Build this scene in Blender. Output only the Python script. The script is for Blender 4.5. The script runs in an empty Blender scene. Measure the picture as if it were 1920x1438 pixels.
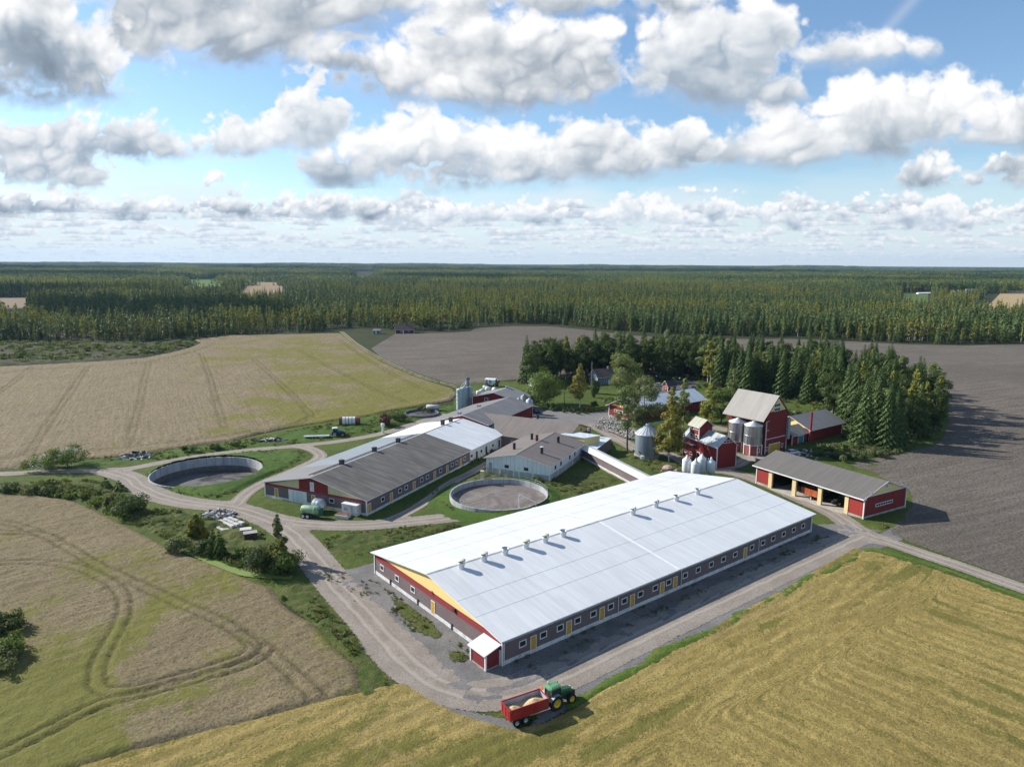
import bpy, bmesh, math, random
import numpy as np
from mathutils import Vector, Matrix
random.seed(7); np.random.seed(7)
S=bpy.context.scene; COL=S.collection
EXPOSURE,SUN_E,SKY_S,CLOUD_S,HAZE=.70,4.5,.095,.63,3.0e-5
# ------------------------------------------------------------------ camera
FPX,PITCH,ROLL,HC=1323.34,.1684,.0053,54.
_cp,_sp,_cr,_sr=math.cos(PITCH),math.sin(PITCH),math.cos(ROLL),math.sin(ROLL)
CR=np.array([_cr,_sr*_sp,_sr*_cp]);CU=np.array([-_sr,_cr*_sp,_cr*_cp]);CF=np.array([0,_cp,-_sp])
cam_d=bpy.data.cameras.new('camera');cam=bpy.data.objects.new('camera',cam_d);COL.objects.link(cam)
cam_d.sensor_fit='HORIZONTAL';cam_d.sensor_width=36;cam_d.lens=36*FPX/1920;cam_d.clip_start=.5;cam_d.clip_end=80000
cam.matrix_world=Matrix(((CR[0],CU[0],-CF[0],0),(CR[1],CU[1],-CF[1],0),(CR[2],CU[2],-CF[2],HC),(0,0,0,1)))
S.camera=cam
# ------------------------------------------------------------------ view, render options
S.view_settings.view_transform='Standard';S.view_settings.look='None';S.view_settings.gamma=1;S.view_settings.use_curve_mapping=False
S.view_settings.exposure=EXPOSURE
S.render.engine='CYCLES'
cy=S.cycles;cy.use_denoising=True;cy.max_bounces=5;cy.diffuse_bounces=3;cy.glossy_bounces=2;cy.transmission_bounces=3;cy.transparent_max_bounces=12;cy.volume_bounces=1
cy.caustics_reflective=False;cy.caustics_refractive=False;cy.sample_clamp_indirect=6
# ------------------------------------------------------------------ sun
SUN_EL,SUN_AZ=math.radians(31),math.radians(157.5)
SUNV=Vector((math.cos(SUN_EL)*math.cos(SUN_AZ),math.cos(SUN_EL)*math.sin(SUN_AZ),math.sin(SUN_EL)))
sl=bpy.data.lights.new('sun','SUN');sl.energy=SUN_E;sl.angle=math.radians(.55);sl.color=(1,.955,.88)
so=bpy.data.objects.new('sun',sl);COL.objects.link(so);so.rotation_euler=SUNV.to_track_quat('Z','Y').to_euler();so.location=(-200,80,300)
# ------------------------------------------------------------------ sky: clouds computed per direction (u=x/y, v=z/y)
def vnoise(x,y,seed):
    rs=np.random.RandomState(seed); T=rs.rand(256,256).astype(np.float32)
    xi=np.floor(x).astype(np.int32);yi=np.floor(y).astype(np.int32)
    fx=(x-xi).astype(np.float32);fy=(y-yi).astype(np.float32)
    fx=fx*fx*fx*(fx*(fx*6-15)+10);fy=fy*fy*fy*(fy*(fy*6-15)+10)
    a=xi&255;b=(xi+1)&255;c=yi&255;d=(yi+1)&255
    n=T[a,c]*(1-fx)+T[b,c]*fx; m=T[a,d]*(1-fx)+T[b,d]*fx
    return n*(1-fy)+m*fy
def fbm(x,y,seed,octs=5,gain=.5):
    s=0.;a=1.;t=0.
    for i in range(octs):
        # rotate each octave to hide the lattice
        ca,sa=math.cos(1.1*i+.4),math.sin(1.1*i+.4)
        s=s+a*vnoise(x*ca-y*sa+17.3*i,x*sa+y*ca+9.1*i,seed+i); t+=a; a*=gain; x=x*2.03; y=y*2.03
    return s/t
def sst(a,b,x):
    t=np.clip((x-a)/(b-a),0,1); return t*t*(3-2*t)
U0,U1,V0,V1=-1.3,1.3,-.03,.62
def make_sky(W=2400,Hh=600):
    u=np.linspace(U0,U1,W,dtype=np.float32)[None,:];v=np.linspace(V0,V1,Hh,dtype=np.float32)[:,None]
    den=CF[1]+CF[2]*v+0*u
    X=960+FPX*(CR[0]*u+CR[1]+CR[2]*v)/den; Y=719-FPX*(CU[0]*u+CU[1]+CU[2]*v)/den
    X=X.astype(np.float32);Y=Y.astype(np.float32)
    rgb=np.zeros((Hh,W,3),np.float32);al=np.zeros((Hh,W),np.float32)
    def over(c,a):
        nonlocal rgb,al
        a3=a[...,None]; na=a+al*(1-a)
        rgb=np.where(na[...,None]>1e-4,(c*a3+rgb*(al*(1-a))[...,None])/np.maximum(na,1e-4)[...,None],rgb); al=na
    white=np.array([1.,1.,1.]);
    # thin veil
    n=fbm(X/260,Y/70,11,4); veil=sst(.38,.72,n)*sst(250,330,Y)*.55*(1-sst(1150,1500,X)*.6)+sst(310,485,Y)*.86
    over(np.array([.78,.875,.935]),np.clip(veil,0,.88))
    # wispy streak top right
    d=np.abs((X-1650)-(70-Y)*.9)/14; over(white*.85,np.exp(-d*d)*sst(140,60,Y)*.22)
    def layer(blobs,seed,sc,amp,grey,dark,soft=.30,kl=2.2,k0=0.,bd=1.):
        # a cloud is a union of ellipses (cx,cy,rx,ry,base) with a flat base, worn by noise and lit from the upper left
        xa=min(q[0]-q[2] for q in blobs)-sc;xb=max(q[0]+q[2] for q in blobs)+sc;ya=min(q[1]-q[3] for q in blobs)-sc;yb=max(q[4] for q in blobs)+sc
        m=(X>xa)&(X<xb)&(Y>ya)&(Y<yb)
        if not m.any(): return
        r_=np.where(m.any(1))[0];c_=np.where(m.any(0))[0];sl=(slice(r_[0],r_[-1]+1),slice(c_[0],c_[-1]+1))
        X_=X[sl];Y_=Y[sl]
        wx=(fbm(X_/(sc*1.3),Y_/(sc*1.3),seed+50,4)-.5)*sc*.9; wy=(fbm(X_/(sc*1.3)+7,Y_/(sc*1.3)+3,seed+60,4)-.5)*sc*.6
        x=X_+wx;y=Y_+wy*.8
        S=np.full(X_.shape,-3.,np.float32);Bs=np.zeros(X_.shape,np.float32);Wt=np.zeros(X_.shape,np.float32)+1e-6
        for cx,cy,rx,ry,base in blobs:
            r=np.sqrt(((x-cx)/rx)**2+((y-cy)/ry)**2)
            s=(1-r)*min(rx,ry)/sc
            s=s-np.maximum(0,(Y_+wy*.22-base)/(sc*.16))*.8
            w=np.exp(np.clip(s*4,-30,30)); Bs+=w*np.clip((base-Y_)/(1.75*ry),-.3,1.3); Wt+=w
            S=np.maximum(S,s)+.06*np.exp(-np.abs(S-s)*6)
        ht=Bs/Wt
        n1=fbm(X_/sc*1.35,Y_/sc*1.5,seed,6,.55)
        b=.42+1.35*np.abs(2*fbm(x/sc*2.0,y/sc*2.2,seed+20,4,.42)-1)
        b2=.42+1.35*np.abs(2*fbm(x/sc*5.2,y/sc*5.6,seed+30,3,.5)-1)
        top=sst(.15,.6,ht)
        D=S+amp*((n1-.5)*1.6+(b-.72)*.42)*(.5+.5*top)
        fr=fbm(X_/sc*6,Y_/sc*7,seed+70,4,.6)-.5
        a=sst(-.02,soft*(2.0-1.15*top),D+fr*.16)
        th=np.clip(D,0,1.6)+.36*b+.05*b2
        rel=np.zeros_like(D)
        for k,wt in ((max(2,int(sc/22)),.55),(max(4,int(sc/9)),.75),(max(7,int(sc/4)),.65)):
            p=np.pad(th,((0,k),(k,0)),'edge'); sh=p[k:,:-k] if k else th
            rel+=wt*(th-sh)
        rel=np.clip(rel*.42,-.26,.34)
        n1=fbm(X_/sc*1.05,Y_/sc*1.3,seed,3,.42);hh=ht+(n1-.5)*.95+(b-.7)*.13-.10*np.clip(D,0,1.2)
        lit=.02+.98*sst(.20,1.18,hh)**.9-k0
        lit=lit+rel*(.3+.6*sst(0,.6,hh))
        lit=np.maximum(lit,(1-sst(.0,.34,D))*(.25+.6*top))
        lit=np.clip(lit,0,1)
        dk=grey*.60; dk=dk*np.array([.93,1.,1.07]); base=sst(.42,-.05,hh)*sst(.1,.6,D)*bd
        g=grey[None,None]*(1-base[...,None])+dk*base[...,None]
        c=g*(1-lit[...,None])+np.array([1.0,1.0,1.0])*lit[...,None]
        a3=a[...,None];al_=al[sl];na=a+al_*(1-a)
        rgb[sl]=np.where(na[...,None]>1e-4,(c*a3+rgb[sl]*(al_*(1-a))[...,None])/np.maximum(na,1e-4)[...,None],rgb[sl]); al[sl]=na
    # far rows of small cumulus towards the horizon
    rs=np.random.RandomState(5)
    XX,YY=X,Y
    for k in range(17):
        t=k/16.; yb=488-96*t**1.45; hh=3.4+25*t**1.25; wd=13+58*t
        n=fbm(X/wd+31*k,X*0+k*3.7,100+k,3); 
        xx=X+ (fbm(X/9/(1+t),Y/5/(1+t),140+k,3)-.5)*8*(1+t)
        n=fbm(xx/wd+31*k,X*0+k*3.7,100+k,4,.55)
        prof=np.clip((n-.37)*3.6,0,1.6)*hh
        detail=(fbm(X/(5+9*t),Y/(4+7*t),200+k,4)-.5)
        h=(yb-Y+(fbm(X/150+k*7,X*0+k*2.1,300+k,3)-.5)*(5+16*t)); D=np.where(h>0,(prof-h)/np.maximum(hh,.1),h/(1.2+2.5*t)+ (prof>1)*.25)+detail*.75
        a=sst(0.,.4,D)*sst(0,.15,n-.35)*(.72+.28*t)
        rel=np.clip(h/np.maximum(prof,1),0,1)
        lit=np.clip(.12+1.0*rel+detail*1.5,0,1)
        gy=np.array([.56,.66,.76])*(1-t)+np.array([.50,.58,.67])*t
        gy=gy*(.45+.45*t)+np.array([.74,.84,.91])*(.55-.45*t)
        c=gy*(1-lit[...,None])+np.array([.97,.985,1.])*lit[...,None]
        over(c.astype(np.float32),a)
    G1=np.array([.40,.48,.57]);G2=np.array([.43,.50,.57]);G3=np.array([.36,.42,.49])
    # small cumulus band
    layer([(1130,410,45,24,428),(1180,400,40,32,430),(1250,405,50,28,430),(1290,412,30,20,428),(1342,398,34,28,425),(1365,410,25,18,425),(1435,408,38,24,432),(1490,414,40,24,434),(1585,400,26,18,416),(1640,415,60,16,430),(1705,408,42,30,438),(1765,402,48,36,440),(1810,415,35,24,438),(1000,405,50,28,425),(1050,410,30,20,425),(590,398,28,22,420),(640,395,45,24,422),(745,405,38,24,428),(790,412,30,16,428),(830,402,40,22,425),(900,405,50,22,425),(1900,405,60,18,425),(1990,400,60,30,430),(2120,405,80,26,430),(-60,410,90,24,430),(-230,405,90,30,430)],300,34,.75,np.array([.60,.69,.78]),.2)
    layer([(250,400,70,26,415),(300,395,60,20,412),(610,390,60,30,415),(700,395,60,30,420),(440,395,60,24,412),(490,385,40,20,400),(400,340,22,14,356),(430,362,25,10,370),(20,385,80,30,408),(100,385,100,24,408),(170,390,40,18,408),(520,402,30,10,412)],340,42,.85,G1,.2)
    layer([(1300,360,30,9,366),(1350,362,60,7,368),(1420,366,40,6,370),(230,370,20,4,374),(1660,372,40,6,376)],350,26,.95,np.array([.52,.63,.73]),.2,soft=.5)
    layer([(640,320,90,48,352),(700,290,90,60,365),(790,285,110,78,376),(850,270,100,74,378),(930,285,110,80,376),(1000,310,70,60,368),(860,340,150,38,378)],360,95,.62,G1,.2)
    layer([(1080,290,60,56,336),(1130,282,80,58,340),(1210,290,80,56,342),(1280,280,60,58,338),(1160,320,130,34,350),(1060,300,80,50,345)],380,85,.62,G2,.2)
    layer([(1745,330,55,36,366),(1700,335,38,30,362),(1810,345,16,20,362),(1890,315,60,26,330),(1930,340,70,26,358),(2020,330,90,40,360),(2200,300,160,60,350)],400,60,.6,G2,.2)
    layer([(1370,290,60,42,326),(1440,280,80,52,330),(1520,262,110,72,326),(1600,225,110,80,318),(1680,210,110,76,306),(1770,205,120,74,300),(1860,240,120,64,296),(1990,240,160,90,300),(1480,300,120,30,328),(1650,270,150,44,316)],420,105,.58,G2,.2)
    layer([(355,275,32,26,298),(400,272,40,28,296),(450,250,40,46,296),(430,285,90,16,296),(535,240,55,62,280),(580,190,50,70,282),(610,225,52,52,280),(560,260,80,26,290),(560,130,34,28,155),(570,235,95,66,292),(470,270,80,36,296)],440,62,.72,np.array([.62,.69,.76]),.2)
    layer([(40,270,70,50,312),(160,262,90,56,310),(250,265,80,54,312),(310,285,40,28,312),(60,330,90,26,352),(150,330,80,26,366),(100,355,70,16,366),(-120,280,140,80,330),(70,300,150,54,340),(230,285,90,40,318)],460,80,.62,G1,.2)
    layer([(1600,100,95,44,138),(1660,96,85,40,130),(1545,110,60,34,136),(1715,98,45,28,122)],480,70,.42,np.array([.64,.69,.74]),.2,soft=.45)
    layer([(1275,120,75,86,180),(1330,60,110,90,200),(1420,50,60,100,190),(1400,120,110,80,214),(1350,180,130,40,218),(1450,185,70,36,220),(1340,150,110,70,216),(1410,175,115,46,224),(1270,130,60,60,190)],500,115,.55,G1,.2)
    layer([(630,105,45,26,130),(740,90,90,60,160),(850,80,130,80,190),(960,110,140,80,210),(1060,130,120,88,222),(1140,120,60,80,200),(1010,170,160,50,224),(760,130,110,50,190),(900,165,200,62,228),(1085,168,125,58,228)],520,110,.58,G3,.2)
    # overhead band and the big cloud at upper left
    layer([(420,40,190,86,150),(300,10,160,110,130),(520,60,110,60,128),(700,0,260,46,52),(950,0,260,44,56),(1180,0,200,40,50),(420,110,150,40,152),(250,60,90,70,120),(700,-60,900,70,30)],540,130,.6,G3*1.02,.2,kl=2.6)
    layer([(60,60,120,130,160),(150,110,110,90,196),(40,165,150,50,208),(200,168,85,44,206),(120,180,150,36,210),(-160,120,180,120,210)],560,110,.58,G1*.88,.2)
    return rgb,np.clip(al,0,1)

wd=bpy.data.worlds.new('World');S.world=wd;wd.use_nodes=True;wt=wd.node_tree;wt.nodes.clear()
def wn(t,**k):
    n=wt.nodes.new(t)
    for a,b in k.items(): setattr(n,a,b)
    return n
def wl(a,b): wt.links.new(a,b)
def wm(op,a,b=None,c=None):
    n=wn('ShaderNodeMath',operation=op)
    for i,q in enumerate((a,b,c)):
        if q is None: continue
        if isinstance(q,(int,float)): n.inputs[i].default_value=q
        else: wl(q,n.inputs[i])
    return n.outputs[0]
def make_world():
    rgb,al=make_sky()
    Hh,W=al.shape
    im=bpy.data.images.new('clouds',W,Hh,alpha=True,float_buffer=True);im.colorspace_settings.name='Non-Color';im.alpha_mode='CHANNEL_PACKED'
    px=np.concatenate([rgb,al[...,None]],2).astype(np.float32)
    im.pixels.foreach_set(px.ravel());im.update()
    tc=wn('ShaderNodeTexCoord');sx=wn('ShaderNodeSeparateXYZ');wl(tc.outputs['Generated'],sx.inputs[0])
    x,y,z=sx.outputs
    ys=wm('MAXIMUM',y,.02);u=wm('DIVIDE',x,ys);v=wm('DIVIDE',z,ys)
    tu=wm('MULTIPLY_ADD',u,1/(U1-U0),-U0/(U1-U0));tv=wm('MULTIPLY_ADD',v,1/(V1-V0),-V0/(V1-V0))
    cx=wn('ShaderNodeCombineXYZ');wl(tu,cx.inputs[0]);wl(tv,cx.inputs[1])
    it=wn('ShaderNodeTexImage',image=im,extension='EXTEND',interpolation='Linear');wl(cx.outputs[0],it.inputs[0])
    # front-face window, soft borders
    f=wm('MULTIPLY',wm('MULTIPLY',wm('SUBTRACT',1.26,wm('ABSOLUTE',u)),14.),wm('MULTIPLY',wm('SUBTRACT',.60,v),14.))
    inw=wn('ShaderNodeMath',operation='MULTIPLY',use_clamp=True);wl(f,inw.inputs[0]);inw.inputs[1].default_value=1.
    inw=wm('MULTIPLY',inw.outputs[0],wm('GREATER_THAN',y,.05));inw=wm('MULTIPLY',inw,wm('LESS_THAN',v,.6));inw=wm('MULTIPLY',inw,wm('LESS_THAN',wm('ABSOLUTE',u),1.26))
    # clouds elsewhere: a noise deck seen in perspective
    zs=wm('MAXIMUM',wm('ADD',z,.06),.03);dk=wn('ShaderNodeCombineXYZ');wl(wm('DIVIDE',x,zs),dk.inputs[0]);wl(wm('DIVIDE',y,zs),dk.inputs[1])
    n=wn('ShaderNodeTexNoise');n.inputs['Scale'].default_value=.9;n.inputs['Detail'].default_value=6;n.inputs['Roughness'].default_value=.55;wl(dk.outputs[0],n.inputs['Vector'])
    mr=wn('ShaderNodeMapRange',interpolation_type='SMOOTHSTEP');wl(n.outputs[0],mr.inputs[0]);mr.inputs[1].default_value=.53;mr.inputs[2].default_value=.66
    cr=wn('ShaderNodeMapRange');wl(n.outputs[0],cr.inputs[0]);cr.inputs[1].default_value=.5;cr.inputs[2].default_value=.75;cr.inputs[3].default_value=.85;cr.inputs[4].default_value=.42
    cg=wn('ShaderNodeCombineColor');[wl(cr.outputs[0],cg.inputs[i]) for i in range(3)]
    mc=wn('ShaderNodeMix',data_type='RGBA');wl(inw,mc.inputs[0]);wl(cg.outputs[0],mc.inputs[6]);wl(it.outputs['Color'],mc.inputs[7])
    ma=wn('ShaderNodeMix');wl(inw,ma.inputs[0]);wl(mr.outputs[0],ma.inputs[2]);wl(it.outputs['Alpha'],ma.inputs[3])
    sk=wn('ShaderNodeTexSky',sky_type='NISHITA');sk.sun_disc=False;sk.sun_elevation=SUN_EL;sk.sun_rotation=math.pi/2-SUN_AZ;sk.altitude=120;sk.air_density=1.;sk.dust_density=.35;sk.ozone_density=1.3
    tn=wn('ShaderNodeMix',data_type='RGBA',blend_type='MULTIPLY');tn.inputs[0].default_value=1;wl(sk.outputs[0],tn.inputs[6]);tn.inputs[7].default_value=(.83,.955,1.06,1);b1=wn('ShaderNodeBackground');wl(tn.outputs[2],b1.inputs[0]);b1.inputs[1].default_value=SKY_S
    b2=wn('ShaderNodeBackground');wl(mc.outputs[2],b2.inputs[0]);b2.inputs[1].default_value=CLOUD_S
    ms=wn('ShaderNodeMixShader');wl(ma.outputs[0],ms.inputs[0]);wl(b1.outputs[0],ms.inputs[1]);wl(b2.outputs[0],ms.inputs[2])
    ow=wn('ShaderNodeOutputWorld');wl(ms.outputs[0],ow.inputs[0])
    wd.cycles.sampling_method='MANUAL';wd.cycles.sample_map_resolution=512
make_world()
# ------------------------------------------------------------------ helpers
def G(px,py,z=0.):
    """photo pixel -> world point on the plane z (the place was surveyed from the photograph)"""
    d=CF+CR*((px-960)/FPX)-CU*((py-719)/FPX);t=(z-HC)/d[2];return (float(d[0]*t),float(d[1]*t))
def PX(x,y,z):
    dz=z-HC;zz=CF[1]*y+CF[2]*dz
    return 960+FPX*(CR[0]*x+CR[1]*y+CR[2]*dz)/zz,719-FPX*(CU[0]*x+CU[1]*y+CU[2]*dz)/zz
def GP(l,z=0.): return [G(a,b,z) for a,b in l]
def tag(o,label=None,cat=None,group=None,kind=None):
    if label:o['label']=label
    if cat:o['category']=cat
    if group:o['group']=group
    if kind:o['kind']=kind
    return o
def link(o,parent=None):
    COL.objects.link(o)
    if parent is not None:o.parent=parent
    return o
def thing(name,label,cat,x,y,rz=0.,group=None,z=0.):
    o=bpy.data.objects.new(name,None);o.empty_display_size=.5;link(o);o.location=(x,y,z);o.rotation_euler=(0,0,rz);return tag(o,label,cat,group)
def copy_tree(o,parent=None):
    c=o.copy();COL.objects.link(c)
    if parent is not None:c.parent=parent
    for ch in list(o.children):copy_tree(ch,c)
    return c
class MB:
    def __init__(s): s.v=[];s.f=[];s.m=[]
    def poly(s,pts,mi=0):
        n=len(s.v);s.v+=[tuple(p) for p in pts];s.f.append(tuple(range(n,n+len(pts))));s.m.append(mi)
    def box(s,x0,y0,z0,x1,y1,z1,mi=0):
        n=len(s.v);s.v+=[(x,y,z) for z in(z0,z1) for y in(y0,y1) for x in(x0,x1)]
        for q in((0,2,3,1),(4,5,7,6),(0,1,5,4),(2,6,7,3),(0,4,6,2),(1,3,7,5)): s.f.append(tuple(n+i for i in q));s.m.append(mi)
        return s
    def prism(s,sec,x0,x1,mi=0,mcap=None,msides=None):
        """section of (y,z) points run along x"""
        n=len(s.v);k=len(sec);s.v+=[(x0,y,z) for y,z in sec]+[(x1,y,z) for y,z in sec]
        for i in range(k):
            j=(i+1)%k;s.f.append((n+i,n+j,n+k+j,n+k+i));s.m.append(msides[i] if msides else mi)
        s.f.append(tuple(n+i for i in range(k))[::-1]);s.f.append(tuple(n+k+i for i in range(k)));s.m+=[mi if mcap is None else mcap]*2
        return s
    def prism_y(s,sec,y0,y1,mi=0,mcap=None):
        n=len(s.v);k=len(sec);s.v+=[(x,y0,z) for x,z in sec]+[(x,y1,z) for x,z in sec]
        for i in range(k):
            j=(i+1)%k;s.f.append((n+i,n+j,n+k+j,n+k+i));s.m.append(mi)
        s.f.append(tuple(n+i for i in range(k))[::-1]);s.f.append(tuple(n+k+i for i in range(k)));s.m+=[mi if mcap is None else mcap]*2
        return s
    def tube(s,p0,p1,r0,r1=None,n=8,mi=0,cap=True):
        r1=r0 if r1 is None else r1;p0=Vector(p0);p1=Vector(p1);d=(p1-p0).normalized();a=d.orthogonal().normalized();b=d.cross(a)
        k=len(s.v)
        for p,r in((p0,r0),(p1,r1)):
            for i in range(n):
                t=2*math.pi*i/n;s.v.append(tuple(p+a*math.cos(t)*r+b*math.sin(t)*r))
        for i in range(n):
            j=(i+1)%n;s.f.append((k+i,k+j,k+n+j,k+n+i));s.m.append(mi)
        if cap:
            s.f.append(tuple(k+i for i in range(n))[::-1]);s.f.append(tuple(k+n+i for i in range(n)));s.m+=[mi]*2
        return s
    def lathe(s,prof,cx=0,cy=0,n=32,mi=0,a0=0.):
        k=len(s.v)
        for r,z in prof:
            for i in range(n):
                t=a0+2*math.pi*i/n;s.v.append((cx+r*math.cos(t),cy+r*math.sin(t),z))
        for q in range(len(prof)-1):
            for i in range(n):
                j=(i+1)%n;s.f.append((k+q*n+i,k+q*n+j,k+(q+1)*n+j,k+(q+1)*n+i));s.m.append(mi)
        return s
    def build(s,name,mats,parent=None,smooth=False,loc=None,rot=None):
        me=bpy.data.meshes.new(name);me.from_pydata(s.v,[],s.f)
        for m in (mats if isinstance(mats,(list,tuple)) else [mats]): me.materials.append(m)
        if any(s.m): me.polygons.foreach_set('material_index',s.m)
        if smooth:me.polygons.foreach_set('use_smooth',[True]*len(s.f))
        me.update();o=bpy.data.objects.new(name,me);link(o,parent)
        if loc:o.location=loc
        if rot:o.rotation_euler=rot
        return o
def npmesh(name,co,faces,mats,attrs=None,parent=None,smooth=False,linkit=True,mi=None):
    co=np.asarray(co,np.float32);faces=np.asarray(faces,np.int32);k=faces.shape[1]
    me=bpy.data.meshes.new(name);me.vertices.add(len(co));me.vertices.foreach_set('co',co.ravel())
    me.loops.add(faces.size);me.loops.foreach_set('vertex_index',faces.ravel())
    me.polygons.add(len(faces));me.polygons.foreach_set('loop_start',np.arange(0,faces.size,k,dtype=np.int32))
    try: me.polygons.foreach_set('loop_total',np.full(len(faces),k,np.int32))
    except Exception: pass
    for m in (mats if isinstance(mats,(list,tuple)) else [mats]): me.materials.append(m)
    if mi is not None: me.polygons.foreach_set('material_index',np.asarray(mi,np.int32))
    if smooth:me.polygons.foreach_set('use_smooth',np.ones(len(faces),bool))
    me.update(calc_edges=True)
    for a,d in (attrs or {}).items():
        d=np.asarray(d,np.float32)
        if d.ndim==1: me.attributes.new(a,'FLOAT','POINT').data.foreach_set('value',d)
        else: me.attributes.new(a,'FLOAT_VECTOR','POINT').data.foreach_set('vector',d.ravel())
    o=bpy.data.objects.new(name,me)
    if linkit: link(o,parent)
    return o
# ---- materials
def NT(name):
    m=bpy.data.materials.new(name);m.use_nodes=True;t=m.node_tree
    for n in list(t.nodes): t.nodes.remove(n)
    return m,t
class N:
    """small node-graph helper"""
    def __init__(s,name):
        s.m,s.t=NT(name);s.out=s.t.nodes.new('ShaderNodeOutputMaterial');s._co=None
    def new(s,t,**k):
        n=s.t.nodes.new(t)
        for a,b in k.items(): setattr(n,a,b)
        return n
    def put(s,sock,v):
        if isinstance(v,bpy.types.NodeSocket): s.t.links.new(v,sock)
        elif v is not None:
            if sock.type=='RGBA' and len(v)==3: v=(*v,1)
            sock.default_value=v
    def co(s,scale=None,rot=None,loc=None):
        if s._co is None: s._co=s.new('ShaderNodeTexCoord').outputs['Object']
        if scale is None: return s._co
        mp=s.new('ShaderNodeMapping');s.put(mp.inputs[0],s._co);mp.inputs['Scale'].default_value=scale if isinstance(scale,tuple) else (scale,)*3
        if rot:mp.inputs['Rotation'].default_value=rot
        if loc:mp.inputs['Location'].default_value=loc
        return mp.outputs[0]
    def noise(s,scale,detail=4,rough=.55,vec=None,dist=0.):
        n=s.new('ShaderNodeTexNoise');s.put(n.inputs['Vector'],vec if vec is not None else s.co());n.inputs['Scale'].default_value=scale;n.inputs['Detail'].default_value=detail;n.inputs['Roughness'].default_value=rough;n.inputs['Distortion'].default_value=dist
        return n.outputs[0]
    def ramp(s,v,a,b,lo=0.,hi=1.,smooth=True):
        n=s.new('ShaderNodeMapRange');n.interpolation_type='SMOOTHSTEP' if smooth else 'LINEAR';s.put(n.inputs[0],v);n.inputs[1].default_value=a;n.inputs[2].default_value=b;n.inputs[3].default_value=lo;n.inputs[4].default_value=hi;return n.outputs[0]
    def mix(s,f,a,b,bt='MIX'):
        n=s.new('ShaderNodeMix',data_type='RGBA',blend_type=bt);s.put(n.inputs[0],f);s.put(n.inputs[6],a);s.put(n.inputs[7],b);return n.outputs[2]
    def math(s,op,a,b=None,c=None,clamp=False):
        n=s.new('ShaderNodeMath',operation=op,use_clamp=clamp)
        for i,q in enumerate((a,b,c)):
            if q is not None:s.put(n.inputs[i],q)
        return n.outputs[0]
    def attr(s,name,vec=False):
        n=s.new('ShaderNodeAttribute',attribute_name=name);return n.outputs['Vector' if vec else 'Fac']
    def rnd(s): return s.new('ShaderNodeObjectInfo').outputs['Random']
    def bump(s,h,strength=.3,dist=.1):
        n=s.new('ShaderNodeBump');n.inputs['Strength'].default_value=strength;n.inputs['Distance'].default_value=dist;s.put(n.inputs['Height'],h);return n.outputs[0]
    def bsdf(s,col,rough=.8,metal=0.,spec=.3,normal=None,alpha=None,coat=0.):
        n=s.new('ShaderNodeBsdfPrincipled');s.put(n.inputs['Base Color'],col);s.put(n.inputs['Roughness'],rough);n.inputs['Metallic'].default_value=metal;n.inputs['Specular IOR Level'].default_value=spec;n.inputs['Coat Weight'].default_value=coat
        if normal is not None:s.put(n.inputs['Normal'],normal)
        if alpha is not None:s.put(n.inputs['Alpha'],alpha)
        s.t.links.new(n.outputs[0],s.out.inputs[0]);return s.m
def paint(name,c,rough=.6,var=.18,scale=.8,metal=0.,spec=.3,streak=None,bump=0.,dirt=None):
    """plain coat with worn patches; streak=(sx,sy,sz) stretches the wear"""
    n=N(name);v=n.noise(scale,5,.6,n.co(streak) if streak else None)
    col=n.mix(n.ramp(v,.3,.7),tuple(x*(1-var) for x in c),tuple(min(1,x*(1+var)) for x in c))
    if dirt: col=n.mix(n.ramp(n.noise(scale*.45,6,.65,n.co(streak) if streak else None),.5,.72,0,.75),col,dirt)
    return n.bsdf(col,rough,metal,spec,n.bump(v,bump,.03) if bump else None)
def boards(name,c,pitch=.22,axis='x',rough=.75,var=.2,depth=.02,gap=.45):
    """painted boarding: vertical boards (axis x/y mixed by a sum) or horizontal ones"""
    n=N(name);sp=n.new('ShaderNodeSeparateXYZ');n.put(sp.inputs[0],n.co())
    k=n.math('ADD',sp.outputs[0],sp.outputs[1]) if axis=='x' else sp.outputs[2]
    gk=gap;fr=n.math('FRACT',n.math('DIVIDE',k,pitch));gap=n.ramp(n.math('ABSOLUTE',n.math('SUBTRACT',fr,.5)),.40,.5)
    cell=n.new('ShaderNodeTexWhiteNoise',noise_dimensions='1D');n.put(cell.inputs['W'],n.math('FLOOR',n.math('DIVIDE',k,pitch)))
    v=n.noise(.7,5,.6,n.co((1,1,.25)))
    col=n.mix(n.math('MULTIPLY_ADD',cell.outputs[0],.5,n.math('MULTIPLY',v,.5)),tuple(x*(1-var) for x in c),tuple(min(1,x*(1+var)) for x in c))
    col=n.mix(n.math('MULTIPLY',gap,gk),col,tuple(x*.35 for x in c))
    return n.bsdf(col,rough,0,.25,n.bump(n.math('SUBTRACT',1.,gap),.5,depth))
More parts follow.
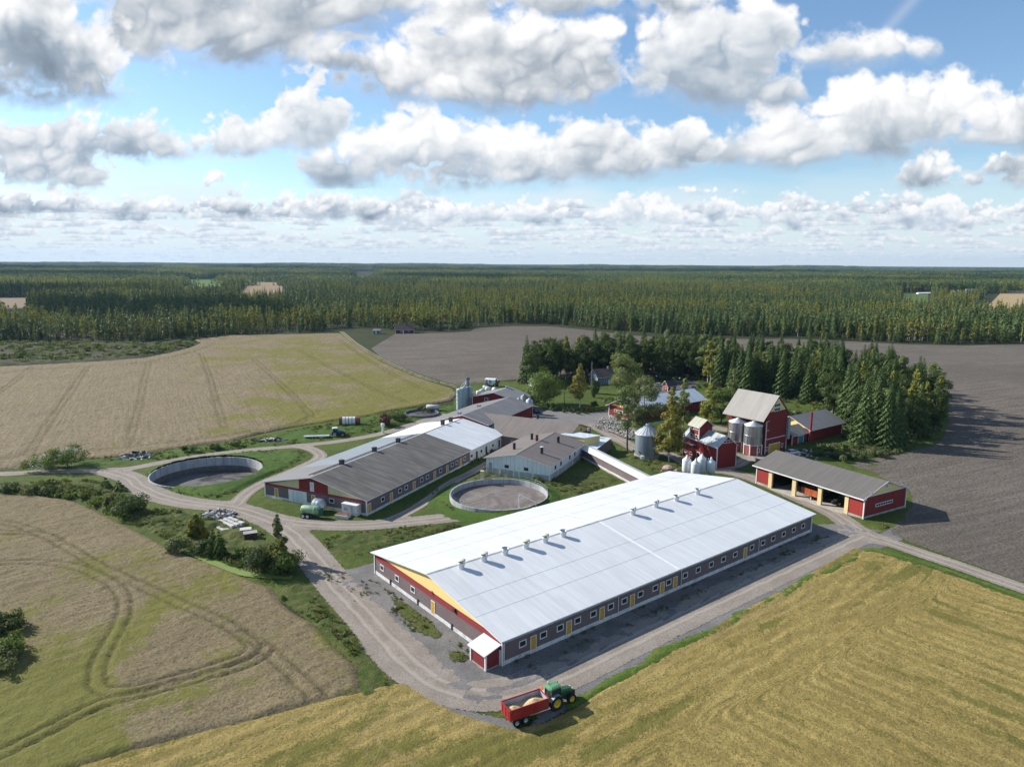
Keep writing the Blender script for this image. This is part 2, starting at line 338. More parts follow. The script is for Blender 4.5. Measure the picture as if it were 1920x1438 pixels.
def ribbed(name,c,pitch=1.1,rough=.4,metal=0.,var=.08,streakvar=.12,spec=.4,depth=.03,stain=None,axis=0):
    """profiled roofing sheet: ribs run down the slope, faint lap lines, weather streaks"""
    n=N(name);sp=n.new('ShaderNodeSeparateXYZ');n.put(sp.inputs[0],n.co());x=sp.outputs[axis]
    fr=n.math('FRACT',n.math('DIVIDE',x,pitch));rib=n.ramp(n.math('ABSOLUTE',n.math('SUBTRACT',fr,.5)),.06,.0)
    sc=(1.6,.12,.12) if axis==0 else (.12,1.6,.12)
    st=n.noise(1.,5,.6,n.co(sc));big=n.noise(.09,4,.6)
    sheet=n.new('ShaderNodeTexWhiteNoise',noise_dimensions='1D');n.put(sheet.inputs['W'],n.math('FLOOR',n.math('DIVIDE',x,pitch*3)))
    col=n.mix(n.ramp(st,.32,.7),tuple(v*(1-streakvar) for v in c),tuple(min(.9,v*(1+streakvar)) for v in c))
    col=n.mix(n.ramp(big,.35,.7,0,var),col,tuple(v*.55 for v in c))
    col=n.mix(n.math('MULTIPLY',sheet.outputs[0],.10),col,tuple(v*.6 for v in c))
    if stain: col=n.mix(n.ramp(n.noise(1.,6,.7,n.co(tuple(q*1.7 for q in sc))),.52,.74,0,.8),col,stain)
    return n.bsdf(col,n.math('MULTIPLY_ADD',st,.15,rough-.07),metal,spec,n.bump(rib,.6,depth))
# ------------------------------------------------------------------ ground
def sdpoly(P,poly):
    """signed distance to a polygon, positive inside"""
    poly=np.asarray(poly,np.float64);d=np.full(len(P),1e9);ins=np.zeros(len(P),bool)
    for i in range(len(poly)):
        a=poly[i];b=poly[(i+1)%len(poly)];e=b-a;w=P-a
        t=np.clip((w@e)/max(e@e,1e-9),0,1);q=w-t[:,None]*e;d=np.minimum(d,(q*q).sum(1))
        c=((a[1]<=P[:,1])&(b[1]>P[:,1]))|((b[1]<=P[:,1])&(a[1]>P[:,1]))
        with np.errstate(divide='ignore',invalid='ignore'):
            xi=a[0]+(P[:,1]-a[1])/(b[1]-a[1])*e[0]
        ins^=c&(P[:,0]<xi)
    d=np.sqrt(d);return np.where(ins,d,-d)
def smooth_line(pts,n=6):
    p=np.asarray(pts,float);p=np.vstack([2*p[0]-p[1],p,2*p[-1]-p[-2]]);o=[]
    for i in range(1,len(p)-2):
        for k in range(n):
            t=k/n;a,b,c,d=p[i-1],p[i],p[i+1],p[i+2]
            o.append(.5*((2*b)+(-a+c)*t+(2*a-5*b+4*c-d)*t*t+(-a+3*b-3*c+d)*t**3))
    o.append(p[-2]);return np.array(o)
def linedist(P,line):
    """distance to a polyline and signed side offset"""
    d=np.full(len(P),1e9);sg=np.zeros(len(P))
    for a,b in zip(line[:-1],line[1:]):
        e=b-a;w=P-a;t=np.clip((w@e)/max(e@e,1e-9),0,1);q=w-t[:,None]*e;dd=np.sqrt((q*q).sum(1))
        m=dd<d;d=np.where(m,dd,d);sg=np.where(m,np.sign(e[0]*w[:,1]-e[1]*w[:,0]),sg)
    return d,sg
def grid(bb,cell,th=0.):
    x=np.arange(bb[0],bb[2]+cell,cell);y=np.arange(bb[1],bb[3]+cell,cell);X,Y=np.meshgrid(x,y);P=np.stack([X.ravel(),Y.ravel()],1)
    nx,ny=len(x),len(y);i=np.arange(nx*ny).reshape(ny,nx)
    F=np.stack([i[:-1,:-1].ravel(),i[:-1,1:].ravel(),i[1:,1:].ravel(),i[1:,:-1].ravel()],1);return P,F
def compact(P,F,keep):
    F=F[keep];u=np.unique(F);m=np.full(len(P),-1);m[u]=np.arange(len(u));return u,m[F]
T1C,T1R=np.array((-79.2,177.)),13.4
def sheet(name,poly,cell,z,mat,hfn=None,attrs=None,margin=1.2,sdf=None,kind='structure',label=None,hole=True,bb=None):
    poly=np.asarray(poly) if poly is not None else None
    if bb is None: bb=(*(poly.min(0)-margin),*(poly.max(0)+margin))
    P,F=grid(bb,cell)
    if poly is not None and sdf is None: d=sdpoly(P,poly)
    else: d=sdf(P)
    keep=(d[F]>-margin).any(1)
    if hole: keep&=(np.hypot(*(P[F].mean(1)-T1C).T)>T1R+.55)
    u,F=compact(P,F,keep);P=P[u];d=d[u]
    zz=np.full(len(P),z)
    if hfn is not None: zz=zz+hfn(P,d)
    at={'edge':d}
    if attrs is not None: at.update(attrs(P,d))
    o=npmesh(name,np.column_stack([P,zz]),F,mat,at,smooth=True)
    return tag(o,label,kind=kind)
def nz(P,sc,seed,octs=4): return fbm(P[:,0].astype(np.float32)/sc+100,P[:,1].astype(np.float32)/sc+100,seed,octs)
def edge_alpha(n,amp=.8,scale=.8,off=0.):
    return n.math('GREATER_THAN',n.math('ADD',n.attr('edge'),n.math('MULTIPLY',n.math('SUBTRACT',n.noise(scale*2.2,6,.72),.5),amp*2.2)),off)
def grass_mat(name,ca,cb,cc,scale=1.,edge=True,amp=1.2,bumpd=.25):
    n=N(name);a=n.noise(.055*scale,5,.6);b=n.noise(.6*scale,5,.65);c=n.noise(3.2*scale,3,.7)
    col=n.mix(n.ramp(a,.36,.64),ca,cb);col=n.mix(n.ramp(b,.42,.72,0,.8),col,cc);col=n.mix(n.ramp(c,.35,.75,0,.5),col,tuple(v*.35 for v in ca))
    return n.bsdf(col,.9,0,.15,n.bump(n.math('ADD',b,n.math('MULTIPLY',c,.5)),.8,bumpd),edge_alpha(n,amp) if edge else None)
M_floor=grass_mat('forest_floor_mat',(.030,.042,.014),(.045,.055,.018),(.055,.048,.022),edge=False)
M_grass=grass_mat('grass_mat',(.050,.086,.013),(.086,.122,.022),(.130,.130,.038),amp=2.)
M_lush=grass_mat('lush_grass_mat',(.060,.115,.016),(.088,.150,.024),(.050,.080,.018),amp=.8)
M_rough=grass_mat('rough_grass_mat',(.055,.085,.016),(.095,.115,.030),(.150,.135,.055),amp=1.2,bumpd=.5)
# base: one sheet to the horizon, with a round hole where the sunken tank sits
rings=[T1R+.5,T1R+3,24,40,70,120,220,420,800,1600,3200,6500,13000,26000,40000];NS=72;co=[];fa=[]
for r in rings:
    for k in range(NS):
        t=2*math.pi*k/NS;co.append((T1C[0]+r*math.cos(t),T1C[1]+r*math.sin(t),0))
for i in range(len(rings)-1):
    for k in range(NS):
        j=(k+1)%NS;fa.append((i*NS+k,(i+1)*NS+k,(i+1)*NS+j,i*NS+j))
tag(npmesh('ground',co,fa,M_floor),kind='structure')
ROADS=[([(-500,900),(-200,893),(0,889),(90,884),(177,883),(233,880),(300,868),(367,856),(467,844),(560,836),(647,826),(720,812),(760,800),(800,787),(830,778)],1.9),
 ([(205,884),(243,896),(262,912),(300,930),(350,942),(430,952),(470,962),(510,977),(545,1000),(575,1030),(620,1085),(680,1150),(730,1205),(775,1250)],3.3),
 ([(730,1205),(775,1250),(830,1286),(900,1302),(980,1292),(1060,1262),(1150,1218),(1300,1146),(1450,1076),(1560,1026),(1612,1002)],3.5),
 ([(1640,1010),(1607,994),(1560,962),(1497,934),(1440,908),(1388,890),(1337,880)],2.6),
 ([(1590,1000),(1650,1012),(1720,1035),(1800,1062),(1920,1104),(2200,1200)],2.2),
 ([(560,836),(588,844),(600,857),(566,876),(500,903),(462,925),(440,948)],1.9),
 ([(500,972),(580,983),(680,985),(780,977),(860,969),(930,962),(1010,962)],2.8),
 ([(730,976),(775,955),(815,928),(845,905),(880,888),(915,868)],1.4),
 ([(1200,838),(1250,850),(1300,875),(1337,882)],2.0),([(1330,800),(1363,806),(1395,806)],3.),([(1337,882),(1380,872),(1405,858),(1430,858)],2.),
 ([(1110,797),(1143,814),(1175,832),(1215,852)],2.6)]
RL=[(smooth_line(GP(l)),w) for l,w in ROADS]
def road_eval(P):
    e=np.full(len(P),-99.);lat=np.zeros(len(P))
    for l,w in RL:
        bb=(l[:,0].min()-12,l[:,1].min()-12,l[:,0].max()+12,l[:,1].max()+12)
        m=np.where((P[:,0]>bb[0])&(P[:,0]<bb[2])&(P[:,1]>bb[1])&(P[:,1]<bb[3]))[0]
        if not len(m): continue
        d,sg=linedist(P[m],l);q=w-d;old=e[m];h=np.clip(.5+.5*(q-old)/1.6,0,1)
        new=np.where(old<-50,q,old*(1-h)+q*h+1.6*h*(1-h));up=q>old
        lat[m]=np.where(up,d*sg,lat[m]);e[m]=new
    return e,lat
U1_=np.array((math.cos(math.radians(38.34)),math.sin(math.radians(38.34))));V1_=np.array((-U1_[1],U1_[0]));O1=np.array((-1.13,88.22))
def L1(s,w): return tuple(O1+U1_*s+V1_*w)
APRON=[L1(-8,-6),L1(20,-5.5),L1(60,-5.5),L1(84,-6),L1(92,-9),L1(90,-2),L1(84,2),L1(83,20),L1(84,36),L1(60,40),L1(20,40),L1(2,41),L1(-2,41),L1(-6,42),L1(-7,36),L1(-6,26),L1(-6.5,10),L1(-9,2)]
ASPH=[(985,752),(1012,764),(1060,772),(1100,776),(1150,766),(1150,784),(1125,790),(1112,800),(1080,800),(1010,790),(985,778)]
VERGE1=[L1(-6,-12.5),L1(15,-12.3),L1(45,-12.),L1(70,-12),L1(92,-13.5),L1(98,-13.),L1(96,-9.),L1(80,-9.5),L1(40,-9.4),L1(0,-9.6)]
VERGE2=[(-14.5,82.5),(-13.5,85),(-12,84),(-8,79.5),(0,76.6),(2.2,73.6),(-4,74.6),(-13,79)]
PARK=[(1230,722),(1250,716),(1300,714),(1312,720),(1290,732),(1240,738),(1215,735)]
def bare(P):
    """0 on drives, gravel, yards and in the tanks, 1 on open grass: nothing tall grows on the bare parts"""
    e,_=road_eval(P)
    for pl in (APRON,VERGE1,VERGE2,GP(ASPH),GP(PARK)): e=np.maximum(e,sdpoly(P,pl))
    _t=(np.array(G(760,778))+np.array(G(822,776)))/2;e=np.maximum(e,6.3-np.hypot(P[:,0]-_t[0],P[:,1]-_t[1]));e=np.maximum(e,11.6-np.hypot(P[:,0]+2.9,P[:,1]-157.2))
    return np.clip((-e-.15)/1.6,0,1)
# the farm meadow between the fields
MEADOW=[(-500,930),(-60,930),(60,935),(150,955),(215,985),(300,1035),(400,1062),(500,1105),(560,1150),(640,1210),(705,1255),(715,1300),(800,1330),(930,1375),(1080,1330),(1300,1205),(1560,1060),(1610,1035),(1920,1135),(2300,1240),(2300,1150),(1920,1088),(1700,1010),(1705,960),(1720,930),(1640,880),(1690,855),(1765,832),(1790,780),(1740,735),(1500,712),(960,715),(880,715),(855,722),(850,760),(740,768),(560,800),(430,826),(160,858),(0,880),(-500,895)]
def meadow_h(P,d): return .0+np.clip(d,0,1.5)/1.5*(nz(P,1.6,301,4)**2*.34)*bare(P)
sheet('meadow',GP(MEADOW),.8,.006,M_grass,meadow_h,margin=2.5)
# bank beside the drive: taller weeds, and grass strips along the drives
BANK=[(-60,905),(60,905),(140,900),(205,905),(232,935),(290,955),(360,962),(385,975),(440,975),(480,990),(535,1040),(560,1075),(545,1088),(480,1078),(430,1066),(385,1048),(325,1025),(280,1000),(215,968),(160,945),(60,925),(-60,925)]
def bank_h(P,d): return np.clip(d,0,3)/3*(nz(P,3.,311,5)*1.7-.2)*bare(P)
sheet('weedy_bank',GP(BANK),.5,.01,M_rough,bank_h,margin=1.2)
for k,pl in enumerate([[(620,1005),(600,1020),(600,1040),(650,1046),(700,1040),(800,1008),(880,985),(780,985),(690,994)],[(815,945),(840,915),(870,900),(905,885),(1010,905),(1060,890),(1110,880),(1165,900),(1060,945),(960,962),(850,962)],
    [(560,1090),(600,1110),(650,1165),(700,1210),(760,1260),(800,1295),(775,1304),(720,1312),(668,1312),(664,1250),(612,1205),(560,1150),(500,1110)],[(495,905),(590,940),(690,975),(720,965),(790,925),(880,880),(895,868),(880,862),(690,968)],
    [(1165,840),(1200,850),(1260,870),(1290,885),(1270,900),(1230,888),(1180,870)]]):
    sheet('rough_grass',GP(pl),.6,.012+.002*k,M_rough if k in(0,1,2,4) else M_lush,lambda P,d:np.clip(d,0,1.5)/1.5*(nz(P,1.7,320+k,4)*.75-.1)*bare(P),margin=1.)
ISL=[(265,893),(285,880),(320,866),(380,855),(450,845),(530,841),(570,845),(575,857),(550,873),(495,903),(445,923),(410,934),(360,932),(300,918)]
def isl_h(P,d):
    r=np.hypot(*(P-T1C).T)-T1R;return np.clip(d,0,2.)/2*(.1+.55*np.exp(-(r/4.5)**2)+.35*nz(P,1.4,330,4))*bare(P)
sheet('island_grass',GP(ISL),.45,.012,M_lush,isl_h,margin=.8)
LAWN=[(985,722),(1060,712),(1140,716),(1200,722),(1215,735),(1190,752),(1140,765),(1090,770),(1040,764),(1000,752),(980,742)]
sheet('lawn',GP(LAWN),2.,.014,grass_mat('lawn_mat',(.075,.150,.020),(.100,.175,.026),(.110,.150,.030),amp=1.2),margin=2.5)
sheet('grass_strip',GP([(100,867),(180,861),(300,848),(430,831),(560,806),(640,794),(740,772),(800,762),(850,760),(870,748),(855,770),(800,786),(760,796),(720,808),(640,822),(560,832),(460,840),(300,863),(180,877)]),.8,.013,M_lush,lambda P,d:np.clip(d,0,1.5)/1.5*nz(P,2.,340,4)*.6*bare(P),margin=1.)
# ---- gravel drives: smooth union of polylines, wheel ruts by lateral offset
def gravel(name,ca,cb,cc,ruts=True,amp=.7):
    n=N(name);a=n.noise(.18,5,.6);b=n.noise(2.2,4,.7);c=n.noise(7.,3,.75)
    col=n.mix(n.ramp(a,.36,.64),ca,cb);col=n.mix(n.ramp(b,.40,.72,0,.7),col,cc);col=n.mix(n.ramp(c,.50,.72,0,.75),col,tuple(v*.35 for v in ca));col=n.mix(n.ramp(c,.44,.28,0,.5),col,tuple(min(1,v*1.6) for v in cb))
    if ruts:
        la=n.math('ABSOLUTE',n.math('ADD',n.attr('lat'),n.math('MULTIPLY',n.math('SUBTRACT',n.noise(.25,3,.5),.5),.9)))
        r=n.ramp(n.math('ABSOLUTE',n.math('SUBTRACT',la,.95)),.5,.05)
        col=n.mix(n.math('MULTIPLY',r,.55),col,tuple(min(1,v*1.28) for v in cb))
        mid=n.math('MULTIPLY',n.ramp(la,.5,.1),n.ramp(n.noise(.5,4,.6),.46,.62));col=n.mix(n.math('MULTIPLY',mid,.25),col,(.13,.125,.075))
        r2=n.ramp(n.math('ABSOLUTE',n.math('SUBTRACT',la,1.45)),.16,.0);col=n.mix(n.math('MULTIPLY',r2,.30),col,tuple(v*.6 for v in ca))
    return n.bsdf(col,.92,0,.15,n.bump(n.math('ADD',b,c),.7,.05),edge_alpha(n,amp))
M_road=gravel('drive_gravel',(.245,.208,.172),(.305,.265,.225),(.195,.172,.152))
M_gravel=gravel('grey_gravel',(.150,.143,.138),(.215,.205,.196),(.118,.114,.112),False,1.1)
M_asph=gravel('yard_asphalt',(.185,.180,.175),(.225,.215,.205),(.150,.146,.142),False,.6)
sheet('gravel_apron',APRON,.8,.03,M_gravel,lambda P,d:np.clip(d,0,.8)*nz(P,1.2,350,3)*.10,margin=1.8)
sheet('rough_grass',GP([(733,1118),(762,1134),(800,1162),(830,1190),(818,1200),(784,1184),(752,1156)]),.5,.16,M_rough,margin=1.4)
sheet('rough_grass',GP([(840,1222),(868,1224),(872,1240),(846,1240)]),.4,.16,M_rough,margin=.8)
sheet('gravel_verge',VERGE1,.8,.034,M_gravel,margin=1.8)
sheet('gravel_verge',VERGE2,.6,.036,M_gravel,margin=1.5)
sheet('yard_asphalt',GP(ASPH),1.2,.045,M_asph,margin=1.5)
sheet('yard_asphalt',GP(PARK),1.2,.046,gravel('parking_asphalt',(.10,.098,.105),(.13,.125,.13),(.085,.085,.09),False,.6),margin=1.5)
allr=np.vstack([l for l,_ in RL])
P,F=grid((-150,60,170,270),.75);e,la=road_eval(P);keep=(e[F]>-1.2).any(1);u,F2=compact(P,F,keep)
tag(npmesh('road',np.column_stack([P[u],np.full(len(u),.06)+np.clip(e[u],0,1)*.02-.045*np.exp(-((np.abs(la[u])-.95)/.35)**2)*(e[u]>0)]),F2,M_road,{'edge':e[u],'lat':la[u]},smooth=True),kind='structure')
# field track between the oats and the ploughed field
tl=smooth_line(GP([(640,622),(652,632),(668,645),(700,665),(745,688),(795,708),(850,724),(885,735)]))
P,F=grid((tl[:,0].min()-4,tl[:,1].min()-4,tl[:,0].max()+4,tl[:,1].max()+4),1.);d,sg=linedist(P,tl);keep=(1.9-d[F]>-1).any(1);u,F2=compact(P,F,keep)
n=N('field_track_mat');la=n.math('ABSOLUTE',n.attr('lat'));col=n.mix(n.ramp(n.math('ABSOLUTE',n.math('SUBTRACT',la,.95)),.55,.25),(.10,.12,.03),(.26,.22,.16));m=n.bsdf(col,.9,0,.15,None,edge_alpha(n,.5))
tag(npmesh('field_track',np.column_stack([P[u],np.full(len(u),.05)]),F2,m,{'edge':1.9-d[u],'lat':(d*sg)[u]},smooth=True),kind='structure')
# duckweed ditch
dl=smooth_line(GP([(355,1035),(385,1049),(420,1064),(455,1076),(490,1081),(540,1084)]))
P,F=grid((dl[:,0].min()-3,dl[:,1].min()-3,dl[:,0].max()+3,dl[:,1].max()+3),.4);d,_=linedist(P,dl);u,F2=compact(P,F,(.8-d[F]>-.6).any(1))
n=N('duckweed');m=n.bsdf(n.mix(n.noise(1.2,4,.6),(.13,.20,.035),(.20,.26,.07)),.6,0,.3,None,edge_alpha(n,.5))
tag(npmesh('ditch_water',np.column_stack([P[u],np.full(len(u),.2)]),F2,m,{'edge':.8-d[u]},smooth=True),kind='structure')
# ---- low wooded hills far off
def hillz(x,y):
    r=np.hypot(x,y);return sst(2300,5200,r)*np.clip(fbm(x/1500+60,y/1100+60,600,4)-.40,0,1)*(38+.004*r)
hr_=np.geomspace(2200,14000,60);ha_=np.radians(np.linspace(90-60,90+60,150));HX=(hr_[:,None]*np.cos(ha_)[None]).ravel();HY=(hr_[:,None]*np.sin(ha_)[None]).ravel()
ii=np.arange(60*150).reshape(60,150);tag(npmesh('hills',np.column_stack([HX,HY,hillz(HX,HY)+.03*np.minimum(1,hillz(HX,HY))-.05]),np.stack([ii[:-1,:-1].ravel(),ii[:-1,1:].ravel(),ii[1:,1:].ravel(),ii[1:,:-1].ravel()],1),M_floor,smooth=True),kind='structure')
# ---- crops
def crop_mat(name,base,dark,green,soil,row=None,bumpd=.3,amp=.7,fine=2.4,gstr=.85):
    n=N(name);rv=n.attr('row',True);a=n.noise(.05,4,.6);b=n.noise(fine,5,.7);st=n.noise(1.,5,.6,rv);c=n.noise(.45,4,.6)
    col=n.mix(n.ramp(st,.34,.68),base,dark);col=n.mix(n.ramp(a,.35,.7,0,.35),col,tuple(v*1.2 for v in base));col=n.mix(n.ramp(b,.47,.66,0,.75),col,tuple(v*.48 for v in dark));col=n.mix(n.ramp(b,.46,.30,0,.55),col,tuple(min(1,v*1.45) for v in base))
    g=n.math('MULTIPLY',n.ramp(n.math('ADD',n.attr('gm'),n.math('ADD',n.math('MULTIPLY',n.math('SUBTRACT',c,.5),1.9),n.math('MULTIPLY',n.math('SUBTRACT',b,.5),1.3))),.30,.85),gstr)
    lt=n.math('MULTIPLY',n.attr('lt'),n.ramp(n.noise(.35,4,.6),.35,.65,.35,1.));col=n.mix(n.math('MULTIPLY',lt,.8),col,dark)
    col=n.mix(g,col,n.mix(b,green,tuple(v*.55 for v in green)))
    col=n.mix(n.math('MULTIPLY',n.attr('tr'),n.ramp(n.noise(.8,3,.6),.3,.6,.35,.75)),col,soil)
    return n.bsdf(col,.9,0,.12,n.bump(n.math('ADD',b,n.math('MULTIPLY',st,.8)),.8,bumpd),edge_alpha(n,amp*.7,1.6))
def tracks(P,lines,gauge=.95,wd=.25):
    t=np.zeros(len(P))
    for l in lines:
        l=np.asarray(l);bb=(l[:,0].min()-3,l[:,1].min()-3,l[:,0].max()+3,l[:,1].max()+3)
        m=np.where((P[:,0]>bb[0])&(P[:,0]<bb[2])&(P[:,1]>bb[1])&(P[:,1]<bb[3]))[0]
        if len(m):
            d,_=linedist(P[m],l);d=d+(nz(P[m],1.3,77,3)-.5)*.35;t[m]=np.maximum(t[m],np.exp(-((d-gauge)/wd)**2))
    return t
def blobs(P,px):
    g=np.zeros(len(P))
    for x,y,rx,ry,a in px:
        c=np.array(G(x,y));ex=np.linalg.norm(np.array(G(x+rx,y))-c);ey=np.linalg.norm(np.array(G(x,y-ry))-c);q=((P[:,0]-c[0])/ex)**2+((P[:,1]-c[1])/ey)**2;g+=a*np.exp(-q)
    return g
OATS_N=[(-30,928),(0,928),(67,930),(133,940),(167,953),(200,970),(267,1003),(317,1030),(360,1046),(417,1066),(470,1090),(512,1106),(530,1135),(550,1151),(582,1168),(614,1200),(642,1230),(668,1252),(676,1300),(620,1313),(510,1343),(365,1379),(255,1408),(171,1434),(60,1470),(-150,1540),(-600,1640),(-700,1300),(-500,1050),(-400,925)]
def tl_(l): return smooth_line(GP([(x*.3646,1000+y*.3646) for x,y in l]))
TRK=[tl_(q) for q in ([(-200,170),(0,163),(200,158),(400,185),(540,240),(625,310),(645,390),(622,480),(570,570),(522,660),(502,740),(512,800),(570,828),(680,820),(800,790),(950,750),(1150,690),(1260,650),(1310,605),(1290,570),(1240,530)],[(-150,1230),(0,1155),(250,1030),(500,900),(650,860),(800,818),(1000,765),(1250,690),(1350,640),(1380,600)],[(-300,-160),(-100,-70),(100,-30),(240,20),(350,80),(500,170),(650,240),(780,300),(950,380),(1150,470),(1280,540),(1380,610),(1450,680),(1550,770),(1660,880)],[(-200,10),(0,8),(180,8),(300,40)])]
def oat_attr(lines,seed,px,ang,wd=.25):
    def f(P,d):
        g=blobs(P,px)+(nz(P,14,seed,4)-.5)*1.9+.14;t=tracks(P,lines,.95,wd)
        ca,sa=math.cos(ang),math.sin(ang);r=np.stack([(P[:,0]*ca+P[:,1]*sa)*.05,(-P[:,0]*sa+P[:,1]*ca)*.9,P[:,0]*0],1)
        return {'gm':g,'tr':t,'row':r}
    return f
def oat_h(lines,h,seed,wd=.25):
    def f(P,d):
        t=tracks(P,lines,.95,wd);return np.clip(d/.9,0,1)**.6*(h*(1-.62*t)+h*.55*(nz(P,1.1,seed,4)-.5)+h*.7*(nz(P,5.,seed+9,3)-.5))
    return f
M_oat=crop_mat('oat_mat',(.215,.172,.098),(.165,.130,.072),(.185,.185,.038),(.075,.072,.034))
sheet('oat_field',GP(OATS_N),.38,.03,M_oat,oat_h(TRK,.5,400),oat_attr(TRK,401,[(60,1150,70,70,.9),(40,1260,70,90,.9),(130,1290,90,50,.7),(200,1210,60,60,.35),(90,1360,120,60,.6),(380,1300,50,25,.55),(280,1310,60,30,.35),(290,1130,70,20,.3),(480,1270,30,20,.5),(60,1330,90,40,.5),(640,1180,40,40,.45),(200,1400,60,20,.5),(400,1150,120,50,-.1),(500,1210,90,60,-.05),(640,1230,70,50,.5),(560,1290,90,40,.3),(430,1080,50,30,.35),(250,1170,60,50,.25),(150,960,200,40,-.5),(240,1010,200,40,-.35),(300,1240,80,40,-.25)],.75),margin=1.)
OATS_F=[(-500,697),(0,689),(100,684),(200,678),(267,673),(317,663),(353,654),(377,644),(366,638),(430,630),(520,628),(638,626),(655,638),(680,656),(715,678),(750,695),(795,713),(848,729),(858,738),(845,752),(800,760),(740,770),(688,781),(626,790),(542,802),(480,815),(433,828),(350,839),(300,846),(213,858),(167,861),(60,876),(0,882),(-500,930)]
def pl_(l): return smooth_line(GP(l))
TRK2=[pl_(q) for q in ([(165,690),(135,735),(105,778),(60,845),(52,853)],[(280,680),(272,715),(262,765),(243,833)],[(378,665),(390,695),(405,745),(421,803)],[(478,675),(505,700),(545,738),(585,780)],[(62,690),(30,716),(-20,752),(-80,800)],[(565,660),(620,690),(690,725),(760,755)],[(640,640),(690,675),(760,715),(820,740)],[(-60,872),(0,863),(57,858),(170,848),(250,841),(340,830),(430,818),(545,800),(585,783)],[(-60,712),(40,697),(150,690),(260,682),(330,670),(380,655),(405,645)])]
M_oat2=crop_mat('far_oat_mat',(.228,.182,.110),(.184,.144,.085),(.200,.190,.040),(.085,.078,.040),bumpd=.35,fine=1.3)
sheet('oat_field_beyond',GP(OATS_F),.75,.04,M_oat2,oat_h(TRK2,.55,410,.32),oat_attr(TRK2,411,[(620,700,130,40,.75),(560,650,90,20,.55),(740,745,90,25,.75),(800,740,60,20,.6),(480,660,60,20,.4),(650,780,120,12,.7),(530,780,60,10,.45),(410,810,40,8,.5),(150,700,150,20,-.3),(150,780,200,60,-.45),(330,760,120,50,-.3),(560,730,60,25,.25)],2.05,.32),margin=2.)
# ---- stubble on the right
STUB=[(1598,1028),(1647,1036),(1736,1061),(1842,1098),(1920,1126),(2300,1255),(2300,1700),(-200,1640),(0,1484),(100,1449),(171,1428),(255,1402),(365,1373),(510,1337),(620,1307),(700,1290),(730,1281),(765,1283),(800,1305),(850,1335),(905,1352),(960,1368),(1020,1355),(1075,1330),(1110,1305),(1240,1232),(1311,1192),(1382,1150),(1452,1114),(1509,1082),(1559,1051)]
sd_=np.array(G(1920,1126))-np.array(G(1598,1028));sd_/=np.linalg.norm(sd_);sn_=np.array((-sd_[1],sd_[0]))
b0=np.array(G(1240,1232))
def swirl(P):
    k=nz(P,26,420,2)-.5;k2=nz(P,7,421,3)-.5
    hd=np.abs((P-b0)@V1_);hl=(P-b0)@U1_
    m=1/(1+np.exp((hd-13-6*k)/.5)); m=np.maximum(m,1/(1+np.exp(((P-O1)@U1_+6+8*k)/.6)))
    acr=((P-b0)@V1_+1.4*k+k2*.35)*m+((P-b0)@sn_+.8*k+k2*.3)*(1-m);alo=hl*m+((P-b0)@sd_)*(1-m);return acr,alo,m
def stub_attr(P,d):
    a,l,m=swirl(P);g=(nz(np.column_stack([a,l*.16]),2.6,423,4)-.5)*1.7+.10+.36*np.sin(a*2*math.pi/5.2)+blobs(P,[(1440,1170,40,12,.6),(1350,1215,50,14,.5),(1620,1060,60,14,.5),(1010,1400,90,30,.3),(820,1400,140,45,.85),(640,1420,150,32,.8),(420,1425,150,26,.6),(560,1365,120,14,.35),(1000,1385,120,40,.45),(700,1330,60,25,.4),(1180,1420,160,40,.25),(1150,1330,50,20,.4),(1400,1180,60,20,.3),(1600,1290,200,80,-.25)])
    return {'gm':g,'lt':.5+.5*np.sin(a*2*math.pi/2.3+(nz(P,5,427,3)-.5)*3),'tr':tracks(P,TRK3,.95,.30)*.6,'row':np.stack([l*.11,a*.70,l*0],1)}
TRK3=[smooth_line(GP(q)) for q in ([(985,1362),(900,1365),(840,1350),(800,1320),(800,1300),(830,1292)],[(300,1438),(480,1375),(640,1335),(760,1322),(900,1355)],[(760,1440),(700,1405),(700,1370),(760,1345)],[(1110,1312),(1240,1240),(1382,1158),(1480,1105)],[(1510,1095),(1500,1120),(1440,1150),(1350,1190)])]
def stub_h(P,d):
    a,l,m=swirl(P);return np.clip(d/.5,0,1)*(.13+.035*np.sin(a*2*math.pi/2.6+(nz(P,4,425,2)-.5)*4)+.22*(nz(P,.8,424,3)-.5)-.05*tracks(P,TRK3))
M_stub=crop_mat('stubble_mat',(.360,.278,.098),(.205,.158,.048),(.150,.150,.034),(.300,.230,.110),bumpd=.3,fine=3.4,gstr=.75)
sheet('stubble_field',GP(STUB),.40,.03,M_stub,stub_h,stub_attr,margin=.8,bb=(-75,48,140,142))
# grass line between the drive and the stubble
gl=smooth_line([b0+V1_*0.2+U1_*s for s in np.linspace(-18,62,22)]+0.9*np.random.RandomState(3).randn(22,2)*.4)
P,F=grid((gl[:,0].min()-3,gl[:,1].min()-3,gl[:,0].max()+3,gl[:,1].max()+3),.35);d,_=linedist(P,gl);w=.25+1.1*nz(P,4,430,4);u,F2=compact(P,F,((w-d)[F]>-.6).any(1))
tag(npmesh('grass_strip',np.column_stack([P[u],.05+np.clip((w-d)[u],0,.6)*(.0+nz(P[u],.7,431,3)*.55)]),F2,grass_mat('verge_mat',(.070,.125,.018),(.095,.150,.024),(.130,.140,.040),amp=1.1),{'edge':(w-d)[u]},smooth=True),kind='structure')
rl_=smooth_line(GP([(1640,1030),(1736,1056),(1842,1092),(1920,1120),(2150,1195)]));P,F=grid((rl_[:,0].min()-3,rl_[:,1].min()-3,rl_[:,0].max()+3,rl_[:,1].max()+3),.5);d,_=linedist(P,rl_);u,F2=compact(P,F,(.8-d[F]>-.6).any(1))
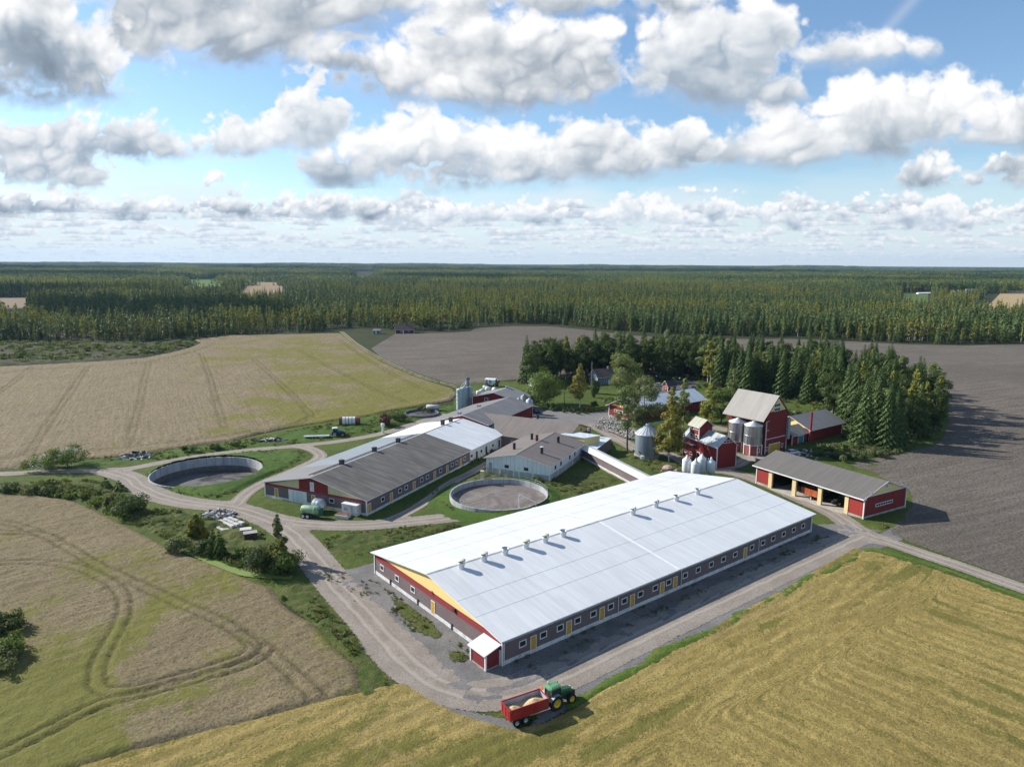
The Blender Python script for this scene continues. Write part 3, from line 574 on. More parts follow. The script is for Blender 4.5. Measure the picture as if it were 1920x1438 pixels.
tag(npmesh('grass_strip',np.column_stack([P[u],.05+np.clip((.8-d)[u],0,.5)*.7*nz(P[u],.9,433,3)]),F2,bpy.data.materials['verge_mat'],{'edge':(.8-d)[u]},smooth=True),kind='structure')
# ---- ploughed land
PLOU=[(672,632),(690,627),(760,626),(850,624),(883,621),(892,615),(960,612),(1030,612),(1100,619),(1180,629),(1260,634),(1400,636),(1500,636),(1600,641),(1700,646),(1800,648),(1920,646),(2500,650),(2500,1280),(2100,1150),(1920,1093),(1800,1050),(1720,1022),(1668,1000),(1690,968),(1712,948),(1706,920),(1640,890),(1585,870),(1642,857),(1689,848),(1726,842),(1752,835),(1770,820),(1780,788),(1765,755),(1700,725),(1600,708),(1300,698),(1060,702),(960,712),(900,718),(862,724),(800,706),(752,688),(712,668)]
def plou_attr(P,d):
    ang=math.radians(24);w=(nz(P,90,440,3)-.5)*14
    r=np.stack([(P[:,0]*math.cos(ang)+P[:,1]*math.sin(ang))*.03,(-P[:,0]*math.sin(ang)+P[:,1]*math.cos(ang)+w)*.42,P[:,0]*0],1);return {'row':r,'gm':P[:,0]*0-1,'lt':sst(.35,.68,nz(P,70,447,4)),'tr':P[:,0]*0}
M_plou=crop_mat('ploughed_mat',(.172,.148,.122),(.108,.092,.076),(.1,.1,.04),(.08,.07,.06),bumpd=.5,fine=1.5)
sheet('ploughed_field',GP(PLOU),2.2,.05,M_plou,lambda P,d:np.clip(d/3,0,1)*.18*nz(P,3,441,4),plou_attr,margin=3.,bb=(-90,88,420,620))
sheet('grove_floor',GP([(958,722),(985,708),(1040,696),(1120,690),(1250,690),(1400,694),(1540,702),(1640,718),(1722,750),(1775,788),(1764,824),(1700,842),(1640,850),(1590,842),(1585,806),(1552,784),(1495,760),(1435,748),(1372,744),(1345,729),(1305,708),(1215,708),(1190,716),(1140,712),(1060,718),(1000,730)]),2.,.02,grass_mat('grove_floor_mat',(.030,.045,.012),(.050,.060,.018),(.065,.060,.026),amp=2.5),margin=4.)
# cleared strip of scrub at the left forest edge, tan verge under the far trees
sheet('clearing',GP([(-500,640),(0,640),(200,642),(300,641),(352,636),(366,640),(374,646),(350,653),(315,662),(265,672),(200,677),(100,683),(0,688),(-500,696)]),1.6,.06,grass_mat('clearing_mat',(.045,.062,.022),(.070,.074,.034),(.095,.070,.045),bumpd=.6),lambda P,d:np.clip(d/3,0,1)*nz(P,4,450,4)*1.6,margin=2.)
for q,c in (([(345,529),(415,528),(415,521),(352,522)],(.105,.165,.035)),([(445,540),(528,539),(530,530),(470,529)],(.30,.22,.13)),([(650,517),(716,514),(700,508),(655,509)],(.20,.15,.10)),([(228,586),(268,586),(268,573),(238,574)],(.14,.24,.035)),([(1835,562),(1990,562),(1990,544),(1880,546)],(.40,.30,.16)),([(-60,566),(50,564),(48,558),(-60,559)],(.24,.18,.12)),([(1690,555),(1740,556),(1740,551),(1695,550)],(.105,.15,.04)),([(560,582),(592,582),(592,576),(566,576)],(.13,.22,.03))):
    q=[(a,b if i>1 else 494+(a-960)*.0053+(1.46 if b<570 else 1.06)*(b-494-(a-960)*.0053)) for i,(a,b) in enumerate(q)];n=N('far_field_mat');mt=n.bsdf(n.mix(n.noise(.05,4,.6),c,tuple(v*.8 for v in c)),.9,0,.1)
    w=np.array(GP(q));cc=w.mean(0);tag(npmesh('far_field',np.column_stack([w,np.full(4,.08)]),[(0,1,2,3)],mt),kind='structure')
# ------------------------------------------------------------------ buildings
D=math.radians
RED=(.215,.028,.026)
M_red=boards('red_boards',RED,.25,var=.22);M_redh=boards('red_boards_horizontal',(.20,.030,.032),.2,'z',var=.15)
M_redb=boards('red_band',(.26,.040,.045),.2,'z',var=.12)
M_yel=boards('cream_boards',(.82,.62,.25),.2,'z',var=.06,gap=.2);M_yel2=paint('yellow_door',(.58,.30,.022),.55,.12);M_cream=boards('pale_cream_boards',(.60,.52,.30),.25,var=.1)
M_wht=paint('white_trim',(.72,.72,.70),.55,.08);M_plin=paint('white_plinth',(.62,.62,.61),.8,.14,1.2,dirt=(.34,.33,.31))
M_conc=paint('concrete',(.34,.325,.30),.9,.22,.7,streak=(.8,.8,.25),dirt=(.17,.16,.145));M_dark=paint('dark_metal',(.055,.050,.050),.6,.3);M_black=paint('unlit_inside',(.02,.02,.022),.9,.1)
M_galv=paint('galvanised',(.42,.45,.48),.38,.18,1.,metal=.55,streak=(1,1,.3));M_glass=paint('window_glass',(.025,.032,.038),.08,.3,spec=.6)
def brick():
    n=N('grey_brick');b=n.new('ShaderNodeTexBrick');sp=n.new('ShaderNodeSeparateXYZ');n.put(sp.inputs[0],n.co());cx=n.new('ShaderNodeCombineXYZ')
    n.put(cx.inputs[0],n.math('ADD',sp.outputs[0],sp.outputs[1]));n.put(cx.inputs[1],sp.outputs[2]);n.put(b.inputs['Vector'],cx.outputs[0])
    b.inputs['Color1'].default_value=(.150,.112,.115,1);b.inputs['Color2'].default_value=(.185,.140,.140,1);b.inputs['Mortar'].default_value=(.235,.20,.195,1);b.inputs['Scale'].default_value=1.;b.inputs['Mortar Size'].default_value=.012;b.inputs['Brick Width'].default_value=.4;b.inputs['Row Height'].default_value=.2
    v=n.noise(.35,5,.6);return n.bsdf(n.mix(n.ramp(v,.3,.7,0,.35),b.outputs[0],(.11,.085,.09)),.85,0,.2)
M_brick=brick()
M_roofW=ribbed('white_roof_sheet',(.645,.655,.66),1.12,.40,0.,.12,.06,depth=.012)
M_roofB=ribbed('weathered_fibre_roof',(.150,.138,.125),1.05,.8,0.,.35,.30,.2,.05,stain=(.27,.265,.245))
M_roofL=ribbed('grey_panel_roof',(.235,.265,.285),1.0,.5,0.,.15,.12,.4,.05)
M_roofW2=ribbed('old_white_roof',(.68,.70,.71),1.,.5,0.,.12,.10,stain=(.5,.48,.43))
M_roofG=ribbed('brown_ribbed_roof',(.200,.172,.150),.62,.6,0.,.1,.12,.3,.06)
M_roofG2=ribbed('taupe_roof',(.185,.158,.142),.5,.62,0.,.1,.10,.3,.03)
M_roofS=ribbed('grey_sheet_roof',(.215,.205,.200),.9,.55,0.,.1,.10,.35,.06)
M_roofT=ribbed('beige_sheet_roof',(.335,.305,.265),.5,.55,0.,.08,.08,.35,.03)
M_roofP=ribbed('pale_blue_roof',(.55,.61,.65),.6,.45,0.,.08,.10,.4,.03)
M_roofM=ribbed('rusty_tin_roof',(.40,.44,.46),.6,.5,.1,.2,.25,.4,.03,stain=(.33,.25,.18))
def building(name,label,cat,ox,oy,deg,group=None): return thing(name,label,cat,ox,oy,D(deg),group)
def hull(par,L,W,he,hr,mat,mgable=None,wr=None,name='wall',zg=None):
    """four outer walls with gables at both ends; wr = ridge position across"""
    wr=W/2 if wr is None else wr;b=MB()
    b.poly([(0,0,0),(L,0,0),(L,0,he),(0,0,he)]);b.poly([(L,W,0),(0,W,0),(0,W,he),(L,W,he)])
    b.poly([(0,W,0),(0,0,0),(0,0,he),(0,wr,hr),(0,W,he)]);b.poly([(L,0,0),(L,W,0),(L,W,he),(L,wr,hr),(L,0,he)])
    return b.build(name,mat,par)
def roof(par,L,W,he,hr,mat,ov=.6,ovs=.6,th=.16,wr=None,s0=0.,s1=None,fascia=None,name='roof',ridge=None):
    wr=W/2 if wr is None else wr;s1=L if s1 is None else s1
    k0=(hr-he)/wr;k1=(hr-he)/(W-wr);za=he-ov*k0;zb=he-ov*k1
    b=MB();b.prism([(-ov,za+.02),(wr,hr+.02),(W+ov,zb+.02),(W+ov,zb+th),(wr,hr+th),(-ov,za+th)],s0-ovs,s1+ovs,0,1,[1,1,1,0,0,1])
    o=b.build(name,[mat,fascia or M_wht],par)
    if ridge is not None: MB().prism([(wr-.28,hr+th-.28*k0+.012),(wr,hr+th+.07),(wr+.28,hr+th-.28*k1+.012)],s0-ovs-.01,s1+ovs+.01).build('ridge_cap',ridge,par)
    return o
_wc={}
def wall_tf(side,L,W,a,z):
    """a point on a wall: side F (y=0), B, G (x=0 gable), R (x=L)"""
    return {'F':((a,0,z),0.),'B':((a,W,z),math.pi),'G':((0,a,z),-math.pi/2),'R':((L,a,z),math.pi/2)}[side]
def window(par,side,a,z,w=1.25,h=1.0,L=0,W=0,fw=.13,bars=0,mf=None,mg=None,name='window',off=0.):
    key=(w,h,fw,bars,(mf or M_wht).name,(mg or M_glass).name,name)
    loc,rz=wall_tf(side,L,W,a,z)
    if key not in _wc:
        b=MB();x,y=w/2,h/2;t=fw;p=-.06
        b.box(-x,p,-y,x,.02,-y+t);b.box(-x,p,y-t,x,.02,y);b.box(-x,p,-y+t,-x+t,.02,y-t);b.box(x-t,p,-y+t,x,.02,y-t)
        for i in range(bars):
            cx=-x+t+(w-2*t)*(i+1)/(bars+1);b.box(cx-.04,p+.012,-y+t,cx+.04,.02,y-t)
        o=b.build(name,mf or M_wht,par);g=MB();g.box(-x+t,-.025,-y+t,x-t,.01,y-t);g.build('pane',mg or M_glass,o);_wc[key]=o
    else: o=copy_tree(_wc[key],par)
    o.parent=par;o.location=loc;o.rotation_euler=(0,0,rz);return o
def door(par,side,a,z0=.62,w=1.1,h=2.05,L=0,W=0,mat=None,mf=None,fw=.11,name='door'):
    mat=mat or M_yel2;mf=mf or M_wht;key=('d',w,h,mat.name,mf.name,fw);loc,rz=wall_tf(side,L,W,a,z0)
    if key not in _wc:
        b=MB();b.box(-w/2+fw,-.05,0,w/2-fw,.02,h-fw);o=b.build(name,mat,par)
        f=MB();f.box(-w/2,-.075,0,-w/2+fw,.02,h);f.box(w/2-fw,-.075,0,w/2,.02,h);f.box(-w/2+fw,-.075,h-fw,w/2-fw,.02,h);f.build('door_frame',mf,o)
        MB().box(w/2-fw-.17,-.11,h*.46,w/2-fw-.06,-.045,h*.50).build('handle',M_dark,o);_wc[key]=o
    else: o=copy_tree(_wc[key],par)
    o.parent=par;o.location=loc;o.rotation_euler=(0,0,rz);return o
def trims(par,L,W,he,mat=None,r=.11,which='0123',z0=0.):
    for i,(x,y) in enumerate(((0,0),(L,0),(L,W),(0,W))):
        if str(i) in which:
            sx=-1 if x==0 else 1;sy=-1 if y==0 else 1
            MB().box(x-r+sx*.03,y-r+sy*.03,z0,x+r+sx*.03,y+r+sy*.03,he-.02).build('corner_board',mat or M_wht,par)
def downpipe(par,x,y,z1,dx=0,dy=-.12,z0=.1,mat=None):
    b=MB();b.tube((x+dx,y+dy,z0),(x+dx,y+dy,z1-.5),.06,n=6);b.tube((x+dx,y+dy,z1-.5),(x+dx*1.5,y+dy*4.2,z1-.08),.06,n=6);b.build('downpipe',mat or M_wht,par)
def gutter(par,L,y,z,x0=0,mat=None): MB().prism([(y-.09,z),(y+.05,z),(y+.05,z-.12),(y-.09,z-.12)],x0,L).build('gutter',mat or M_dark,par)

# ---- the big white-roofed barn
L,W,he,hr=79.7,36.7,3.92,6.62
B1=building('cattle_barn','long low barn with huge white metal roof, ten roof vents and yellow doors','barn',-1.13,88.22,38.34)
hull(B1,L,W,he,hr-.1,M_brick)
b=MB();b.box(-.03,-.04,0,L+.03,.3,.68);b.box(-.04,.3,0,.3,W-.3,.68);b.box(-.04,W-.3,0,L,W+.04,.68);b.box(L-.3,.3,0,L+.04,W-.3,.68);b.build('plinth',M_plin,B1)
k=(hr-.1-he)/(W/2)
MB().prism_y([(-.035,2.86),(-.035,3.86),(.1,3.86),(.1,2.86)],.12,W-.12).build('red_band',M_redb,B1)
b=MB();w0=(3.92-he)/k+2.6;b.prism([(1.,3.92),(W/2,hr-.14),(W-1.,3.92)],-.05,.1);b.build('gable_panel',M_yel,B1)
roof(B1,L,W,he,hr,M_roofW,.605,.605,.17,ridge=paint('ridge_grey',(.42,.43,.44),.5))
b=MB();kk=(hr-he)/(W/2);sn=[i*1.12-.6 for i in range(1,int((L+.6)/1.12)+1)]
for s in sn:
    for a in(0,1):
        y0,y1=(-.6,W/2-.32) if a==0 else (W/2+.32,W+.6);z=lambda y:he+kk*(y if a==0 else W-y)+.17
        b.poly([(s-.045,y0,z(y0)+.004),(s,y0,z(y0)+.020),(s,y1,z(y1)+.020),(s-.045,y1,z(y1)+.004)]);b.poly([(s,y0,z(y0)+.020),(s+.045,y0,z(y0)+.004),(s+.045,y1,z(y1)+.004),(s,y1,z(y1)+.020)])
b.build('roof_seams',M_roofW,B1)
b=MB()
for a in(0,1):
    y0,y1=(-.62,W/2-.3) if a==0 else (W/2+.3,W+.62);z=lambda y:he+kk*(y if a==0 else W-y)+.17
    b.poly([(36.35,y0,z(y0)+.06),(36.95,y0,z(y0)+.06),(36.95,y1,z(y1)+.06),(36.35,y1,z(y1)+.06)]);
b.build('expansion_joint',paint('joint_flashing',(.78,.79,.80),.4,.05),B1)
for a in(9.2,16.4):
    b=MB()
    for q in(0,1):
        y=a*.62 if q==0 else W-a*.62;z=he+kk*(y if q==0 else W-y)+.17+.008;b.box(-.5,y-.04,z-.03,L+.5,y+.04,z+.015)
    b.build('sheet_lap',paint('lap_line',(.605,.625,.64),.4,.05),B1)
for s in(3.56,7.34,10.55,14.02,17.26,21.01,24.07,27.8,31.38,34.73,39.04,42.56,46.24,49.79,53.36,58.61,62.24,65.72,69.39,73.05,76.53): window(B1,'F',s,2.12,1.3,1.02)
for s in(5.49,12.27,19.1,25.89,33.08,36.4,56.53): door(B1,'F',s,.60)
for w in(34.13,28.86,23.69): window(B1,'G',w,2.03,1.3,1.02)
door(B1,'G',17.55,.45)
for w in(31.08,22.11,12.27): MB().box(-.16,w-.14,.0,-.05,w+.14,1.05).build('wall_pipe',M_dark,B1)
MB().box(-.3,11.2,3.3,-.06,11.75,3.85).build('vent_box',M_dark,B1);MB().box(-.22,17.45,3.75,-.06,17.8,4.1).build('vent_box',M_redb,B1)
trims(B1,L,W,he,which='013')
for s in(.25,22.6,37.9,60.76,79.4): downpipe(B1,s,0,he)
gutter(B1,L+.5,-.66,he-.05,-.5,paint('grey_gutter',(.30,.31,.32),.5));
_v=None
for i,(s,wv) in enumerate(((5.07,17.2),(9.52,17.25),(13.83,17.2),(18.25,17.2),(22.51,17.15),(26.72,17.15),(44.8,17.2),(51.62,17.3),(57.84,17.2),(64.71,17.2))):
    zz=he+kk*wv+.12;capd=i in(0,1,3,4,6,7)
    b=MB();b.lathe([(.45,-.1),(.48,.55),(.58,.62),(.62,1.12),(.57,1.14),(.5,.66)],n=20);b.tube((0,0,.35),(0,0,.36),.4,n=12)
    o=b.build('roof_vent',paint('vent_galv',(.62,.65,.67),.4,.12,metal=.25) if _v is None else _v,B1,True,(s,wv,zz));_v=o.data.materials[0]
    MB().lathe([(.001,.75),(.53,.75)],n=20).build('vent_inside',M_black,o)
    if capd:
        c=MB();c.lathe([(.66,1.34),(.68,1.40),(.34,1.48),(.001,1.5)],n=20);c.lathe([(.001,1.33),(.66,1.34)],n=20);c.build('cap',paint('cap_cream',(.68,.63,.48),.6,.12) if i==0 else (bpy.data.materials['cap_cream'] if i in(1,3,4) else M_wht),o,True)
    else: MB().lathe([(.61,1.12),(.65,1.15),(.65,1.18),(.57,1.18)],n=20).build('rim',M_galv,o,True)
# porch at the near corner
P1=thing('porch_shed','small red lean to shed with white sloping roof at the corner of the white barn','shed',*L1(-.09,.25),D(38.34))
b=MB();b.poly([(-2.45,.1,.25),(0,.1,.25),(0,.1,3.0),(-2.45,.1,2.35)]);b.poly([(-2.45,3.5,.25),(-2.45,.1,.25),(-2.45,.1,2.35),(-2.45,3.5,2.35)]);b.poly([(0,3.5,.25),(-2.45,3.5,.25),(-2.45,3.5,2.35),(0,3.5,3.0)]);b.build('wall',M_redh,P1)
MB().box(-2.5,.05,0,0,3.55,.26).build('plinth',M_conc,P1)
MB().prism_y([(-2.85,2.28),(-.02,3.05),(-.02,3.17),(-2.85,2.40)],-.15,3.85).build('roof',M_roofW,P1)
for x,y in((-2.45,.1),(-2.45,3.5),(-.08,.06)): MB().box(x-.12,y-.12,.1,x+.12,y+.12,2.33).build('corner_board',M_wht,P1)

# ---- old barn: weathered roof in front, white roof behind
L,W,he,hr,wr=46.,28.9,3.75,6.75,14.55
B2=building('old_barn','long old barn with streaked grey brown roof, white gate and red gable','barn',-31.2,145.4,64.5)
hull(B2,L,W,he,hr-.1,M_brick,wr=wr)
b=MB();b.box(-.03,-.04,0,L,.3,.68);b.box(-.04,.3,0,.3,W-.3,.68);b.box(-.03,W-.3,0,L,W+.04,.68);b.build('plinth',M_plin,B2)
b=MB();b.prism([(-.6,he-.12),(wr,hr-.0),(wr,hr+.17),(-.6,he+.04)],-.7,L,0,1,[1,0,0,1]);b.build('roof',[M_roofB,M_wht],B2)
b=MB();b.prism([(wr,hr-.0),(W+.6,he-.12),(W+.6,he+.04),(wr,hr+.17)],-.7,12.5,0,1);b.build('roof',[M_roofS,M_wht],B2)
b=MB();b.prism([(wr,hr-.0),(W+.6,he-.12),(W+.6,he+.05),(wr,hr+.18)],12.5,L,0,1);b.build('roof',[M_roofL,M_wht],B2)
for dy in(1.6,2.9): MB().box(2,wr+dy-.16,hr-.205*dy+.16,L-1,wr+dy+.16,hr-.205*dy+.27).build('roof_pipe',M_dark,B2)
b=MB();b.prism_y([(-.035,3.02),(-.035,3.52),(.1,3.52),(.1,3.02)],.12,W-.12);b.build('red_band',M_redb,B2)
b=MB();b.prism([(10.4,3.56),(10.4,5.76),(wr,hr-.15),(18.6,5.80),(18.6,3.56)],-.05,.1);b.build('gable_panel',M_red,B2)['label']='dark red middle gable panel'
MB().prism([(1.3,3.56),(10.34,5.72),(10.34,3.56)],-.045,.1).build('gable_panel',M_cream,B2)['label']='pale cream gable panel right of the red one';MB().prism([(18.66,3.56),(18.66,5.74),(W-1.3,3.56)],-.045,.1).build('gable_panel',M_cream,B2)['label']='pale cream gable panel left of the red one'
for s in(5.85,12.56,15.11,21.81,24.37,30.57,36.37,38.75,43.06): window(B2,'F',s,2.1,1.25,1.05)
for s in(.95,9.15,18.43,27.73,33.87,40.94): door(B2,'F',s,.6)
for w in(9.45,3.45): window(B2,'G',w,2.1,1.4,1.05)
for w in(25.49,14.6): door(B2,'G',w,.6)
window(B2,'G',14.83,4.55,1.1,2.1,mg=paint('pale_hatch',(.55,.57,.57),.6)).location.x-=.07
MB().box(-.10,16.5,.05,.1,21.8,3.0).build('gate_surround',M_wht,B2)
gt=MB();gt.box(-.14,17.5,.1,-.09,20.7,2.75)
gate=gt.build('gate',ribbed('gate_white',(.60,.64,.66),.45,.5,axis=2,depth=.03),B2)
for w,z in((10.9,4.0),(16.5,4.4)): MB().box(-.14,w-.22,z-.25,-.04,w+.22,z+.25).build('vent_box',M_dark,B2)
trims(B2,L,W,he,which='03')
_c=None
for s,wv in((10.96,16.1),(23.91,16.2),(34.35,16.2)):
    b=MB();b.box(-.45,-.45,0,.45,.45,1.55);b.box(-.52,-.52,1.3,.52,.52,1.5);o=b.build('chimney',M_dark,B2,loc=(s,wv-.8,hr-.35))
B3=building('white_barn','middle barn section with bright white roof and white walls behind the weathered barn','barn',-31.2+46.02*math.cos(D(64.5)),145.4+46.02*math.sin(D(64.5)),64.5)
L3=21.6;hull(B3,L3,W,he-.05,hr-.1,paint('white_wall',(.60,.61,.60),.8,.12,dirt=(.4,.4,.38)),wr=wr)
roof(B3,L3,W,he,hr+.02,M_roofW2,.6,0.,.18,wr=wr,s0=0.01,ridge=paint('rusty_ridge',(.30,.24,.19),.7))
for s in(.95,6.6,13.7): window(B3,'F',s,1.85,.9,.7,mf=M_dark)
for s in(3.85,9.65,17.8): door(B3,'F',s,.4,.9,2.1,mat=M_dark,mf=M_dark)
for s in(11.6,16.3): MB().box(-.45,-.45,0,.45,.45,1.7).box(-.5,-.5,1.45,.5,.5,1.6).build('chimney',M_dark,B3,loc=(s,15.6,hr-.35))
B4=building('grey_wing','low wing with grey roof between the white roofed barn and the dark red gabled barn','barn',-31.2+67.7*math.cos(D(64.5)),145.4+67.7*math.sin(D(64.5)),64.5)
b=MB();L4=34.
b.poly([(0,6,0),(L4,6,0),(L4,6,5.6),(0,6,5.6)]);b.poly([(0,W,0),(0,6,0),(0,6,5.6),(0,wr,7.7),(0,W,3.7)]);b.poly([(L4,6,0),(L4,W,0),(L4,W,3.7),(L4,wr,7.7),(L4,6,5.6)]);b.poly([(L4,W,0),(0,W,0),(0,W,3.7),(L4,W,3.7)]);b.build('wall',M_red,B4)
b=MB();b.prism([(5.4,5.52),(wr,7.75),(W+.6,3.6),(W+.6,3.76),(wr,7.92),(5.4,5.68)],-.3,L4,0,1,[1,1,1,0,0,1]);b.build('roof',[ribbed('grey_wing_roof',(.185,.180,.180),.8,.7,0,.2,.2,.3,.04,stain=(.27,.27,.26)),M_wht],B4)
for s in(5.,18.): MB().box(-.5,-.5,0,.5,.5,1.5).build('roof_vent',M_galv,B4,loc=(s,18.5,6.1))
# dark red gabled barn at the back
B5=building('red_gabled_barn','dark red barn with grey roof, one white window and tower silos beside it','barn',-15.0,262.0,65)
B5.location=(G(1029,774)[0]-0,G(1029,774)[1],0);
_p=np.array(G(967.7,751.4,4.6));B5.location=(_p[0],_p[1],0)
hull(B5,13.,18.,4.6,6.7,M_red);roof(B5,13.,18.,4.6,6.8,ribbed('dull_grey_roof',(.215,.215,.215),.8,.7),.8,.6)
window(B5,'G',12.2,4.,1.5,1.3);trims(B5,13,18,4.6,which='03');MB().lathe([(.5,0),(.5,1.0),(.7,1.05),(.7,1.2),(.1,1.3)],n=12).build('roof_vent',M_galv,B5,loc=(11,9,6.5))
# ribbed brown roof crossing behind
_o=np.array(G(1086.,795.2,7.1));_d=np.array((math.cos(D(-27.3)),math.sin(D(-27.3))));_n=np.array((-_d[1],_d[0]));_q=_o-_d*34.-_n*10.8
B6=building('cross_barn','barn with wide brown ribbed roof and yellow gable end','barn',_q[0],_q[1],-27.3)
hull(B6,33.6,21.6,3.7,7.,M_brick);roof(B6,33.6,21.6,3.7,7.05,M_roofG,.5,.45,.18,fascia=M_cream)
b=MB();b.prism([(1.,3.75),(10.8,6.9),(20.6,3.75)],33.5,33.66);b.build('gable_panel',M_yel,B6)
window(B6,'R',14.5,2.,1.,1.1,33.6,21.6);window(B6,'R',13.2,4.9,.6,.7,33.6,21.6,mf=M_dark).location.x+=.08;window(B6,'F',17.5,2.,1.3,.9)
MB().lathe([(.4,0),(.4,1.2),(.5,1.2),(.5,1.5),(.35,1.5)],n=12).build('chimney',M_dark,B6,loc=(19.5,12.6,6.5))
# white-walled block barn with blue shadowed gable
L,W,he,hr=25.,17.5,4.35,6.2
B7=building('white_block_barn','white walled barn with plain taupe roof and dark roof chimneys beside the round tank','barn',9.5,170.2,65)
M_wpanel=boards('white_panels',(.72,.74,.755),1.2,var=.05,depth=.01)
hull(B7,L,W,he,hr-.05,M_wpanel);roof(B7,L,W,he,hr,M_roofG2,.8,.85,.16,ridge=M_roofG2)
b=MB();b.box(-.03,-.03,0,L+.03,.2,1.7);b.box(-.03,.2,0,.2,W-.2,1.7);b.box(-.03,W-.2,0,L,W+.03,1.7);b.build('plinth',paint('block_plinth',(.42,.42,.40),.85,.15,1.,dirt=(.27,.26,.24)),B7)
for w in(13.75,9.88,8.33,4.5): MB().box(-.09,w-.13,0,.05,w+.13,he+min(w,W-w)*(hr-he)/(W/2)-.12).build('post',M_wht,B7)
for s in(5.9,11.4,16.6,21.5): MB().box(s-.1,-.08,0,s+.1,.05,he-.1).build('post',M_wht,B7)
for w in(11.84,6.39): window(B7,'G',w,2.6,1.5,1.1)
door(B7,'G',16.5,1.0,1.1,2.2,mat=paint('grey_door',(.35,.36,.38),.6))
for s in(3.88,7.84,14.37,18.26): window(B7,'F',s,2.85,.9,1.1,mf=M_dark,fw=.06)
trims(B7,L,W,he,which='03')
for i,(s,wv) in enumerate(((6.37,12.7),(18.09,12.7),(15.05,9.9),(5.89,4.6),(18.1,4.8))):
    b=MB();z=he+(hr-he)*min(wv,W-wv)/(W/2);b.lathe([(.38,-.1),(.38,1.5),(.44,1.52),(.44,1.7),(.3,1.7)],n=14);o=b.build('chimney',paint('red_chimney',(.14,.05,.035),.7) if i==2 else M_dark,B7,True,(s,wv,z+.1))
    if i==3: MB().lathe([(.46,1.75),(.46,1.85),(.01,1.95)],n=14).build('cap',M_wht,o)
# yellow lean-to and link roof
B8=building('yellow_shed','small yellow walled shed with thin pale flat roof behind the taupe roofed barn','shed',G(1097,829,0)[0],G(1097,829,0)[1],0)
q=np.array([G(1048.7,814.4,5.3),G(1097,821.9,5.3),G(1127,817,5.3),G(1077,811.9,5.3)]);q[3]=q[0]+q[2]-q[1];c0=np.array(B8.location[:2]);q=q-c0
B8.location=(c0[0],c0[1],0);b=MB();n_=len(q)
for i in range(4): a,c=q[i]*.94+q.mean(0)*.06,q[(i+1)%4]*.94+q.mean(0)*.06;b.poly([(*a,0),(*c,0),(*c,5.2),(*a,5.2)])
b.build('wall',M_yel,B8);b=MB();b.poly([(*p,5.42) for p in q]);b.poly([(*p,5.2) for p in q[::-1]])
for i in range(4): b.poly([(*q[i],5.2),(*q[(i+1)%4],5.2),(*q[(i+1)%4],5.42),(*q[i],5.42)])
b.build('roof',M_roofP,B8);MB().lathe([(.35,5.4),(.35,6.2),(.42,6.2),(.42,6.4),(.02,6.45)],n=12).build('roof_vent',M_galv,B8,loc=(q[2][0]*.4+q[3][0]*.3,q[2][1]*.4+q[3][1]*.3,0))
q=np.array([G(1095,836,3.),G(1118,843.5,3.),G(1147,821.5,3.6),G(1126,819,3.6)]);c0=q.mean(0)
B9=thing('link_shed','low annex with pale metal roof joining the covered walkway','shed',c0[0],c0[1]);q=q-c0;zz=(3.,3.,3.6,3.6);b=MB();b.poly([(*p,z+.12) for p,z in zip(q,zz)]);b.poly([(*p,z) for p,z in zip(q,zz)][::-1])
for i in range(4): j=(i+1)%4;b.poly([(*q[i],zz[i]),(*q[j],zz[j]),(*q[j],zz[j]+.12),(*q[i],zz[i]+.12)])
b.build('roof',M_roofP,B9);b=MB()
for i in range(4): j=(i+1)%4;a,c=q[i]*.93,q[j]*.93;b.poly([(*a,0),(*c,0),(*c,zz[j]),(*a,zz[i])])
b.build('wall',M_brick,B9)
# covered walkway
p0=np.array((19.4,192.6));p1=np.array((32.4,160.8));e=p1-p0;Lw=np.linalg.norm(e);B10=building('covered_walkway','narrow covered walkway with white roof running into the big white barn','walkway',p0[0],p0[1],math.degrees(math.atan2(e[1],e[0])))
b=MB();b.box(0,.2,.8,Lw,3.0,2.9);b.build('wall',M_brick,B10);b=MB();b.box(0,.12,.45,Lw,3.08,.82);b.build('plinth',M_plin,B10);MB().box(0,.2,0,Lw,3.,.46).build('footing',M_conc,B10)
b=MB();b.prism([(-.4,2.92),(1.6,3.5),(3.6,2.92),(3.6,3.04),(1.6,3.63),(-.4,3.04)],-.3,Lw+.3);b.build('roof',M_roofW,B10)
# long red workshop with pale blue roof
B11=building('workshop','long red workshop with pale blue metal roof behind the birches','workshop',35.1+12*math.sin(D(36)),249.2-12*math.cos(D(36)),36)
L,W,he,hr=37.5,12.,4.1,6.9;hull(B11,L,W,he,hr,M_red);roof(B11,L,W,he,hr+.05,M_roofP,1.,1.1,.14);trims(B11,L,W,he,which='013')
b=MB();b.prism([(1.,4.15),(2.4,4.9),(9.6,4.9),(11.,4.15)],-.05,.1);b.build('gable_panel',M_yel,B11)
for w in(3.2,4.6,6.,7.4,8.8): window(B11,'G',w,2.4,1.35,.95)
for s in(26.,27.4,28.8,30.2,12.,13.4,14.8): window(B11,'F',s,3.1,1.3,.8,mf=M_cream)
MB().box(-.02,0,0,.2,W,.45).build('plinth',M_conc,B11)
# grain elevator
B12=building('grain_elevator','red wooden elevator house with a square tower and tin roof','elevator',55.,183.1,113)
b=MB();Lb,Wb=14.8,6.4
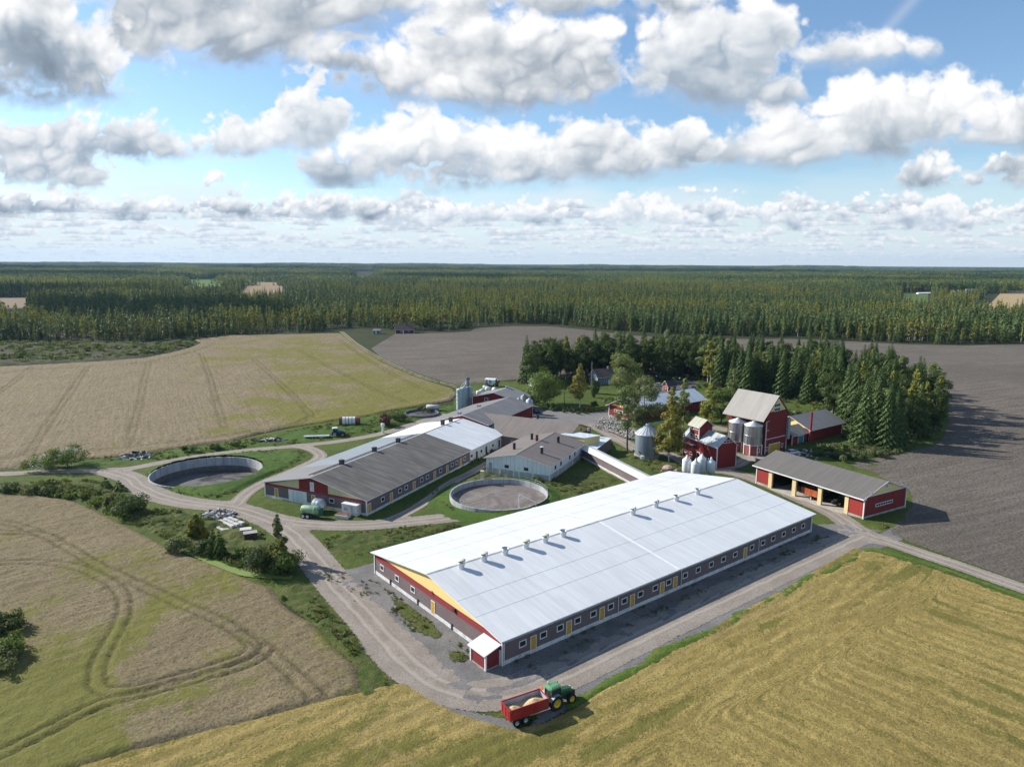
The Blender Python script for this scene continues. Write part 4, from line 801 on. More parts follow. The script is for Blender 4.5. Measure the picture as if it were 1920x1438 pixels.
# frame: x along the long wall, building lies on y<0
b.poly([(0,0,0),(0,-Wb,0),(0,-Wb,5.9),(0,-Wb/2,8.5),(0,0,5.9)]);b.poly([(Lb,-Wb,0),(Lb,0,0),(Lb,0,5.9),(Lb,-Wb/2,8.5),(Lb,-Wb,5.9)])
b.poly([(Lb,0,0),(4.,0,0),(4.,0,5.9),(Lb,0,5.9)]);b.poly([(4.,0,2.4),(0,0,2.4),(0,0,5.9),(4.,0,5.9)]);b.poly([(0,-Wb,0),(Lb,-Wb,0),(Lb,-Wb,5.9),(0,-Wb,5.9)]);b.build('wall',M_red,B12)
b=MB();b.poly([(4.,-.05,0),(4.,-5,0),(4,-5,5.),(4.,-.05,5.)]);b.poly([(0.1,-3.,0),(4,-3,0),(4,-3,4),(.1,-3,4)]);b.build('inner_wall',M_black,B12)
b=MB();b.prism([(-Wb-.35,5.62),(-Wb/2,8.52),(.35,5.62),(.35,5.76),(-Wb/2,8.66),(-Wb-.35,5.76)],-.35,Lb+.3,0,1,[1,1,1,0,0,1]);b.build('roof',[M_roofM,M_wht],B12)
t=MB();t.box(7.9,-4.4,5.2,11.9,.05,9.8);t.poly([(7.9,-4.4,9.8),(7.9,.05,9.8),(7.9,-2.15,11.5)][::-1]);t.poly([(11.9,-4.4,9.8),(11.9,.05,9.8),(11.9,-2.15,11.5)]);tw=t.build('tower',M_red,B12)
b=MB();b.prism([(-4.95,9.42),(-2.15,11.55),(.6,9.42),(.6,9.54),(-2.15,11.69),(-4.95,9.54)],7.3,12.5,0,1,[1,1,1,0,0,1]);b.build('tower_roof',[ribbed('moss_tin',(.42,.41,.32),.6,.6,0,.15,.2,stain=(.30,.30,.20)),M_wht],B12)
def w12(x,z,w,h,par=B12,bars=0): return window(par,'B',x,z,w,h,0,.0,bars=bars)
for x,z in((10.8,8.9),(9.1,9.1),(11.0,6.75),(8.95,6.9)):
    o=w12(x,z,1.35,.85);o.location.y=.06
for x,z in((13.4,1.5),(11.,1.5)): w12(x,z,1.2,.85)
door(B12,'B',7.9,.1,1.6,2.5,mat=M_dark,fw=.14)
o=window(B12,'G',-3.3,7.15,3.1,.75,bars=2);MB().tube((13.6,.5,5.3),(10.9,.6,7.6),.12).tube((13.6,.5,5.3),(13.9,.6,3.8),.10).build('grain_spout',M_galv,B12)
MB().box(8.9,.1,4.3,12.6,1.3,4.42).build('canopy',M_galv,B12)
for x,y in((0,0),(0,-Wb),(7.9,.06),(11.9,.06),(Lb,0)): MB().box(x-.1,y-.1,0 if x in(0,Lb) else 5.6,x+.1,y+.1,5.6 if x in(0,Lb) else 9.5).build('corner_board',M_wht,B12)
MB().box(7.82,-4.5,5.6,8.0,-4.3,9.6).build('corner_board',M_wht,B12)
# tall drying barn
B13=building('drying_barn','tall red barn with steep beige roof and yellow gable above two steel silos','barn',73.1,197.7,35.8)
b=MB();Wg,Dp,hw,hp=10.2,13.3,11.4,16.5
b.poly([(0,0,0),(Wg,0,0),(Wg,0,hw),(Wg/2,0,hp),(0,0,hw)]);b.poly([(Wg,Dp,0),(0,Dp,0),(0,Dp,hw),(Wg/2,Dp,hp),(Wg,Dp,hw)]);b.poly([(0,Dp,0),(0,0,0),(0,0,hw),(0,Dp,hw)]);b.poly([(Wg,0,0),(Wg,Dp,0),(Wg,Dp,hw),(Wg,0,hw)]);b.build('wall',M_red,B13)
b=MB();b.prism_y([(-1.85,9.75),(Wg/2,16.6),(Wg+1.7,9.85),(Wg+1.7,10.02),(Wg/2,16.78),(-1.85,9.92)],-.22,Dp+.7);ob=b.build('roof',[ribbed('beige_roof',(.315,.292,.262),.5,.55,0,.08,.08,.35,.03,axis=1)],B13)
MB().prism_y([(1.3,12.3),(Wg/2,15.95),(Wg-1.3,12.3)],-.05,.05).build('gable_panel',M_yel,B13)
for z in(12.75,14.0):
    window(B13,'F',4.6,z,3.,1.05,bars=3,fw=.14).location.y-=.07
for za in(4.35,): MB().box(0,-.06,za-.09,Wg,.04,za+.09).build('belt_board',M_wht,B13)
MB().box(1.7,-.10,.05,7.1,.05,2.75).build('gate_frame',M_wht,B13);MB().box(1.9,-.16,.08,6.9,-.09,2.55).build('gate',boards('gate_yellow',(.55,.33,.04),.3),B13)
window(B13,'F',.9,1.5,.9,1.3);window(B13,'F',8.3,1.5,.9,1.3)
MB().box(Wg-.5,-.75,3.3,Wg+.6,-.05,9.6).build('dryer_shaft',M_galv,B13)
for x in(0,Wg): MB().box(x-.1,-.1,0,x+.1,.1,9.6 if x==0 else 3.2).build('corner_board',M_wht,B13)
for z in(9.7,7.): MB().box(-.1,-.14,z-.06,1.2,-.04,z+.06).build('cross_board',M_wht,B13)
# pair of steel silos on octagonal red bases
def silo13(v,label):
    ca,sa=math.cos(D(35.8)),math.sin(D(35.8));x,y=73.1+ca*-2.35-sa*v,197.7+sa*-2.35+ca*v
    t=thing('steel_silo',label,'silo',x,y,D(12),'steel silos against the drying barn')
    b=MB();b.lathe([(2.62,0),(2.62,3.0)],n=8);b.build('base',boards('pale_red_base',(.33,.085,.08),.3),t)
    b=MB()
    for i in range(8): a=2*math.pi*i/8;b.box(2.62*math.cos(a)-.12,2.62*math.sin(a)-.12,0,2.62*math.cos(a)+.12,2.62*math.sin(a)+.12,3.02)
    b.lathe([(2.66,2.9),(2.7,2.9),(2.7,3.1),(2.5,3.1)],n=8);b.build('base_trim',M_wht,t)
    prof=[]
    z=3.05
    while z<8.5: prof+=[(2.5,z),(2.53,z+.13)];z+=.26
    MB().lathe(prof+[(2.5,8.55)],n=40).build('shell',paint('silo_steel',(.46,.47,.48),.33,.2,.8,metal=.75,streak=(1.5,1.5,.25)),t,True)
    b=MB()
    for i in range(16): a=2*math.pi*i/16;b.tube((2.57*math.cos(a),2.57*math.sin(a),3.1),(2.57*math.cos(a),2.57*math.sin(a),5.7),.04,n=5)
    b.lathe([(2.56,5.7),(2.59,5.75),(2.56,5.8)],n=40);b.build('rib',M_galv,t)
    MB().lathe([(2.62,8.5),(2.6,8.62),(.5,9.5),(.45,9.65),(.01,9.68)],n=40).build('lid',paint('silo_lid',(.55,.55,.54),.45,.12,metal=.3),t,True)
    window(t,'F',0,1.6,.9,1.3).location=(.4,-2.5,1.6)
silo13(2.6,'steel silo on red base, nearer of the pair beneath the steep beige roof')
silo13(8.0,'steel silo on red base, farther of the pair beneath the steep beige roof')
wl_=thing('concrete_kerb','low pale concrete ramp wall in front of the steel silos','wall',*G(1396,860),D(-50));MB().box(-4.5,-.2,0,4.5,.2,1.0).box(4.3,-.2,0,4.7,6,.9).build('wall',M_conc,wl_)
# red store with chimney
B14=building('red_store','long red store with grey sheet roof, cream gable and tall red flue','store',92.,212.6,35.8)
hull(B14,18.5,13.,4.1,6.9,M_red);roof(B14,18.5,13.,4.1,6.95,M_roofS,1.,1.,.15);trims(B14,18.5,13.,4.1,which='013')
MB().prism([(1.,4.15),(6.5,6.8),(12.,4.15)],-.05,.1).build('gable_panel',M_yel,B14);window(B14,'G',8.6,4.75,2.1,.9,bars=2).location.x-=.07
MB().tube((-.6,-.7,0),(-.6,-.7,9.6),.34,n=12).build('flue',paint('red_flue',(.28,.03,.03),.5),B14)
B15=building('small_annex','small red annex with mossy grey roof and teal door between drying barn and store','annex',92.-9.*math.cos(D(35.8))+.2,212.6-9.*math.sin(D(35.8))+.6,35.8)
hull(B15,8.3,7.,3.1,4.9,M_red);roof(B15,8.3,7.,3.1,4.95,ribbed('mossy_roof',(.22,.22,.19),.6,.7),.5,.2);door(B15,'F',4.6,.05,3.,2.5,mat=paint('teal_door',(.06,.20,.24),.5),fw=.16);trims(B15,8.3,7.,3.1,which='0')
# machine shed
B16=building('machine_shed','open fronted red machine shed with cream posts and grey roof','shed',75.8,145.2,30.)
Wg,Ln,he,hr=15.1,28.9,4.75,7.35
b=MB();b.poly([(0,0,.0),(Wg,0,.0),(Wg,0,he),(Wg/2,0,hr),(0,0,he)]);b.poly([(Wg,Ln,0),(0,Ln,0),(0,Ln,he),(Wg/2,Ln,hr),(Wg,Ln,he)]);b.poly([(Wg,0,0),(Wg,Ln,0),(Wg,Ln,he),(Wg,0,he)])
b.poly([(0,3.6,0),(0,0,0),(0,0,he),(0,3.6,he)]);b.poly([(0,Ln,0),(0,25.2,0),(0,25.2,he),(0,Ln,he)]);b.poly([(0,25.2,4.2),(0,3.6,4.2),(0,3.6,he),(0,25.2,he)]);b.build('wall',M_red,B16)
M_redl=boards('bright_red_panel',(.30,.035,.028),.25,var=.12);MB().box(-.05,.15,.55,.05,3.5,4.2).box(-.05,25.3,.55,.05,Ln-.12,4.2).build('front_panel',M_redl,B16)
b=MB();b.prism_y([(-.75,he-.28),(Wg/2,hr-.02),(Wg+.75,he-.28),(Wg+.75,he-.12),(Wg/2,hr+.15),(-.75,he-.12)],-.32,Ln+.9);b.build('roof',[ribbed('shed_roof',(.145,.130,.118),.9,.55,0,.08,.10,.35,.06,axis=1)],B16)
b=MB();b.prism_y([(-.79,he-.34),(-.75,he-.34),(-.75,he-.08),(-.79,he-.08)],-.36,Ln+.95)
for x0,x1,z0,z1 in((-.75,Wg/2,he-.28,hr-.02),(Wg/2,Wg+.75,hr-.02,he-.28)): b.prism_y([(x0,z0-.02),(x1,z1-.02),(x1,z1+.19),(x0,z0+.19)],-.37,-.32)
b.build('fascia',M_wht,B16)
for y0,y1 in((3.6,4.5),(10.35,11.3),(17.3,18.3),(24.2,25.2)): MB().box(-.16,y0,.0,.35,y1,he-.3).build('post',M_cream if y0>99 else paint('cream_post',(.66,.52,.27),.6,.1),B16)
MB().box(-.10,4.5,4.12,.1,24.2,4.32).build('lintel',M_wht,B16);MB().box(-.06,4.5,4.34,.06,24.2,he-.3).build('lintel_band',M_redb,B16)
MB().prism([(.8,5.0),(Wg/2,hr-.25),(Wg-.8,5.0)],0,.01).v
b=MB();b.prism_y([(.6,5.02),(Wg/2,hr-.2),(Wg-.6,5.02)],-.05,.05);b.build('gable_panel',M_yel,B16);MB().box(.2,-.08,4.82,Wg-.2,.02,5.0).build('belt_board',M_wht,B16);MB().box(1.6,-.075,5.75,Wg-1.6,-.04,5.85).build('belt_board',M_wht,B16)
window(B16,'F',7.2,2.45,6.2,.75,bars=6,fw=.13);window(B16,'F',7.5,6.35,.9,1.1,mg=paint('louvre',(.3,.32,.33),.5)).location.y-=.07
b=MB();b.box(-.06,-.06,0,Wg+.06,.3,.55);b.box(-.06,.3,0,.25,3.6,.55);b.box(-.06,25.2,0,.25,Ln,.55);b.build('plinth',M_conc,B16);trims(B16,Wg,Ln,he,which='013')
MB().box(-1.,4.5,.02,Wg-.2,24.2,.10).build('floor_slab',paint('slab',(.42,.38,.33),.9,.15,.6),B16)
downpipe(B16,0,0,he,-.15,-.15)
# house in the grove and other small houses
def house(name,label,px,py,deg,L,W,he,hr,mw,mr,wins=2,doorm=None,cat='house',ch=True):
    x,y=G(px,py);t=building(name,label,cat,x,y,deg);hull(t,L,W,he,hr,mw);roof(t,L,W,he,hr+.03,mr,.5,.5);trims(t,L,W,he)
    for i in range(wins): window(t,'F',L*(i+.7)/(wins+.4),he*.55,1.1,1.2)
    window(t,'G',W/2,he*.55,1.1,1.2);door(t,'F',L*.42,.15,1.,2.1,mat=doorm or M_wht)
    if ch: MB().box(L*.5-.4,W/2-.4,hr-.4,L*.5+.4,W/2+.4,hr+1.2).build('chimney',M_conc,t)
    return t
M_brn=boards('brown_boards',(.075,.055,.045),.25)
house('farmhouse','dark farmhouse with brown tiled roof half hidden by the grove',1120,722,18,14,8,3.6,6.6,boards('blue_grey_boards',(.16,.19,.23),.2),paint('brown_tiles',(.10,.075,.065),.8,.25,2.))
house('garden_shed','small red shed with steep roof beside the parking yard',1252,734,20,4,3.6,2.6,4.4,M_red,M_dark,0,ch=False,cat='shed')
house('garden_cottage','small pale cottage roof behind the round maple',1003,727,40,6,4,2.4,4.,M_wpanel,M_roofS,1,ch=False)
house('old_brown_house','weathered brown house at the far forest edge beyond the ploughed field',742,625.5,5,14,8,3.2,7,boards('old_brown',(.09,.06,.05),.3),paint('old_roof',(.10,.072,.062),.8,.2))
house('blue_hut','tiny blue grey hut at the end of the field track',700,626,0,5,4,2.6,3.4,boards('teal_boards',(.10,.17,.19),.3),M_roofS,0,ch=False,cat='shed')
house('distant_house','grey farmhouse among trees far off at the right',1790,553.5,10,22,11,6,9,paint('grey_wall',(.30,.30,.29),.7),M_dark,3)
house('distant_house','pale farmhouse beside the tan far field at the right',1812,552.,-15,20,11,6,10,paint('pale_wall',(.5,.47,.4),.7),M_roofS,3)
for i,(px,py) in enumerate(((1722,551.6),(1731,551.5),(1740,551.4))):
    x,y=G(px,py);t=thing('greenhouse','low white greenhouse in a far forest clearing, one of three in a row','greenhouse',x,y,0,'white greenhouses in the far clearing');MB().prism([(0,0),(0,1.8),(4,3.2),(8,1.8),(8,0)],0,9).build('shell',M_wht,t)
x,y=G(842,503.3);t=thing('distant_hall','pale industrial hall on the wooded horizon','hall',x,y,0);MB().prism([(0,0),(0,9),(20,13),(40,9),(40,0)],0,60).build('shell',M_wht,t)
# ------------------------------------------------------------------ tanks and silos
def slurry():
    n=N('slurry');a=n.noise(.12,6,.65,dist=1.2);b=n.noise(.9,5,.7)
    col=n.mix(n.ramp(a,.38,.62),(.055,.052,.050),(.125,.115,.105));col=n.mix(n.ramp(b,.5,.75,0,.6),col,(.19,.18,.17))
    return n.bsdf(col,n.ramp(a,.4,.6,.30,.75),0,.4,n.bump(b,.4,.05))
M_slur=slurry()
def manure():
    n=N('dry_crust');a=n.noise(.10,6,.65,dist=2.2);b=n.noise(1.1,5,.7);col=n.mix(n.ramp(a,.36,.64),(.15,.125,.112),(.23,.205,.19));col=n.mix(n.ramp(b,.45,.75,0,.6),col,(.10,.085,.075));return n.bsdf(col,.9,0,.2,n.bump(b,.6,.08))
def tank(name,label,x,y,R,zt,zf,mf,mw,n=56):
    t=thing(name,label,'tank',x,y)
    MB().lathe([(R,zf-.1),(R,zt),(R+.28,zt),(R+.28,min(0,zf)-.3)],n=n).build('wall',mw,t)
    b=MB();b.poly([((R+.02)*math.cos(2*math.pi*i/n),(R+.02)*math.sin(2*math.pi*i/n),zf) for i in range(n)]);b.build('contents',mf,t)
    return t
def panelwall():
    n=N('tank_panels');sp=n.new('ShaderNodeSeparateXYZ');n.put(sp.inputs[0],n.co());an=n.math('ARCTAN2',sp.outputs[1],sp.outputs[0]);fr=n.math('FRACT',n.math('MULTIPLY',an,38/(2*math.pi)))
    j=n.ramp(n.math('ABSOLUTE',n.math('SUBTRACT',fr,.5)),.44,.49);v=n.noise(.6,5,.6,n.co((1,1,.2)))
    col=n.mix(n.ramp(v,.3,.7),(.30,.31,.315),(.46,.47,.47));col=n.mix(n.math('MULTIPLY',j,.6),col,(.12,.12,.12));return n.bsdf(col,.85,0,.2,n.bump(n.math('SUBTRACT',1.,j),.3,.03))
M_pw=panelwall()
T1=tank('slurry_tank','large sunken round slurry tank with pale concrete wall in the grass island',T1C[0],T1C[1],T1R,.42,-3.3,M_slur,M_pw)
MB().lathe([(T1R-.02,-3.25),(T1R-.06,-3.2),(T1R-.06,-1.95),(T1R-.02,-1.9)],n=56).build('tide_band',paint('tank_stain',(.13,.125,.12),.85,.2),T1)
T2=tank('round_manure_tank','round concrete manure tank with dry brown crust beside the white block barn',-2.9,157.2,11.15,1.45,.12,manure(),M_pw)
b=MB()
for i in range(46):
    a=2*math.pi*i/46
    if .35<a<5.6: b.tube((11.3*math.cos(a),11.3*math.sin(a),1.45),(11.3*math.cos(a),11.3*math.sin(a),2.4),.025,n=4)
for z in (1.9,2.36): b.lathe([(11.28,z),(11.32,z),(11.32,z+.03)],n=60)
b.build('railing',M_galv,T2)
b=MB();b.tube((4.6,-8.4,.3),(4.6,-8.4,4.),.09).tube((4.6,-8.4,4.),(8.2,-9.8,2.7),.09).tube((8.2,-9.8,2.7),(8.3,-9.9,1.7),.09);b.build('filling_pipe',M_wht,T2)
MB().box(-4.8,11.0,1.4,-3.9,11.9,3.4).build('pump_box',M_cream,T2)
x,y=(np.array(G(760,778))+np.array(G(822,776)))/2
tank('small_slurry_tank','small dark round slurry tank behind the white roof near the field edge',x,y,5.9,.75,-.0+.05,M_slur,paint('blue_grey_tank',(.13,.16,.19),.6,.2))
# grass bank heaped against the round tank
na=96;co=[];at=[];fa=[];rr=(11.5,12.0,12.8,14.,15.6,17.2)
for j,r_ in enumerate(rr):
    for k in range(na):
        a=2*math.pi*k/na;lo=.25+.75*max(0,min(1,.5+.9*math.sin(a+math.radians(200)-math.pi/2+.0)));h=(1.32*lo,1.25*lo,.95*lo,.55*lo,.2*lo,.0)[j];h*=.75+.5*float(vnoise(np.array([k*.31+j]),np.array([j*1.7]),71)[0])
        co.append((-2.9+r_*math.cos(a),157.2+r_*math.sin(a),.02+h));at.append(1. if j<5 else -.4)
for j in range(len(rr)-1):
    for k in range(na): fa.append((j*na+k,(j+1)*na+k,(j+1)*na+(k+1)%na,j*na+(k+1)%na))
tag(npmesh('grass_bank',co,fa,M_lush,{'edge':at},smooth=True),kind='structure')
# corrugated grain bin
x,y=G(1216.,862);y+=3.
t=thing('grain_bin','big blue grey corrugated grain bin with conical ribbed roof','silo',x,y,D(20))
MB().lathe([(3.55,0),(3.55,.95),(3.3,.96)],n=40).build('base',M_conc,t)
pr=[];z=.9
while z<6.9: pr+=[(3.3,z),(3.35,z+.15)];z+=.3
MB().lathe(pr+[(3.3,7.)],n=44).build('shell',paint('bin_steel',(.235,.275,.315),.42,.22,.7,metal=.4,streak=(1.2,1.2,.25)),t,True)
MB().lathe([(3.55,6.9),(3.5,7.0),(.55,9.3),(.5,9.6),(.01,9.65)],n=40).build('roof',paint('bin_roof',(.52,.55,.57),.45,.15,metal=.3),t)
b=MB()
for i in range(20): a=2*math.pi*i/20;b.tube((3.5*math.cos(a),3.5*math.sin(a),7.05),(.5*math.cos(a),.5*math.sin(a),9.38),.05,n=4)
b.build('roof_rib',M_galv,t)
b=MB();a=D(-118);c,s=math.cos(a),math.sin(a)
for dx in(-.22,.22): b.tube((3.5*c-dx*s,3.5*s+dx*c,1.),(3.5*c-dx*s,3.5*s+dx*c,7.),.03,n=4)
for k in range(18): b.tube((3.5*c+.22*s,3.5*s-.22*c,1.2+k*.32),(3.5*c-.22*s,3.5*s+.22*c,1.2+k*.32),.022,n=4)
b.build('ladder',M_dark,t);b=MB();b.tube((-.4,-.3,9.6),(.5,.2,9.65),.12).tube((.5,.2,9.65),(8,2.6,9.5),.10).build('conveyor_pipe',M_galv,t)
a=D(-150);MB().tube((3.3*math.cos(a),3.3*math.sin(a),1.7),(4.6*math.cos(a),4.6*math.sin(a),2.6),.14).build('outlet_pipe',M_dark,t)
MB().box(2.6,-1.9,0,3.6,-.9,1.2).build('vent_box',M_wht,t,rot=(0,0,-2.))
# four white feed silos behind the big barn
for i,((x,y),h,lab) in enumerate(zip(((44.7,174.2),(46.4,172.0),(48.6,174.4),(50.8,173.8)),(4.9,4.6,5.2,4.5),('leftmost white feed silo behind the white barn roof','shortest necked white feed silo standing in front in the row of four','tallest white feed silo with a pale pipe, third in the row of four','rightmost white feed silo nearest the dark opening of the elevator'))):
    t=thing('feed_silo',lab,'silo',x,y,i*.9,'white feed silos in a row');r=1.12
    MB().lathe([(.01,.9),(.4,.9),(r,2.0),(r,h-.0),(r*.97,h+.1),(.3,h+.75),(.28,h+1.),(.01,h+1.)],n=24).build('body',paint('silo_white',(.70,.71,.71),.45,.07,dirt=(.55,.55,.54)) if i==0 else bpy.data.materials['silo_white'],t,True)
    b=MB();b.tube((.0,0,h+1.),(0,0,h+1.3),.16);b.tube((.75,.1,h+.2),(.75,.1,h+.95),.09);b.build('filler',M_wht,t)
    b=MB()
    for k in range(4): a=k*math.pi/2+.4;b.tube((r*.95*math.cos(a),r*.95*math.sin(a),0),(r*.95*math.cos(a),r*.95*math.sin(a),2.3),.06,n=5)
    b.build('leg',M_galv,t)
# pale silos by the yard and the blue tower silos
for i,(px,py,ht_,r,lab,mt) in enumerate(((972.5,779,5.7,1.25,'pale blue silo at the left of the three by the yard','pb'),(982.5,775,6.4,1.3,'concrete grey silo in the middle of the three by the yard','gc'),(992.5,780,5.8,1.25,'pale blue silo at the right of the three next to the dark car','pb'))):
    x,y=G(px,py);t=thing('yard_silo',lab,'silo',x,y,0,'three silos by the yard')
    mm=bpy.data.materials.get('yard_silo_'+mt) or paint('yard_silo_'+mt,(.42,.50,.55) if mt=='pb' else (.23,.225,.21),.5,.12,dirt=(.3,.36,.4) if mt=='pb' else (.15,.15,.14),streak=(1.3,1.3,.25))
    MB().lathe([(r,0),(r,ht_),(.35,ht_+.55),(.3,ht_+.8),(.01,ht_+.8)],n=24).build('body',mm,t,True);MB().tube((.3,.4,ht_+.4),(.3,.4,ht_+1.3),.12).build('filler',M_galv,t)
for i,(px,py,ht_,lab) in enumerate(((862.5,768,7.6,'nearer pale blue tower silo below the grain leg'),(870.,764,7.5,'farther pale blue tower silo next to the red gable'),(880.,761,7.2,'half hidden tower silo behind the grain leg'))):
    x,y=G(px,py);t=thing('tower_silo',lab,'silo',x,y,0,'pale blue tower silos')
    MB().lathe([(1.35,0),(1.35,ht_),(1.38,ht_+.05),(.3,ht_+.5),(.01,ht_+.55)],n=24).build('body',paint('tower_blue',(.42,.52,.57),.42,.12,streak=(1.2,1.2,.2)) if i==0 else bpy.data.materials['tower_blue'],t,True)
    b=MB();[b.lathe([(1.36,z),(1.40,z+.04),(1.36,z+.08)],n=24) for z in(1.5,3.,4.5,6.)];b.build('hoop',M_galv,t)
x,y=G(877.5,763);t=thing('bucket_elevator','tall narrow blue grey grain leg with sloping chutes over the tower silos','elevator',x,y,D(10))
b=MB();b.box(-.45,-.35,0,-.1,.35,10.6).box(.1,-.35,0,.45,.35,10.6);[b.box(-.45,-.36,z,.45,-.30,z+.12) for z in np.arange(.8,10.4,.9)];b.build('casing',paint('leg_blue',(.13,.20,.26),.5,.2),t)
b=MB();b.box(-.7,-.5,10.5,.7,.5,11.2);b.tube((-.5,0,11.),(.5,0,11.),.62,n=16);b.build('head',bpy.data.materials['leg_blue'],t)
MB().tube((-.3,-.2,10.5),(-3.,-1.,7.9),.11).tube((-.2,0,10.2),(-1.6,-.2,7.8),.11).build('chute',M_galv,t)
# ------------------------------------------------------------------ vehicles
M_tyre=paint('tyre',(.024,.024,.025),.9,.25,3.);M_jgreen=paint('tractor_green',(.022,.095,.028),.38,.18,spec=.5,dirt=(.06,.10,.045));M_jyel=paint('rim_yellow',(.62,.42,.03),.5,.1);M_cab=paint('cab_glass',(.03,.045,.045),.08,.2,spec=.6);M_grf=paint('grey_fender',(.30,.32,.33),.5,.15)
def wheel(par,x,y,r,w,mrim,side,name='wheel'):
    t=MB();q=w/2
    t.lathe([(r*.58,-q*.8),(r*.78,-q),(r*.93,-q*.92),(r,-q*.55),(r,q*.55),(r*.93,q*.92),(r*.78,q),(r*.58,q*.8),(r*.58,-q*.8)],n=28)
    for i in range(18):
        a=2*math.pi*i/18;c,s=math.cos(a),math.sin(a);n=len(t.v);R0,R1=r*.985,r*1.035
        for z,da in((-q*.85,.10),(0,0.),(q*.85,.10)):
            for rr in(R0,R1):
                for o in(-.045,.045):
                    aa=a+da+o;t.v.append((rr*math.cos(aa),rr*math.sin(aa),z))
        for k in(0,4): t.f+=[(n+k+2,n+k+3,n+k+7,n+k+6),(n+k,n+k+2,n+k+6,n+k+4),(n+k+1,n+k+5,n+k+7,n+k+3)];t.m+=[0]*3
    o=t.build(name,M_tyre,par,False,(x,y,r),(math.pi/2,0,0))
    m=MB();d=side*q;m.lathe([(.01,-d*.35),(r*.16,-d*.35),(r*.18,-d*.1),(r*.45,-d*.25),(r*.5,-d*.75),(r*.585,-d*.82),(r*.585,d*.7),(.01,d*.2)],n=24);m.build('rim',mrim,o,True)
    return o
def loft(secs,b,mi=0):
    """closed sections of equal point count"""
    k=len(secs[0]);n=len(b.v)
    for s_ in secs:b.v+=list(s_)
    for q in range(len(secs)-1):
        for i in range(k):
            j=(i+1)%k;b.f.append((n+q*k+i,n+q*k+j,n+(q+1)*k+j,n+(q+1)*k+i));b.m.append(mi)
    b.f.append(tuple(n+i for i in range(k))[::-1]);b.f.append(tuple(n+(len(secs)-1)*k+i for i in range(k)));b.m+=[mi]*2;return b
def tractor(label,x,y,rz,body,mroof,mrim,mfend,name='tractor',sc=1.):
    """x forward, rear axle at 0"""
    t=thing(name,label,'tractor',x,y,rz);t.scale=(sc,)*3
    def sec(xx,w,z0,z1,cr): return [(xx,-w,z0),(xx,w,z0),(xx,w,z1-cr),(xx,w*.72,z1),(xx,-w*.72,z1),(xx,-w,z1-cr)]
    b=MB();loft([sec(.95,.46,1.0,1.86,.2),sec(1.9,.46,1.0,1.84,.2),sec(2.7,.42,1.02,1.72,.22),sec(2.98,.34,1.1,1.55,.2)],b);b.build('hood',body,t)
    b=MB();b.box(2.90,-.3,1.15,3.03,.3,1.5);b.build('grille',M_dark,t)
    for s in(-1,1): MB().box(2.78,s*.27-.09,1.46,3.0,s*.27+.09,1.6).build('headlight',M_wht,t)
    b=MB();b.box(-.45,-.32,.62,2.75,.32,1.02);b.box(2.3,-.85,.62,2.5,.85,.86);b.tube((0,-.85,.95),(0,.85,.95),.17);b.build('chassis',M_dark,t)
    b=MB();b.box(3.0,-.38,.7,3.35,.38,1.15);b.build('front_weight',M_dark,t)
    # cab: floor box, glass, pillars, roof
    b=MB();b.box(-.55,-.6,1.0,.98,.6,1.55);b.build('cab_base',body,t)
    g=MB();loft([[(-.60,-.64,1.55),(.95,-.60,1.55),(.95,.60,1.55),(-.60,.64,1.55)],[(-.50,-.70,2.62),(.72,-.66,2.62),(.72,.66,2.62),(-.50,.70,2.62)]],g);g.build('cab_window',M_cab,t)
    p=MB()
    for (xa,ya,xb,yb) in((-.62,-.66,-.52,-.72),(-.62,.66,-.52,.72),(.97,-.62,.74,-.68),(.97,.62,.74,.68),(.2,-.65,.15,-.71),(.2,.65,.15,.71)): p.tube((xa,ya,1.5),(xb,yb,2.62),.05,n=6)
    p.build('cab_pillar',body,t)
    r=MB();loft([[(xx,yy,2.60) for xx,yy in((-.68,-.72),(.86,-.72),(.98,-.4),(.98,.4),(.86,.72),(-.68,.72),(-.8,.4),(-.8,-.4))],[(xx,yy,2.80) for xx,yy in((-.64,-.70),(.82,-.70),(.93,-.4),(.93,.4),(.82,.70),(-.64,.70),(-.75,.4),(-.75,-.4))],[(xx,yy,2.90) for xx,yy in((-.4,-.45),(.6,-.45),(.68,-.25),(.68,.25),(.6,.45),(-.4,.45),(-.5,.25),(-.5,-.25))]],r);r.build('cab_roof',mroof,t)
    for s in(-1,1):
        f=MB();pr=[]
        for i in range(9):
            a=D(20+i*17);pr.append((1.02*math.cos(a),1.02*math.sin(a)+.92))
        k=len(f.v)
        for yy in(s*.62,s*1.16):
            f.v+=[(px,yy,pz) for px,pz in pr]
        for i in range(8): f.f.append((k+i,k+i+1,k+9+i+1,k+9+i));f.m.append(0)
        f.f.append(tuple(k+i for i in range(9)));f.m.append(0);f.build('fender',mfend,t)
        wheel(t,0,s*.90,.93,.56,mrim,s);wheel(t,2.4,s*.86,.64,.44,mrim,s)
        MB().box(.5,s*.66-.12,.6,.95,s*.66+.12,1.2).build('step',M_dark,t)
    MB().tube((1.15,.42,1.6),(1.15,.42,2.75),.05,n=8).build('exhaust',M_dark,t)
    MB().box(-.75,-.95,2.2,-.68,-.6,2.5).box(-.7,-.7,2.3,-.62,-.6,2.34).build('mirror',M_dark,t)
    b=MB();b.tube((-.4,-.3,.7),(-1.0,-.25,.55),.06).tube((-.4,.3,.7),(-1.0,.25,.55),.06).tube((-.4,0,.45),(-1.15,0,.45),.07).build('hitch',M_dark,t)
    return t
def mid(a,b): return ((a[0]+b[0])/2,(a[1]+b[1])/2)

